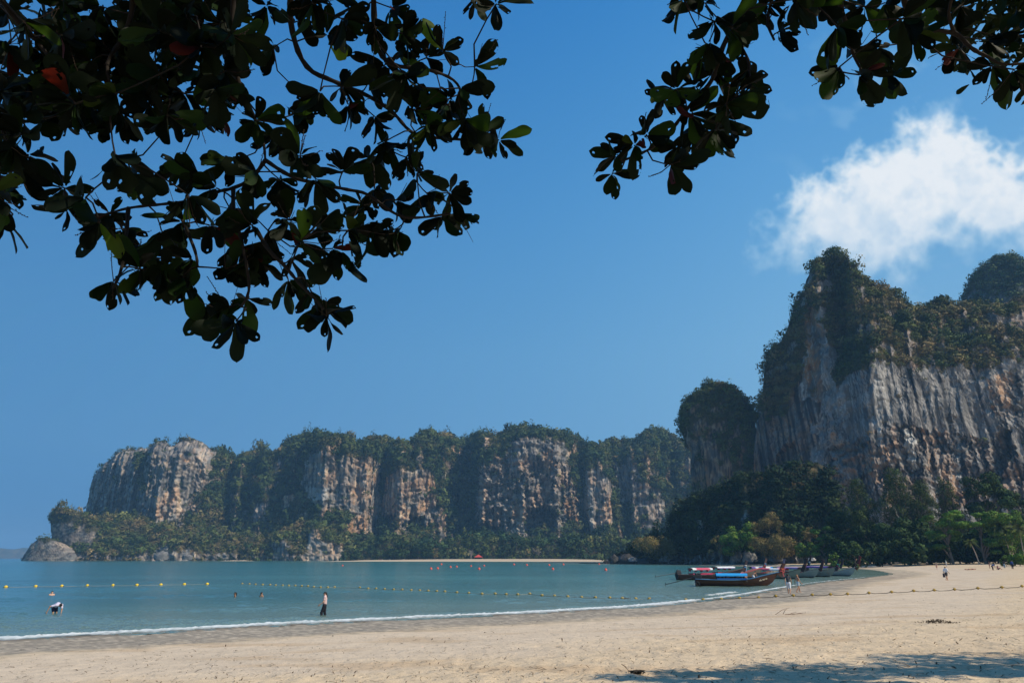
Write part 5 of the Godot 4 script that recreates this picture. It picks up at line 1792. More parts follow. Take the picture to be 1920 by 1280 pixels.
# ---------------------------------------------------------------- people
func nets(a: Acc, bones: Array, cell: float, k: float) -> void:
	# the smooth union of tapered capsules [from, to, radius, radius], meshed as surface nets
	var lo := Vector3(1e9, 1e9, 1e9)
	var hi := -lo
	for b in bones:
		var m: float = maxf(b[2], b[3]) + cell * 3.0
		var e := Vector3(m, m, m)
		lo = lo.min(b[0] - e).min(b[1] - e)
		hi = hi.max(b[0] + e).max(b[1] + e)
	var nx := int((hi.x - lo.x) / cell) + 2
	var ny := int((hi.y - lo.y) / cell) + 2
	var nz := int((hi.z - lo.z) / cell) + 2
	var f := PackedFloat32Array()
	f.resize(nx * ny * nz)
	f.fill(1.0)
	for b in bones:
		var pa: Vector3 = b[0]
		var pb: Vector3 = b[1]
		var ra: float = b[2]
		var rb: float = b[3]
		var m := maxf(ra, rb) + cell * 2.5
		var l := ((pa.min(pb) - Vector3(m, m, m) - lo) / cell).floor()
		var h := ((pa.max(pb) + Vector3(m, m, m) - lo) / cell).ceil()
		var ab := pb - pa
		var il := 1.0 / maxf(ab.length_squared(), 1e-9)
		for z in range(maxi(0, int(l.z)), mini(nz, int(h.z))):
			for y in range(maxi(0, int(l.y)), mini(ny, int(h.y))):
				var row := (z * ny + y) * nx
				for x in range(maxi(0, int(l.x)), mini(nx, int(h.x))):
					var p := lo + Vector3(x, y, z) * cell
					var t := clampf((p - pa).dot(ab) * il, 0.0, 1.0)
					var d := p.distance_to(pa + ab * t) - lerpf(ra, rb, t)
					var o := f[row + x]
					var q := maxf(k - absf(o - d), 0.0) / k
					f[row + x] = minf(o, d) - q * q * k * 0.25
	var id := PackedInt32Array()
	id.resize(nx * ny * nz)
	id.fill(-1)
	var sx := 1
	var sy := nx
	var sz := nx * ny
	var off := [0, sx, sy, sx + sy, sz, sx + sz, sy + sz, sx + sy + sz]
	var corner := [Vector3(0, 0, 0), Vector3(1, 0, 0), Vector3(0, 1, 0), Vector3(1, 1, 0), Vector3(0, 0, 1), Vector3(1, 0, 1), Vector3(0, 1, 1), Vector3(1, 1, 1)]
	var edges := [[0, 1], [2, 3], [4, 5], [6, 7], [0, 2], [1, 3], [4, 6], [5, 7], [0, 4], [1, 5], [2, 6], [3, 7]]
	var base := a.v.size()
	for z in nz - 1:
		for y in ny - 1:
			for x in nx - 1:
				var q := z * sz + y * sy + x
				var inside := 0
				for c in 8:
					if f[q + off[c]] < 0.0:
						inside += 1
				if inside == 0 or inside == 8:
					continue
				var sum := Vector3.ZERO
				var n := 0
				for e in edges:
					var v0 := f[q + off[e[0]]]
					var v1 := f[q + off[e[1]]]
					if (v0 < 0.0) != (v1 < 0.0):
						sum += corner[e[0]].lerp(corner[e[1]], v0 / (v0 - v1))
						n += 1
				var g := Vector3(f[q + sx] + f[q + sx + sy] + f[q + sx + sz] + f[q + sx + sy + sz] - f[q] - f[q + sy] - f[q + sz] - f[q + sy + sz],
					f[q + sy] + f[q + sx + sy] + f[q + sy + sz] + f[q + sx + sy + sz] - f[q] - f[q + sx] - f[q + sz] - f[q + sx + sz],
					f[q + sz] + f[q + sx + sz] + f[q + sy + sz] + f[q + sx + sy + sz] - f[q] - f[q + sx] - f[q + sy] - f[q + sx + sy])
				id[q] = a.v.size()
				a.v.push_back(lo + (Vector3(x, y, z) + sum / n) * cell)
				a.n.push_back(g.normalized())
				a.c.push_back(a.col)
	for z in range(1, nz - 1):
		for y in range(1, ny - 1):
			for x in range(1, nx - 1):
				var q := z * sz + y * sy + x
				var s := f[q] < 0.0
				for ax in 3:
					var st: int = [sx, sy, sz][ax]
					if s == (f[q + st] < 0.0):
						continue
					var u: int = [sy, sz, sx][ax]
					var w: int = [sz, sx, sy][ax]
					var i0 := id[q]
					var i1 := id[q - u]
					var i2 := id[q - u - w]
					var i3 := id[q - w]
					if i0 < 0 or i1 < 0 or i2 < 0 or i3 < 0:
						continue
					if s:
						a.i.push_back(i0); a.i.push_back(i2); a.i.push_back(i1)
						a.i.push_back(i0); a.i.push_back(i3); a.i.push_back(i2)
					else:
						a.i.push_back(i0); a.i.push_back(i1); a.i.push_back(i2)
						a.i.push_back(i0); a.i.push_back(i2); a.i.push_back(i3)
	# wind every face with its normals
	if a.i.size() >= 3:
		var good := 0
		var start := 0
		for k2 in range(0, mini(a.i.size(), 3000), 3):
			if a.i[k2] >= base:
				var n3 := (a.v[a.i[k2 + 2]] - a.v[a.i[k2]]).cross(a.v[a.i[k2 + 1]] - a.v[a.i[k2]])
				good += 1 if n3.dot(a.n[a.i[k2]]) > 0.0 else -1
		if good < 0:
			for k2 in range(0, a.i.size(), 3):
				if a.i[k2] >= base:
					var t := a.i[k2 + 1]
					a.i[k2 + 1] = a.i[k2 + 2]
					a.i[k2 + 2] = t

var head_shape: Acc
var hand_shape: Acc
var skins := {}

func make_head() -> Acc:
	# faces +z; the origin is where head and neck join
	var a := Acc.new()
	nets(a, [
		[Vector3(0, 0.105, -0.012), Vector3(0, 0.115, 0.012), 0.082, 0.078],
		[Vector3(0, 0.045, 0.03), Vector3(0, 0.018, 0.062), 0.056, 0.030],
		[Vector3(-0.03, 0.06, 0.045), Vector3(0.03, 0.06, 0.045), 0.036, 0.036],
		[Vector3(0, 0.092, 0.088), Vector3(0, 0.064, 0.106), 0.009, 0.014],
		[Vector3(-0.018, 0.036, 0.086), Vector3(0.018, 0.036, 0.086), 0.010, 0.010],
		[Vector3(-0.082, 0.088, -0.005), Vector3(-0.088, 0.062, -0.005), 0.016, 0.011],
		[Vector3(0.082, 0.088, -0.005), Vector3(0.088, 0.062, -0.005), 0.016, 0.011],
		[Vector3(0, 0.04, -0.02), Vector3(0, -0.07, -0.02), 0.052, 0.054]], 0.009, 0.02)
	for s in [-1.0, 1.0]:
		a.col = Color(0.06, 0.05, 0.05)
		a.ball(Vector3(s * 0.031, 0.092, 0.076), Vector3(0.013, 0.008, 0.008))
	a.col = Color(0.55, 0.35, 0.33)
	a.ball(Vector3(0, 0.036, 0.093), Vector3(0.02, 0.006, 0.006))
	return a

func make_hand() -> Acc:
	# hangs down -y from the wrist, palm faces +x, thumb towards +z
	var a := Acc.new()
	var b := [[Vector3(0, 0.01, 0), Vector3(0, -0.045, 0.0), 0.020, 0.024], [Vector3(0, -0.05, -0.024), Vector3(0, -0.085, -0.026), 0.015, 0.013], [Vector3(0, -0.05, 0.022), Vector3(0, -0.088, 0.026), 0.015, 0.013]]
	var lens := [0.072, 0.082, 0.076, 0.058]
	for k in 4:
		var z := 0.032 - 0.021 * k
		var k0 := Vector3(0, -0.088, z)
		var k1 := k0 + Vector3(0.008, -lens[k] * 0.52, 0.002 * (1.5 - k))
		var k2 := k1 + Vector3(0.016, -lens[k] * 0.48, 0)
		b.push_back([k0, k1, 0.0095, 0.0085])
		b.push_back([k1, k2, 0.0085, 0.007])
	b.push_back([Vector3(0.004, -0.03, 0.026), Vector3(0.014, -0.058, 0.052), 0.013, 0.011])
	b.push_back([Vector3(0.014, -0.058, 0.052), Vector3(0.022, -0.086, 0.058), 0.0105, 0.008])
	nets(a, b, 0.0045, 0.006)
	return a

func person(label: String, at: Vector3, turn: float, o: Dictionary) -> MeshInstance3D:
	if head_shape == null:
		head_shape = make_head()
		hand_shape = make_hand()
	var size: float = o.get("tall", 1.7) / 1.7
	var j := {
		"pelvis": Vector3(0, 0.94, 0), "waist": Vector3(0, 1.08, 0.0), "chest": Vector3(0, 1.28, 0.01), "neck": Vector3(0, 1.45, -0.005), "head": Vector3(0, 1.49, 0.0), "look": Vector3(0, 0.0, 1.0), "crown": Vector3(0, 1.0, 0.0),
		"sl": Vector3(0.175, 1.39, 0), "sr": Vector3(-0.175, 1.39, 0), "el": Vector3(0.225, 1.11, -0.03), "er": Vector3(-0.225, 1.11, -0.03), "wl": Vector3(0.235, 0.87, 0.05), "wr": Vector3(-0.235, 0.87, 0.05),
		"hl": Vector3(0.088, 0.90, 0), "hr": Vector3(-0.088, 0.90, 0), "kl": Vector3(0.095, 0.49, 0.02), "kr": Vector3(-0.095, 0.49, 0.02), "al": Vector3(0.095, 0.08, -0.02), "ar": Vector3(-0.095, 0.08, -0.02), "tl": Vector3(0.11, 0.03, 0.16), "tr": Vector3(-0.11, 0.03, 0.16),
	}
	var pose: Dictionary = o.get("pose", {})
	for key in pose:
		j[key] = pose[key]
	var w: float = o.get("build", 1.0)
	var torso := [
		[j.hl.lerp(j.hr, 0.2), j.hr.lerp(j.hl, 0.2), 0.105 * w, 0.105 * w],
		[j.pelvis, j.waist, 0.115 * w, 0.105 * w], [j.waist, j.chest, 0.105 * w, 0.125 * w],
		[j.chest.lerp(j.sl, 0.35), j.waist.lerp(j.hl, 0.2), 0.095 * w, 0.085 * w], [j.chest.lerp(j.sr, 0.35), j.waist.lerp(j.hr, 0.2), 0.095 * w, 0.085 * w],
		[j.chest, j.neck, 0.115 * w, 0.06], [j.neck, j.sl, 0.055, 0.058 * w], [j.neck, j.sr, 0.055, 0.058 * w]]
	var arms := []
	var legs := []
	for s in ["l", "r"]:
		arms.push_back([j["s" + s], j["e" + s], 0.052 * w, 0.040 * w])
		arms.push_back([j["e" + s], j["w" + s], 0.040 * w, 0.027])
		legs.push_back([j["h" + s], j["k" + s], 0.088 * w, 0.058 * w])
		legs.push_back([j["k" + s], j["k" + s].lerp(j["a" + s], 0.35), 0.056 * w, 0.056 * w])
		legs.push_back([j["k" + s].lerp(j["a" + s], 0.35), j["a" + s], 0.056 * w, 0.036])
		legs.push_back([j["a" + s] + Vector3(0, -0.03, 0) * (1.0 if j["a" + s].y < 0.2 else 0.0), j["t" + s], 0.038, 0.026])
	var body := Acc.new()
	var cell: float = o.get("cell", 0.022)
	nets(body, torso + arms + legs + [[j.neck, j.head, 0.055, 0.052]], cell, 0.035)
	var z: Vector3 = j.look.normalized()
	var y: Vector3 = (j.crown - z * j.crown.dot(z)).normalized()
	var hb := Basis(y.cross(z), y, z)
	var ht := Transform3D(hb, j.head)
	body.add(head_shape, ht)
	for s in ["l", "r"]:
		var d: Vector3 = (j["w" + s] - j["e" + s]).normalized()
		var palm := Vector3(-1 if s == "l" else 1, 0, 0)
		palm = (palm - d * palm.dot(d)).normalized()
		body.add(hand_shape, Transform3D(Basis(palm, -d, palm.cross(-d)), j["w" + s] + d * 0.01))
	var root := put("person", body.mesh(), mat("skin_" + o.get("skin", "tan"), {"tan": Color(0.40, 0.215, 0.13), "fair": Color(0.52, 0.31, 0.22), "brown": Color(0.24, 0.125, 0.075)}[o.get("skin", "tan")], 0.6, true))
	root.position = at
	root.rotation.y = turn
	root.scale = Vector3.ONE * size
	tag(root, label, "person", o.get("group", ""))
	var grow := func(list: Array, by: float) -> Array:
		var r := []
		for b in list:
			r.push_back([b[0], b[1], b[2] + by, b[3] + by])
		return r
	# hair
	var hair := Acc.new()
	var hbones := [[Vector3(0, 0.125, -0.03), Vector3(0, 0.135, 0.012), 0.086, 0.078], [Vector3(0, 0.10, -0.045), Vector3(0, 0.05, -0.05), 0.072, 0.052]]
	if o.get("long_hair", false):
		hbones.push_back([Vector3(0, 0.09, -0.08), Vector3(0, -0.10, -0.10), 0.05, 0.034])
	var hb2 := []
	for b in hbones:
		hb2.push_back([ht * (b[0] as Vector3), ht * (b[1] as Vector3), b[2], b[3]])
	nets(hair, hb2, 0.014, 0.02)
	put("hair", hair.mesh(), paint(o.get("hair", Color(0.015, 0.012, 0.012)), 0.6), root)
	if o.has("shirt"):
		var sh := Acc.new()
		var sl: Array = torso.duplicate()
		for s in ["l", "r"]:
			var sleeve: float = o.get("sleeve", 0.55)
			sl.push_back([j["s" + s], j["s" + s].lerp(j["e" + s], minf(1.0, sleeve)), 0.058 * w, 0.052 * w])
			if sleeve > 1.0:
				sl.push_back([j["e" + s], j["w" + s], 0.046, 0.036])
		nets(sh, grow.call(sl.slice(1), 0.016), cell, 0.035)
		put("shirt", sh.mesh(), paint(o.shirt, 0.9), root)
	if o.has("pants"):
		var pa := Acc.new()
		var pl := [torso[0], [j.pelvis.lerp(j.waist, 0.1), j.pelvis.lerp(j.waist, 0.5), 0.112 * w, 0.108 * w]]
		var far: float = o.get("pants_to", 1.0)
		for s in ["l", "r"]:
			pl.push_back([j["h" + s], j["h" + s].lerp(j["k" + s], minf(1.0, far)), 0.092 * w, lerpf(0.09, 0.064, minf(1.0, far)) * w])
			if far > 1.0:
				pl.push_back([j["k" + s], j["k" + s].lerp(j["a" + s], far - 1.0), 0.064 * w, 0.052])
		nets(pa, grow.call(pl, 0.018), cell, 0.03)
		put(o.get("pants_name", "trousers"), pa.mesh(), paint(o.pants, 0.9), root)
	if o.has("hat"):
		var ha := Acc.new()
		ha.ball(ht * Vector3(0, 0.19, -0.01), Vector3(0.10, 0.06, 0.10))
		var brim := PackedVector3Array([ht * Vector3(0, 0.165, 0), ht * Vector3(0, 0.18, 0)])
		ha.tube(brim, PackedFloat32Array([0.17, 0.12]), 14)
		put("hat", ha.mesh(), paint(o.hat, 0.9), root)
	return root

func build_people() -> void:
	var stride := {"kl": Vector3(0.095, 0.50, 0.16), "al": Vector3(0.095, 0.10, 0.20), "tl": Vector3(0.11, 0.05, 0.38), "kr": Vector3(-0.095, 0.50, -0.06), "ar": Vector3(-0.095, 0.12, -0.34), "tr": Vector3(-0.11, 0.04, -0.18), "el": Vector3(0.23, 1.12, -0.14), "wl": Vector3(0.24, 0.90, -0.16), "er": Vector3(-0.23, 1.12, 0.06), "wr": Vector3(-0.24, 0.92, 0.22)}
	var g := ground(607, 1152.5)
	person("woman wading alone near the foam, facing left, in pink and white top and black trousers", g + Vector3(0, -0.36, 0), -PI / 2 + 0.15, {"tall": 1.64, "cell": 0.018, "skin": "fair", "long_hair": true, "shirt": Color(0.62, 0.42, 0.40), "sleeve": 0.5, "pants": Color(0.012, 0.013, 0.02), "pants_to": 1.9, "build": 0.95, "pose": {"look": Vector3(0, -0.28, 1), "kl": Vector3(0.09, 0.50, 0.15), "al": Vector3(0.09, 0.1, 0.06), "tl": Vector3(0.1, 0.04, 0.22), "kr": Vector3(-0.09, 0.49, -0.03), "ar": Vector3(-0.09, 0.08, -0.14), "tr": Vector3(-0.1, 0.03, 0.04), "el": Vector3(0.21, 1.13, 0.06), "wl": Vector3(0.17, 0.98, 0.26), "er": Vector3(-0.21, 1.13, 0.06), "wr": Vector3(-0.17, 0.98, 0.26)}})
	g = ground(102, 1149)
	person("person bent over in the water at far left, pale lilac top, one arm reaching down", g + Vector3(0, -0.45, 0), PI / 2 - 0.5, {"tall": 1.6, "cell": 0.018, "shirt": Color(0.55, 0.50, 0.62), "sleeve": 0.7, "pants": Color(0.03, 0.03, 0.06), "pants_to": 0.6, "pants_name": "shorts", "pose": {"pelvis": Vector3(0, 0.86, -0.12), "hl": Vector3(0.09, 0.84, -0.14), "hr": Vector3(-0.09, 0.84, -0.14), "waist": Vector3(0, 0.95, -0.02), "chest": Vector3(0, 1.0, 0.18), "neck": Vector3(0, 0.96, 0.36), "head": Vector3(0, 0.93, 0.40), "look": Vector3(0, -0.9, 0.35), "crown": Vector3(0, 0.1, 1), "sl": Vector3(0.17, 0.97, 0.32), "sr": Vector3(-0.17, 0.97, 0.32), "el": Vector3(0.2, 0.72, 0.36), "wl": Vector3(0.16, 0.50, 0.42), "er": Vector3(-0.44, 0.90, 0.12), "wr": Vector3(-0.52, 0.60, 0.02), "kl": Vector3(0.1, 0.46, 0.0), "kr": Vector3(-0.1, 0.46, 0.0)}})
	for q in [[96, 1116, 0.6, "swimmer at far left showing head and one shoulder, face to the camera", "fair"], [440, 1118.5, -1.2, "swimmer with dark hair, left of the pair in the middle water", "brown"], [489.5, 1118.5, 2.6, "swimmer with bare back, right of the pair in the middle water", "tan"]]:
		g = ground(q[0], q[1])
		person(q[3], g + Vector3(0, -1.32, 0), q[2], {"tall": 1.7, "cell": 0.022, "skin": q[4], "pants": Color(0.05, 0.05, 0.09), "pants_to": 0.5, "pants_name": "shorts", "long_hair": q[0] == 440})
	g = ground(1481, 1114)
	person("man walking into the shallows beside the prow in dark tank top and white shorts", g, PI * 0.86, {"tall": 1.8, "cell": 0.02, "shirt": Color(0.06, 0.065, 0.075), "sleeve": 0.05, "pants": Color(0.66, 0.67, 0.70), "pants_to": 0.95, "pants_name": "shorts", "pose": stride})
	g = ground(1498.5, 1111)
	person("tanned woman walking on the wet sand beside the man, in bikini top and pale shorts", g, PI / 2 + 0.25, {"tall": 1.64, "cell": 0.02, "skin": "tan", "hair": Color(0.25, 0.13, 0.06), "pants": Color(0.5, 0.56, 0.58), "pants_to": 0.45, "pants_name": "shorts", "pose": stride})
	g = ground(1777, 1088)
	person("person in white shirt standing alone on the open sand carrying a dark bag", g, PI / 2 + 0.4, {"tall": 1.72, "cell": 0.02, "shirt": Color(0.68, 0.68, 0.70), "sleeve": 0.9, "pants": Color(0.10, 0.09, 0.08), "pants_to": 0.7, "pants_name": "shorts", "hair": Color(0.10, 0.05, 0.03), "pose": stride})
	var bag := Acc.new()
	bag.box(Vector3(0, 0.0, 0), Vector3(0.16, 0.46, 0.34))
	bag.tube(PackedVector3Array([Vector3(0, 0.22, -0.12), Vector3(0, 0.42, 0.0), Vector3(0, 0.22, 0.12)]), PackedFloat32Array([0.015, 0.015, 0.015]), 5)
	var bo := put("shoulder_bag", bag.mesh(), paint(Color(0.04, 0.035, 0.045), 0.8))
	bo.position = g + Vector3(-0.34, 0.62, 0.05)
	tag(bo, "dark bag hanging beside the white-shirted person", "bag")
	g = ground(1776, 1062.5)
	person("distant person in pale green hat and white top behind the white-shirted one", g, 1.2, {"tall": 1.75, "cell": 0.03, "shirt": Color(0.66, 0.70, 0.68), "hat": Color(0.42, 0.58, 0.50), "pants": Color(0.6, 0.6, 0.6), "pants_to": 1.6})
	g = ground(1758, 1068)
	person("bare-chested sunburnt person walking on the far sand left of the hat wearer", g, 2.2, {"tall": 1.6, "cell": 0.03, "skin": "fair", "pants": Color(0.5, 0.25, 0.2), "pants_to": 0.4, "pants_name": "shorts", "pose": stride})
	g = ground(1857, 1066)
	person("standing person in dark clothes, left one of the group at the right", g, 0.8, {"tall": 1.7, "cell": 0.03, "skin": "brown", "shirt": Color(0.05, 0.035, 0.05), "pants": Color(0.22, 0.10, 0.09), "pants_to": 0.6})
	g = ground(1863, 1069)
	person("person in blue shirt bending over a seated one at the right", g, PI / 2, {"tall": 1.7, "cell": 0.03, "skin": "brown", "shirt": Color(0.02, 0.05, 0.20), "pants": Color(0.02, 0.02, 0.04), "pants_to": 1.7, "pose": {"pelvis": Vector3(0, 0.90, -0.1), "hl": Vector3(0.09, 0.88, -0.1), "hr": Vector3(-0.09, 0.88, -0.1), "waist": Vector3(0, 1.02, 0.0), "chest": Vector3(0, 1.10, 0.2), "neck": Vector3(0, 1.12, 0.38), "head": Vector3(0, 1.13, 0.43), "look": Vector3(0, -0.6, 1), "crown": Vector3(0, 1, 0.6), "sl": Vector3(0.17, 1.1, 0.34), "sr": Vector3(-0.17, 1.1, 0.34), "el": Vector3(0.2, 0.85, 0.42), "er": Vector3(-0.2, 0.85, 0.42), "wl": Vector3(0.16, 0.66, 0.52), "wr": Vector3(-0.16, 0.66, 0.52)}})
	g = ground(1873, 1068)
	var sit := {"pelvis": Vector3(0, 0.14, 0), "hl": Vector3(0.09, 0.12, 0.02), "hr": Vector3(-0.09, 0.12, 0.02), "waist": Vector3(0, 0.28, -0.05), "chest": Vector3(0, 0.48, -0.08), "neck": Vector3(0, 0.65, -0.07), "head": Vector3(0, 0.69, -0.06), "sl": Vector3(0.175, 0.59, -0.08), "sr": Vector3(-0.175, 0.59, -0.08), "el": Vector3(0.23, 0.36, -0.2), "er": Vector3(-0.23, 0.36, -0.2), "wl": Vector3(0.22, 0.13, -0.28), "wr": Vector3(-0.22, 0.13, -0.28), "kl": Vector3(0.1, 0.42, 0.36), "kr": Vector3(-0.1, 0.42, 0.36), "al": Vector3(0.1, 0.08, 0.62), "ar": Vector3(-0.1, 0.08, 0.62), "tl": Vector3(0.11, 0.03, 0.8), "tr": Vector3(-0.11, 0.03, 0.8)}
	person("person sitting on the sand before the bending blue-shirted one", g, 0.6, {"tall": 1.7, "cell": 0.03, "skin": "tan", "shirt": Color(0.25, 0.08, 0.09), "pants": Color(0.10, 0.07, 0.09), "pants_to": 0.8, "pose": sit})
	g = ground(1885, 1065)
	person("person in black top and pale blue trousers, second from right of the group", g, 2.6, {"tall": 1.7, "cell": 0.03, "skin": "brown", "shirt": Color(0.03, 0.025, 0.03), "pants": Color(0.22, 0.30, 0.36), "pants_to": 1.8})
	g = ground(1900, 1066.5)
	person("person in dark blue shirt and black trousers, rightmost on the sand", g, -0.4, {"tall": 1.8, "cell": 0.03, "skin": "brown", "shirt": Color(0.02, 0.05, 0.18), "sleeve": 1.2, "pants": Color(0.012, 0.012, 0.02), "pants_to": 1.9})
	var lie := {"pelvis": Vector3(0, 0.12, 0), "hl": Vector3(0.09, 0.11, 0.03), "hr": Vector3(-0.09, 0.11, 0.03), "waist": Vector3(0, 0.13, -0.14), "chest": Vector3(0, 0.15, -0.34), "neck": Vector3(0, 0.17, -0.52), "head": Vector3(0, 0.17, -0.56), "look": Vector3(0, 1, 0.2), "crown": Vector3(0, 0.2, -1), "sl": Vector3(0.175, 0.13, -0.45), "sr": Vector3(-0.175, 0.13, -0.45), "el": Vector3(0.30, 0.07, -0.25), "er": Vector3(-0.30, 0.07, -0.25), "wl": Vector3(0.30, 0.05, 0.0), "wr": Vector3(-0.30, 0.05, 0.0), "kl": Vector3(0.1, 0.26, 0.42), "kr": Vector3(-0.1, 0.10, 0.46), "al": Vector3(0.1, 0.06, 0.82), "ar": Vector3(-0.1, 0.06, 0.88), "tl": Vector3(0.11, 0.16, 0.94), "tr": Vector3(-0.11, 0.16, 1.0)}
	g = ground(1816, 1068.5)
	person("sunbather lying on the sand in the open, left one of two", g, PI / 2, {"tall": 1.7, "cell": 0.03, "skin": "tan", "pants": Color(0.03, 0.03, 0.05), "pants_to": 0.4, "pants_name": "shorts", "pose": lie})
	g = ground(1825, 1068)
	person("sunbather lying on the sand in the open, right one of two", g, -PI / 2, {"tall": 1.7, "cell": 0.03, "skin": "tan", "pants": Color(0.15, 0.04, 0.05), "pants_to": 0.4, "pants_name": "shorts", "pose": lie})
	for q in [[1607, 1056, 1.0, Color(0.5, 0.2, 0.15), "tiny person near the trees above the rightmost boat's prow"], [1656, 1051, 0.4, Color(0.6, 0.65, 0.75), "tiny person in pale shirt at the edge of the dark trees"]]:
		g = ground(q[0], q[1])
		person(q[4], g, q[2], {"tall": 1.7, "cell": 0.035, "skin": "tan", "shirt": q[3], "pants": Color(0.2, 0.15, 0.13), "pants_to": 1.2})
	# two on the boat with the blue canopy
	var a := ground(1414, 1099)
	person("bare-chested boatman leaning forward by the bow of the blue-canopied boat", a + Vector3(0.0, 0.18, 0.1), PI / 2 + 0.3, {"tall": 1.7, "cell": 0.022, "skin": "tan", "pants": Color(0.62, 0.62, 0.63), "pants_to": 0.9, "pants_name": "shorts", "pose": {"waist": Vector3(0, 1.05, 0.06), "chest": Vector3(0, 1.2, 0.18), "neck": Vector3(0, 1.32, 0.30), "head": Vector3(0, 1.34, 0.34), "look": Vector3(0, -0.5, 1), "sl": Vector3(0.175, 1.26, 0.24), "sr": Vector3(-0.175, 1.26, 0.24), "el": Vector3(0.22, 1.0, 0.32), "er": Vector3(-0.22, 1.0, 0.32), "wl": Vector3(0.2, 0.8, 0.44), "wr": Vector3(-0.2, 0.8, 0.44)}})
	a = ground(1401, 1099)
	var low := {}
	for key in sit:
		low[key] = sit[key] + Vector3(0, 0.36, 0)
	low.look = Vector3(0, 0, 1)
	low.crown = Vector3(0, 1, 0)
	low.al = Vector3(0.1, 0.10, 0.36)
	low.ar = Vector3(-0.1, 0.10, 0.36)
	low.tl = Vector3(0.11, 0.05, 0.52)
	low.tr = Vector3(-0.11, 0.05, 0.52)
	low.kl = Vector3(0.1, 0.52, 0.4)
	low.kr = Vector3(-0.1, 0.52, 0.4)
	person("tanned person sitting on a bench at the front of the blue canopy", a + Vector3(0, 0.16, 0.1), 0.5, {"tall": 1.65, "cell": 0.022, "skin": "tan", "pants": Color(0.3, 0.12, 0.06), "pants_to": 0.5, "pants_name": "shorts", "pose": low})

# ---------------------------------------------------------------- litter on the sand
func build_litter() -> void:
	var r := RandomNumberGenerator.new()
	r.seed = 404
	var dead := leaf_blade(3, 0.2, 0)
	var where := []
	var col := PackedColorArray()
	for k in 4200:
		var px := r.randf() * 2100.0 - 90.0
		var py := 1100.0 + pow(r.randf(), 0.8) * 190.0
		var g := ground(px, py)
		var s := shore_distance(g.x, g.z)
		if s < 2.0 or r.randf() > smoothstep(3.0, 16.0, s) + 0.12:
			continue
		var big := r.randf_range(0.045, 0.12) * (2.0 if r.randf() < 0.06 else 1.0) * (1.0 + g.length() / 60.0)
		where.push_back(Transform3D((Basis(Vector3.UP, r.randf() * TAU) * Basis(Vector3.RIGHT, -PI / 2 + 0.25 * r.randfn())).scaled(Vector3(big, big * 0.8, big)), g + Vector3(0, 0.02, 0)))
		var t := 0.5 + r.randf()
		col.push_back(Color(0.085, 0.052, 0.03) * t)
	var o := scatter("leaf_litter", dead.mesh(), leaf_material(), where, col)
	o.set_meta("label", "dry leaves and bits of driftwood strewn over the sand")
	# heaps of weed and a few twigs that stand out
	for q in [[1758, 1168, 0.75, "dark heap of dry weed on the sand at right"], [1195, 1262, 0.11, "small dark tuft of dry weed near the bottom edge"], [1172, 1122, 0.3, "scrap of dark weed at the edge of the wet sand"]]:
		var g := ground(q[0], q[1])
		var w := thing("weed_heap", q[3], "seaweed", g)
		var a := Acc.new()
		for k in 150:
			var d: Vector3 = Vector3(r.randfn(), 0, r.randfn() * 0.5) * q[2] * 0.42
			d.y = 0.16 * q[2] * r.randf() * exp(-d.length_squared() / (q[2] * q[2] * 0.3))
			var e: Vector3 = d + Vector3(r.randfn() * 0.06, 0.02 + 0.03 * r.randf(), r.randfn() * 0.06)
			a.tube(PackedVector3Array([d, d.lerp(e, 0.5) + Vector3(0, 0.02, 0), e]), PackedFloat32Array([0.012, 0.012, 0.005]), 4, false)
		put("strands", a.mesh(), mat("dry_weed", Color(0.075, 0.055, 0.035), 0.95), w, "stuff")
	var tw := thing("driftwood", "bare forked twig sticking out of the pale sand", "branch", ground(1472, 1152))
	var b := Acc.new()
	for q in [[-0.5, 0.0, 0.25, 0.35], [-0.1, 0.02, 0.12, 0.30], [0.2, 0.0, 0.6, 0.12], [0.4, 0.02, 1.1, 0.10], [0.0, 0.0, 0.9, 0.06]]:
		b.tube(PackedVector3Array([Vector3(q[0], q[1], 0), Vector3((q[0] + q[2]) / 2.0, q[3] * 0.7, 0.05), Vector3(q[2], q[3], 0.1)]), PackedFloat32Array([0.014, 0.011, 0.006]), 5)
	put("twig", b.mesh(), mat("dry_wood", Color(0.16, 0.09, 0.055), 0.9), tw)

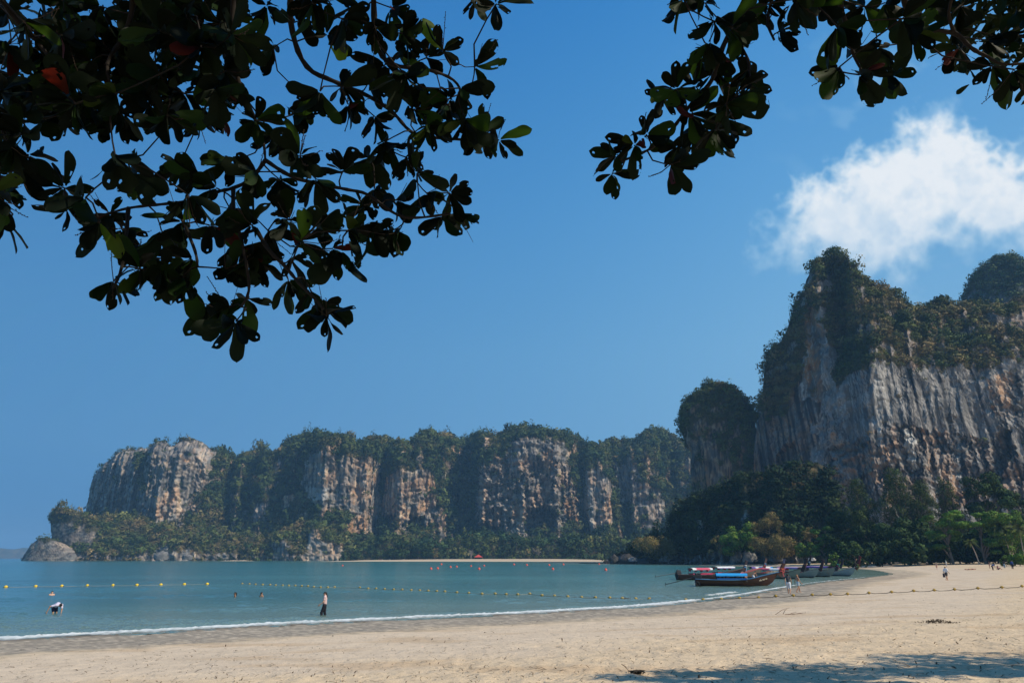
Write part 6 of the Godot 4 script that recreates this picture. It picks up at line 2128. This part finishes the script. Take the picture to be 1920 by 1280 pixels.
# ---------------------------------------------------------------- the sea almond tree overhead
func leaf_blade(variant: int, width: float, holes: int) -> Acc:
	# obovate blade of unit length from the stalk along +y, facing +z, bent and a little cupped; beetle holes are cut out
	var r := RandomNumberGenerator.new()
	r.seed = 500 + variant
	var rows := 11
	var cols := 7
	var a := Acc.new()
	var p := PackedVector3Array()
	var bend := 0.10 + 0.20 * r.randf()
	var cup := 0.10 + 0.25 * r.randf()
	var wav := r.randf() * 6.0
	for j in rows:
		var t := 1.0 - pow(1.0 - j / float(rows - 1), 1.7)
		var w := width * (0.08 + 1.12 * pow(t, 0.80)) * sqrt(maxf(0.0, 1.0 - pow(t, 4.0))) * 0.5 + 0.004
		for k in cols:
			var u := k / float(cols - 1) * 2.0 - 1.0
			var edge := 1.0 + 0.05 * sin(t * 13.0 + wav + u) * absf(u)
			p.push_back(Vector3(u * w * edge, t * (1.0 - 0.035 * u * u), -bend * t * t + cup * absf(u) * w + 0.02 * sin(t * 9.0 + u * 3.0 + wav) * absf(u)))
	var gone := {}
	for h in holes:
		var j := r.randi_range(2, rows - 3)
		var k := r.randi_range(0, cols - 2)
		gone[j * cols + k] = true
		if r.randf() < 0.4:
			gone[(j + 1) * cols + k] = true
	var whole := Acc.new()
	whole.grid(p, cols, rows)
	a.v = whole.v
	a.n = whole.n
	a.c = whole.c
	# grid() lays six indices per cell, row by row
	for j in rows - 1:
		for k in cols - 1:
			var q := (j * (cols - 1) + k) * 6
			if gone.has(j * cols + k):
				# leave a ragged rim: keep one corner of the cell
				var c0 := whole.v[j * cols + k]
				var c1 := whole.v[j * cols + k + 1].lerp(c0, 0.65)
				var c2 := whole.v[(j + 1) * cols + k].lerp(c0, 0.65)
				a.tri(c0, c1, c2)
				continue
			for m in 6:
				a.i.push_back(whole.i[q + m])
	return a

func spray(at: Vector3, out: Vector3, parent: Node, r: RandomNumberGenerator) -> void:
	# the thin flower spikes that stand out of a rosette
	var a := Acc.new()
	for k in r.randi_range(2, 4):
		var d := (out + Vector3(r.randfn(), r.randfn() + 0.3, r.randfn()) * 0.7).normalized()
		var len := r.randf_range(0.09, 0.19)
		var m := at + d * len * 0.5 + Vector3(0, -0.008, 0)
		var e := at + d * len + Vector3(0, 0.012, 0)
		a.tube(PackedVector3Array([at, m, e]), PackedFloat32Array([0.0026, 0.0020, 0.0013]), 4, false)
		if r.randf() < 0.6:
			for j in 9:
				var c := m.lerp(e, j / 8.0) + Vector3(r.randfn(), r.randfn(), r.randfn()) * 0.002
				a.ball(c, Vector3(0.0032, 0.0032, 0.0032), Basis(), 3, 5)
	put("flower_spike", a.mesh(), mat("twig_bark", Color(0.04, 0.028, 0.02), 0.9), parent)

func build_overhead_tree() -> void:
	var r := RandomNumberGenerator.new()
	r.seed = 2024
	var foot := Vector3(5.2, 0, 3.4)
	foot.y = sand_height(shore_distance(foot.x, foot.z)) - 0.15
	var tree := thing("almond_tree", "large dark-leaved sea almond tree whose boughs hang across the top of the view", "tree", foot)
	var wood := mat("branch_bark", Color(0.016, 0.012, 0.009), 0.9)
	# trunk and main limbs, out of view behind the camera
	var trunk := Acc.new()
	trunk.tube(PackedVector3Array([Vector3(0, 0, 0), Vector3(-0.1, 1.6, 0), Vector3(0.0, 3.4, -0.1), Vector3(-0.2, 5.2, -0.3)]), PackedFloat32Array([0.42, 0.34, 0.30, 0.24]), 12)
	for k in 22:
		var ang := TAU * k / 22.0
		var reach := 0.45 + 0.5 * r.randf()
		var e := Vector3(2.2 + cos(ang) * 7.4 * reach, 8.1 + 0.5 * r.randf(), 0.2 + sin(ang) * 5.6 * reach)
		var cs := Basis(Vector3.RIGHT, -pitch) * (e - EYE)
		if cs.z < 0.0 and absf(cs.x) < -cs.z * 0.95 and cs.y < -cs.z * 0.70:
			continue
		e -= foot
		var s := Vector3(-0.2, 5.2, -0.3)
		trunk.tube(PackedVector3Array([s, s.lerp(e, 0.3) + Vector3(0, 0.9, 0.3), s.lerp(e, 0.7) + Vector3(0, 0.6, 0.2), e]), PackedFloat32Array([0.10, 0.07, 0.035, 0.008]), 7, false)
	put("trunk", trunk.mesh(), wood, tree)
	var blades := []
	var n_var := 9
	for k in n_var:
		blades.push_back(leaf_blade(k, [0.62, 0.55, 0.70, 0.50, 0.60, 0.56, 0.66, 0.46, 0.58][k], [0, 1, 3, 0, 2, 4, 1, 0, 2][k]).mesh())
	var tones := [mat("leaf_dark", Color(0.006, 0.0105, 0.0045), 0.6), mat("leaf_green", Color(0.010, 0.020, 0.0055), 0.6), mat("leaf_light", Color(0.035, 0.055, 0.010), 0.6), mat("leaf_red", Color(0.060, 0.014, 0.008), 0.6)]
	for k in 4:
		tones[k].metallic_specular = 0.2
		tones[k].backlight_enabled = true
		tones[k].backlight = [Color(0.10, 0.14, 0.05), Color(0.2, 0.3, 0.06), Color(0.5, 0.6, 0.12), Color(0.4, 0.1, 0.05)][k]
	var sets := [
		{"label": "leafy boughs hanging into the upper left of the view",
		"wood": [
			[[452, -260, 2.2], [440, -60, 2.9], [436, 60, 3.1], [446, 150, 3.2], [470, 205, 3.2], [492, 262, 3.2], [497, 300, 3.2]],
			[[497, 300, 3.2], [470, 335, 3.2], [437, 352, 3.2], [405, 360, 3.2], [375, 374, 3.2], [330, 380, 3.2], [290, 384, 3.2], [240, 390, 3.2], [195, 402, 3.2], [150, 410, 3.2]],
			[[560, -200, 2.4], [545, -20, 3.0], [548, 60, 3.2], [575, 125, 3.3], [625, 152, 3.3], [690, 180, 3.3], [735, 210, 3.3], [768, 245, 3.3], [800, 256, 3.3], [870, 262, 3.3], [915, 268, 3.3]],
			[[497, 300, 3.2], [545, 330, 3.1], [600, 345, 3.1], [650, 355, 3.1], [690, 365, 3.1], [740, 400, 3.1], [780, 408, 3.1], [845, 400, 3.1]],
			[[437, 352, 3.2], [438, 400, 3.1], [452, 450, 3.1], [462, 500, 3.1], [466, 545, 3.1], [452, 575, 3.1]],
			[[480, 430, 3.1], [505, 470, 3.0], [535, 500, 3.0], [560, 530, 3.0], [595, 565, 3.0], [605, 580, 3.0]],
			[[452, 440, 3.1], [480, 430, 3.1]],
			[[-60, -80, 2.4], [10, 10, 2.8], [40, 50, 2.9], [75, 85, 3.0], [105, 130, 3.0], [120, 170, 3.0]],
			[[240, -200, 2.2], [250, -20, 2.9], [235, 60, 3.0], [200, 120, 3.0], [215, 180, 3.0]],
			[[690, -200, 2.4], [700, 0, 3.0], [705, 80, 3.1], [735, 120, 3.1], [800, 130, 3.1], [850, 150, 3.2], [868, 180, 3.2]],
			[[-80, 180, 2.6], [0, 230, 2.9], [60, 225, 3.0], [110, 215, 3.0]],
			[[-80, 300, 2.6], [-10, 330, 2.9], [20, 330, 2.9]],
			[[-80, 360, 2.5], [-20, 385, 2.8], [8, 398, 2.8]],
			[[890, -160, 2.6], [905, -20, 3.0], [912, 8, 3.0]],
			[[290, 384, 3.2], [262, 350, 3.1], [238, 325, 3.1], [225, 300, 3.1]],
			[[240, 390, 3.2], [236, 440, 3.1], [228, 500, 3.0], [212, 540, 3.0]],
			[[330, 380, 3.2], [345, 420, 3.1], [365, 470, 3.1], [370, 500, 3.1]]],
		"tips": [[30, 25, 6], [62, 78, 6], [105, 35, 7], [148, 72, 6], [188, 22, 7], [212, 95, 7], [250, 45, 7], [292, 18, 6], [308, 88, 7], [350, 40, 7], [378, 96, 7], [418, 35, 7], [405, 150, 6], [432, 75, 6], [500, 20, 5], [512, 100, 4], [556, 50, 6], [585, 15, 5], [612, 75, 5], [642, 45, 5], [676, 20, 6], [702, 60, 6], [735, 25, 5], [755, 72, 6], [745, 110, 5], [20, 150, 7], [70, 185, 7], [120, 150, 7], [170, 125, 7], [218, 185, 7], [262, 145, 7], [312, 160, 7], [345, 185, 6], [330, 120, 6], [280, 205, 5], [600, 180, 6], [640, 172, 4], [690, 165, 6], [722, 130, 6], [760, 150, 6], [800, 118, 5], [830, 105, 4], [862, 175, 6], [842, 195, 5], [890, 135, 2], [18, 225, 7], [85, 212, 6], [140, 205, 6], [20, 285, 6], [35, 325, 5], [232, 222, 5], [312, 245, 4], [372, 225, 6], [402, 205, 6], [478, 235, 6], [512, 262, 7], [548, 225, 4], [582, 200, 6], [652, 205, 5], [702, 228, 6], [722, 275, 6], [775, 215, 6], [802, 245, 7], [832, 205, 6], [872, 235, 5], [905, 258, 5], [935, 272, 5], [215, 300, 4], [244, 335, 5], [120, 362, 6], [160, 380, 5], [205, 410, 5], [335, 320, 5], [372, 340, 6], [405, 362, 7], [352, 375, 5], [432, 312, 6], [482, 332, 7], [522, 345, 7], [562, 302, 6], [592, 345, 6], [642, 332, 6], [692, 305, 6], [702, 362, 6], [762, 305, 6], [782, 335, 5], [742, 385, 6], [800, 372, 5], [842, 372, 5], [682, 395, 5], [125, 400, 6], [185, 425, 5], [228, 440, 5], [262, 470, 6], [302, 442, 6], [342, 425, 6], [392, 432, 6], [432, 402, 7], [472, 432, 7], [452, 472, 6], [502, 442, 6], [542, 422, 6], [562, 462, 6], [592, 432, 6], [622, 482, 6], [652, 442, 6], [642, 480, 4], [692, 445, 4], [740, 440, 5], [832, 415, 5], [862, 408, 6], [212, 542, 4], [262, 520, 6], [302, 525, 5], [342, 535, 5], [362, 500, 6], [422, 520, 5], [462, 492, 6], [482, 505, 4], [540, 540, 5], [582, 560, 4], [602, 590, 7], [382, 590, 4], [432, 592, 6], [462, 575, 5], [442, 618, 5], [612, 608, 4], [5, 392, 4], [10, 428, 3], [8, 250, 6], [40, 262, 5], [5, 305, 6], [52, 300, 5], [12, 350, 5], [-12, 370, 5], [-6, 330, 6], [60, 330, 4], [895, 5, 4], [930, 18, 5], [545, 500, 4], [300, 500, 4], [270, 171, 6], [414, 171, 6], [3, 104, 4], [282, 210, 4], [157, 202, 5], [234, 130, 4], [319, 89, 4], [402, 177, 4], [332, 7, 6], [267, 21, 4], [427, -8, 4], [422, 30, 4], [120, 225, 6], [384, 143, 4], [413, 159, 5], [124, 78, 4], [411, 54, 5], [125, 137, 4], [258, 163, 4], [129, 190, 5], [303, 35, 5], [307, 3, 4], [417, 77, 5], [-1, 182, 5], [159, 196, 5], [11, 34, 4], [43, 50, 5], [144, 76, 6], [102, 103, 6], [326, 185, 5], [6, 221, 4], [83, 115, 5], [403, 73, 6], [235, 66, 5], [127, 185, 6], [56, 158, 5], [62, 1, 6], [230, 89, 4], [323, 74, 5], [195, 93, 4], [430, 146, 5], [140, 40, 6], [243, 22, 5], [37, 96, 4], [16, 93, 4], [193, 234, 4], [429, 101, 5], [299, 67, 5], [120, 88, 4], [40, 191, 6], [421, 143, 5], [380, 34, 5], [112, 181, 6], [152, 182, 5], [302, 152, 5], [153, 162, 5], [365, 54, 6], [312, 224, 5], [282, 132, 4], [203, 179, 5], [292, 103, 6], [281, 185, 5], [113, 74, 5], [147, 196, 6], [192, 79, 5], [223, 119, 4], [79, 78, 5], [117, 9, 6], [318, 32, 6], [222, 219, 5]]},
		{"label": "leafy boughs hanging into the upper right of the view",
		"wood": [
			[[1530, -260, 2.4], [1470, -40, 3.0], [1405, 25, 3.1], [1365, 70, 3.1], [1348, 110, 3.1], [1335, 150, 3.2], [1310, 180, 3.2], [1288, 205, 3.2], [1262, 240, 3.2], [1235, 268, 3.2], [1205, 286, 3.2], [1165, 302, 3.2]],
			[[1590, -240, 2.4], [1575, -20, 3.0], [1588, 50, 3.1], [1600, 100, 3.2], [1615, 130, 3.2]],
			[[1680, -240, 2.4], [1690, -20, 3.0], [1735, 50, 3.1], [1790, 62, 3.1], [1822, 90, 3.1], [1850, 105, 3.1], [1880, 120, 3.1], [1925, 118, 3.1]],
			[[1700, 40, 3.1], [1715, 10, 3.0], [1722, -30, 2.8]],
			[[1370, 65, 3.1], [1400, 105, 3.1], [1405, 130, 3.1]],
			[[1450, -10, 3.1], [1440, 40, 3.1], [1452, 75, 3.1]],
			[[1790, 62, 3.1], [1780, 20, 3.0], [1800, -40, 2.8]]],
		"tips": [[1282, 8, 4], [1322, 15, 6], [1340, 50, 6], [1372, 62, 6], [1330, 88, 5], [1412, 28, 6], [1442, 18, 6], [1460, 70, 6], [1492, 8, 6], [1532, 25, 6], [1572, 8, 6], [1622, 22, 6], [1570, 60, 5], [1660, 15, 6], [1692, 45, 7], [1600, 108, 7], [1645, 98, 7], [1575, 135, 6], [1660, 145, 6], [1612, 150, 6], [1712, 70, 5], [1785, 72, 6], [1802, 20, 5], [1735, 18, 5], [1852, 85, 6], [1800, 100, 5], [1878, 82, 5], [1862, 132, 6], [1902, 140, 6], [1350, 105, 5], [1347, 140, 6], [1402, 140, 6], [1382, 182, 6], [1362, 205, 6], [1242, 188, 4], [1268, 178, 5], [1305, 172, 6], [1292, 222, 7], [1305, 255, 7], [1342, 252, 6], [1362, 232, 6], [1272, 285, 6], [1258, 318, 4], [1212, 262, 6], [1190, 282, 4], [1158, 300, 6], [1148, 335, 5], [1405, 165, 4], [1910, 30, 5], [1750, -10, 6], [1520, -10, 6]]},
	]
	var all := []
	for st in sets:
		var br := Acc.new()
		var joints := []
		for line in st.wood:
			var pts := PackedVector3Array()
			var cv := Curve3D.new()
			for k in line.size():
				cv.add_point(at_depth(line[k][0], line[k][1], line[k][2]) - foot)
			for k in line.size():
				var t: Vector3 = (cv.get_point_position(mini(k + 1, line.size() - 1)) - cv.get_point_position(maxi(k - 1, 0))) * 0.18
				cv.set_point_in(k, -t)
				cv.set_point_out(k, t)
			var rad := PackedFloat32Array()
			var m: int = (line.size() - 1) * 4
			var thick: float = 0.020 if line[0][1] < -50 else 0.0115
			for k in m + 1:
				pts.push_back(cv.sample(mini(k / 4, line.size() - 2), (k - mini(k / 4, line.size() - 2) * 4) / 4.0))
				rad.push_back(lerpf(thick, 0.006, pow(k / float(m), 0.8)) * (1.0 + 0.15 * sin(k * 2.7)))
				joints.push_back(pts[k])
			br.tube(pts, rad, 7)
			if line[0][1] < -50 or line[0][0] < -50:
				# the limb that carries it, back to the trunk
				var s := pts[0]
				var e := Vector3(-0.2, 5.2, -0.3)
				br.tube(PackedVector3Array([s, s + Vector3(-0.1, 1.0, 1.0), s.lerp(e, 0.45) + Vector3(0, 1.3, 1.6), s.lerp(e, 0.75) + Vector3(0, 0.9, 0.5), e]), PackedFloat32Array([thick, 0.03, 0.045, 0.07, 0.11]), 8)
		var leaves := []
		var sprays := []
		for tip in st.tips:
			var depth := 3.15 + 0.45 * r.randfn() * 0.6
			depth = clampf(depth, 2.6, 3.8)
			var c := at_depth(tip[0], tip[1] - (16.0 if tip[1] > 480 else 10.0), depth) - foot
			var best: Vector3 = joints[0]
			for q in joints:
				if q.distance_squared_to(c) < best.distance_squared_to(c):
					best = q
			var dir := (c - best)
			if dir.length() > 0.03:
				var side := dir.cross(Vector3(r.randfn(), r.randfn(), r.randfn())).normalized() * dir.length() * 0.14
				br.tube(PackedVector3Array([best, best.lerp(c, 0.35) + side, best.lerp(c, 0.75) + side * 0.5, c]), PackedFloat32Array([0.0048, 0.0040, 0.0034, 0.0040]), 6, false)
			joints.push_back(c)
			var out := (dir.normalized() * 0.7 + Vector3(r.randfn() * 0.3, -0.25, r.randfn() * 0.3)).normalized()
			var u := out.cross(Vector3(0.3, 0.2, 1)).normalized()
			var w := out.cross(u)
			var cnt: int = tip[2] + 3 + (1 if tip[1] < 300 else 0)
			for k in cnt:
				var a := TAU * k / cnt + r.randf() * 0.6
				var open := r.randf_range(0.55, 1.45)
				var d := (out * cos(open) + (u * cos(a) + w * sin(a)) * sin(open) + Vector3(0, -0.16, 0)).normalized()
				var len := r.randf_range(0.085, 0.178) * (1.18 if r.randf() < 0.15 else 1.0)
				# blades turn their faces mostly up, tilted at random
				var face := Vector3(r.randfn() * 0.8, 0.75 + r.randfn() * 0.4, -0.75 + r.randfn() * 0.7).normalized()
				face = (face - d * face.dot(d)).normalized()
				var x := d.cross(face).normalized()
				var t := Transform3D(Basis(x * len, d * len, face * len), c + d * 0.012)
				var pick := r.randf()
				var tone := 0 if pick < 0.66 else 1 if pick < 0.955 else 2 if pick < 0.968 else 3 if pick < 0.981 else 0
				leaves.push_back([t, r.randi() % n_var, tone, len / depth * (0.5 + 0.5 * absf((t.basis.z / len).dot(Vector3(0, -0.35, 0.9))))])
			if r.randf() < 0.5:
				sprays.push_back([c, out])
		all.push_back([st, br, leaves, sprays])
	# the 150 leaves of each side that show largest are parts, the smaller ones one mass
	var quota := [205, 90]
	for k in 2:
		var st = all[k][0]
		var leaves: Array = all[k][2]
		leaves.sort_custom(func(a, b): return a[3] > b[3])
		var bough := put("bough", all[k][1].mesh(), wood, tree)
		bough.set_meta("label", st.label)
		var n: int = mini(quota[k], leaves.size())
		for q in n:
			var l = leaves[q]
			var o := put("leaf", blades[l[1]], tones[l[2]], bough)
			o.transform = l[0]
			if l[2] == 3:
				o.set_meta("label", "rust-red dying leaf")
		var groups := {}
		var mass := Acc.new()
		var small := [leaf_blade(31, 0.52, 1), leaf_blade(32, 0.46, 2), leaf_blade(33, 0.57, 0)]
		for q in range(n, leaves.size()):
			var l = leaves[q]
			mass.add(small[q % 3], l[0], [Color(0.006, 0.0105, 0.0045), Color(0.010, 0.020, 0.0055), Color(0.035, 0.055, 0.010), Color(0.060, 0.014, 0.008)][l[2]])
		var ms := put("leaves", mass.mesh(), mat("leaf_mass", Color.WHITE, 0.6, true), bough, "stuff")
		(ms.material_override as StandardMaterial3D).backlight_enabled = true
		(ms.material_override as StandardMaterial3D).backlight = Color(0.15, 0.2, 0.06)
		(ms.material_override as StandardMaterial3D).metallic_specular = 0.2
		for q in all[k][3]:
			spray(q[0], q[1], bough, r)
	# the rest of the crown, above and behind the view: it keeps these boughs in shade
	var blade := leaf_blade(40, 0.5, 0).mesh()
	var where := []
	var col := PackedColorArray()
	for k in 15000:
		var a := r.randf() * TAU
		var rr := sqrt(r.randf()) * 7.2
		var p := Vector3(2.2 + cos(a) * rr * 1.1, 0.0, 0.2 + sin(a) * rr * 0.85)
		p.y = 7.6 + 1.5 * r.randf() - 0.02 * rr * rr + 0.5 * wave_noise.get_noise_2d(p.x * 0.4, p.z * 0.4)
		# keep clear of what the camera sees
		var v := p - EYE
		var cs := Basis(Vector3.RIGHT, -pitch) * v
		if cs.z < 0.0 and absf(cs.x) < -cs.z * 0.86 and cs.y < -cs.z * 0.60:
			continue
		var len := r.randf_range(0.15, 0.26)
		var d := Vector3(r.randfn(), r.randfn() * 0.4 - 0.3, r.randfn()).normalized()
		var face := Vector3(r.randfn() * 0.5, 1.0, r.randfn() * 0.5)
		face = (face - d * face.dot(d)).normalized()
		where.push_back(Transform3D(Basis(d.cross(face) * len, d * len, face * len), p - foot))
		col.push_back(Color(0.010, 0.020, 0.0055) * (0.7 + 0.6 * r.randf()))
	scatter("crown", blade, mat("leaf_mass", Color.WHITE, 0.6, true), where, col, tree)

	# its neighbours to the right, outside the view, whose shade falls across the sand
	for q in [[7.8, -6.8, 10.0, 1.9, "tall sea almond tree outside the right edge, nearest the viewer", 0.8], [10.6, -7.0, 10.0, 2.3, "second sea almond tree outside the right edge, behind the nearest", 0.8], [14.2, -7.6, 10.0, 2.6, "third sea almond tree outside the right edge, away from the water", 0.9], [12.6, -11.3, 9.6, 1.9, "slender sea almond tree outside the right edge, nearest the water", 0.5], [16.0, -12.0, 9.6, 2.4, "flat-topped sea almond tree outside the right edge, near the water", 0.5], [19.8, -13.2, 9.6, 2.8, "sea almond tree outside the right edge, furthest along the beach", 0.55]]:
		var nf := Vector3(q[0], 0, q[1])
		nf.y = sand_height(shore_distance(nf.x, nf.z)) - 0.1
		var nt := thing("shade_tree", q[4], "tree", nf)
		var tr := Acc.new()
		tr.tube(PackedVector3Array([Vector3.ZERO, Vector3(0.15, q[2] * 0.35, 0.1), Vector3(0.0, q[2] * 0.75, 0)]), PackedFloat32Array([0.26, 0.2, 0.12]), 9)
		for k in 9:
			var a := TAU * k / 9.0
			tr.tube(PackedVector3Array([Vector3(0.05, q[2] * (0.5 + 0.02 * k), 0), Vector3(cos(a) * q[3] * 0.5, q[2] * 0.86, sin(a) * q[3] * 0.5 * q[5]), Vector3(cos(a) * q[3], q[2] * 0.92, sin(a) * q[3] * q[5])]), PackedFloat32Array([0.09, 0.05, 0.015]), 6, false)
		put("trunk", tr.mesh(), wood, nt)
		var w2 := []
		var c2 := PackedColorArray()
		for k in 4200:
			var a := r.randf() * TAU
			var rr: float = sqrt(r.randf()) * q[3] * 1.15
			var p := Vector3(cos(a) * rr, q[2] * (0.82 + 0.18 * r.randf()), sin(a) * rr * q[5])
			if wave_noise.get_noise_2d(p.x * 0.45 + q[0], p.z * 0.45) < -0.12:
				continue
			var len := r.randf_range(0.15, 0.26)
			var d := Vector3(r.randfn(), r.randfn() * 0.4 - 0.3, r.randfn()).normalized()
			var face := Vector3(r.randfn() * 0.5, 1.0, r.randfn() * 0.5)
			face = (face - d * face.dot(d)).normalized()
			w2.push_back(Transform3D(Basis(d.cross(face) * len, d * len, face * len), p))
			c2.push_back(Color(0.010, 0.020, 0.0055) * (0.7 + 0.6 * r.randf()))
		scatter("crown", blade, mat("leaf_mass", Color.WHITE, 0.6, true), w2, c2, nt)
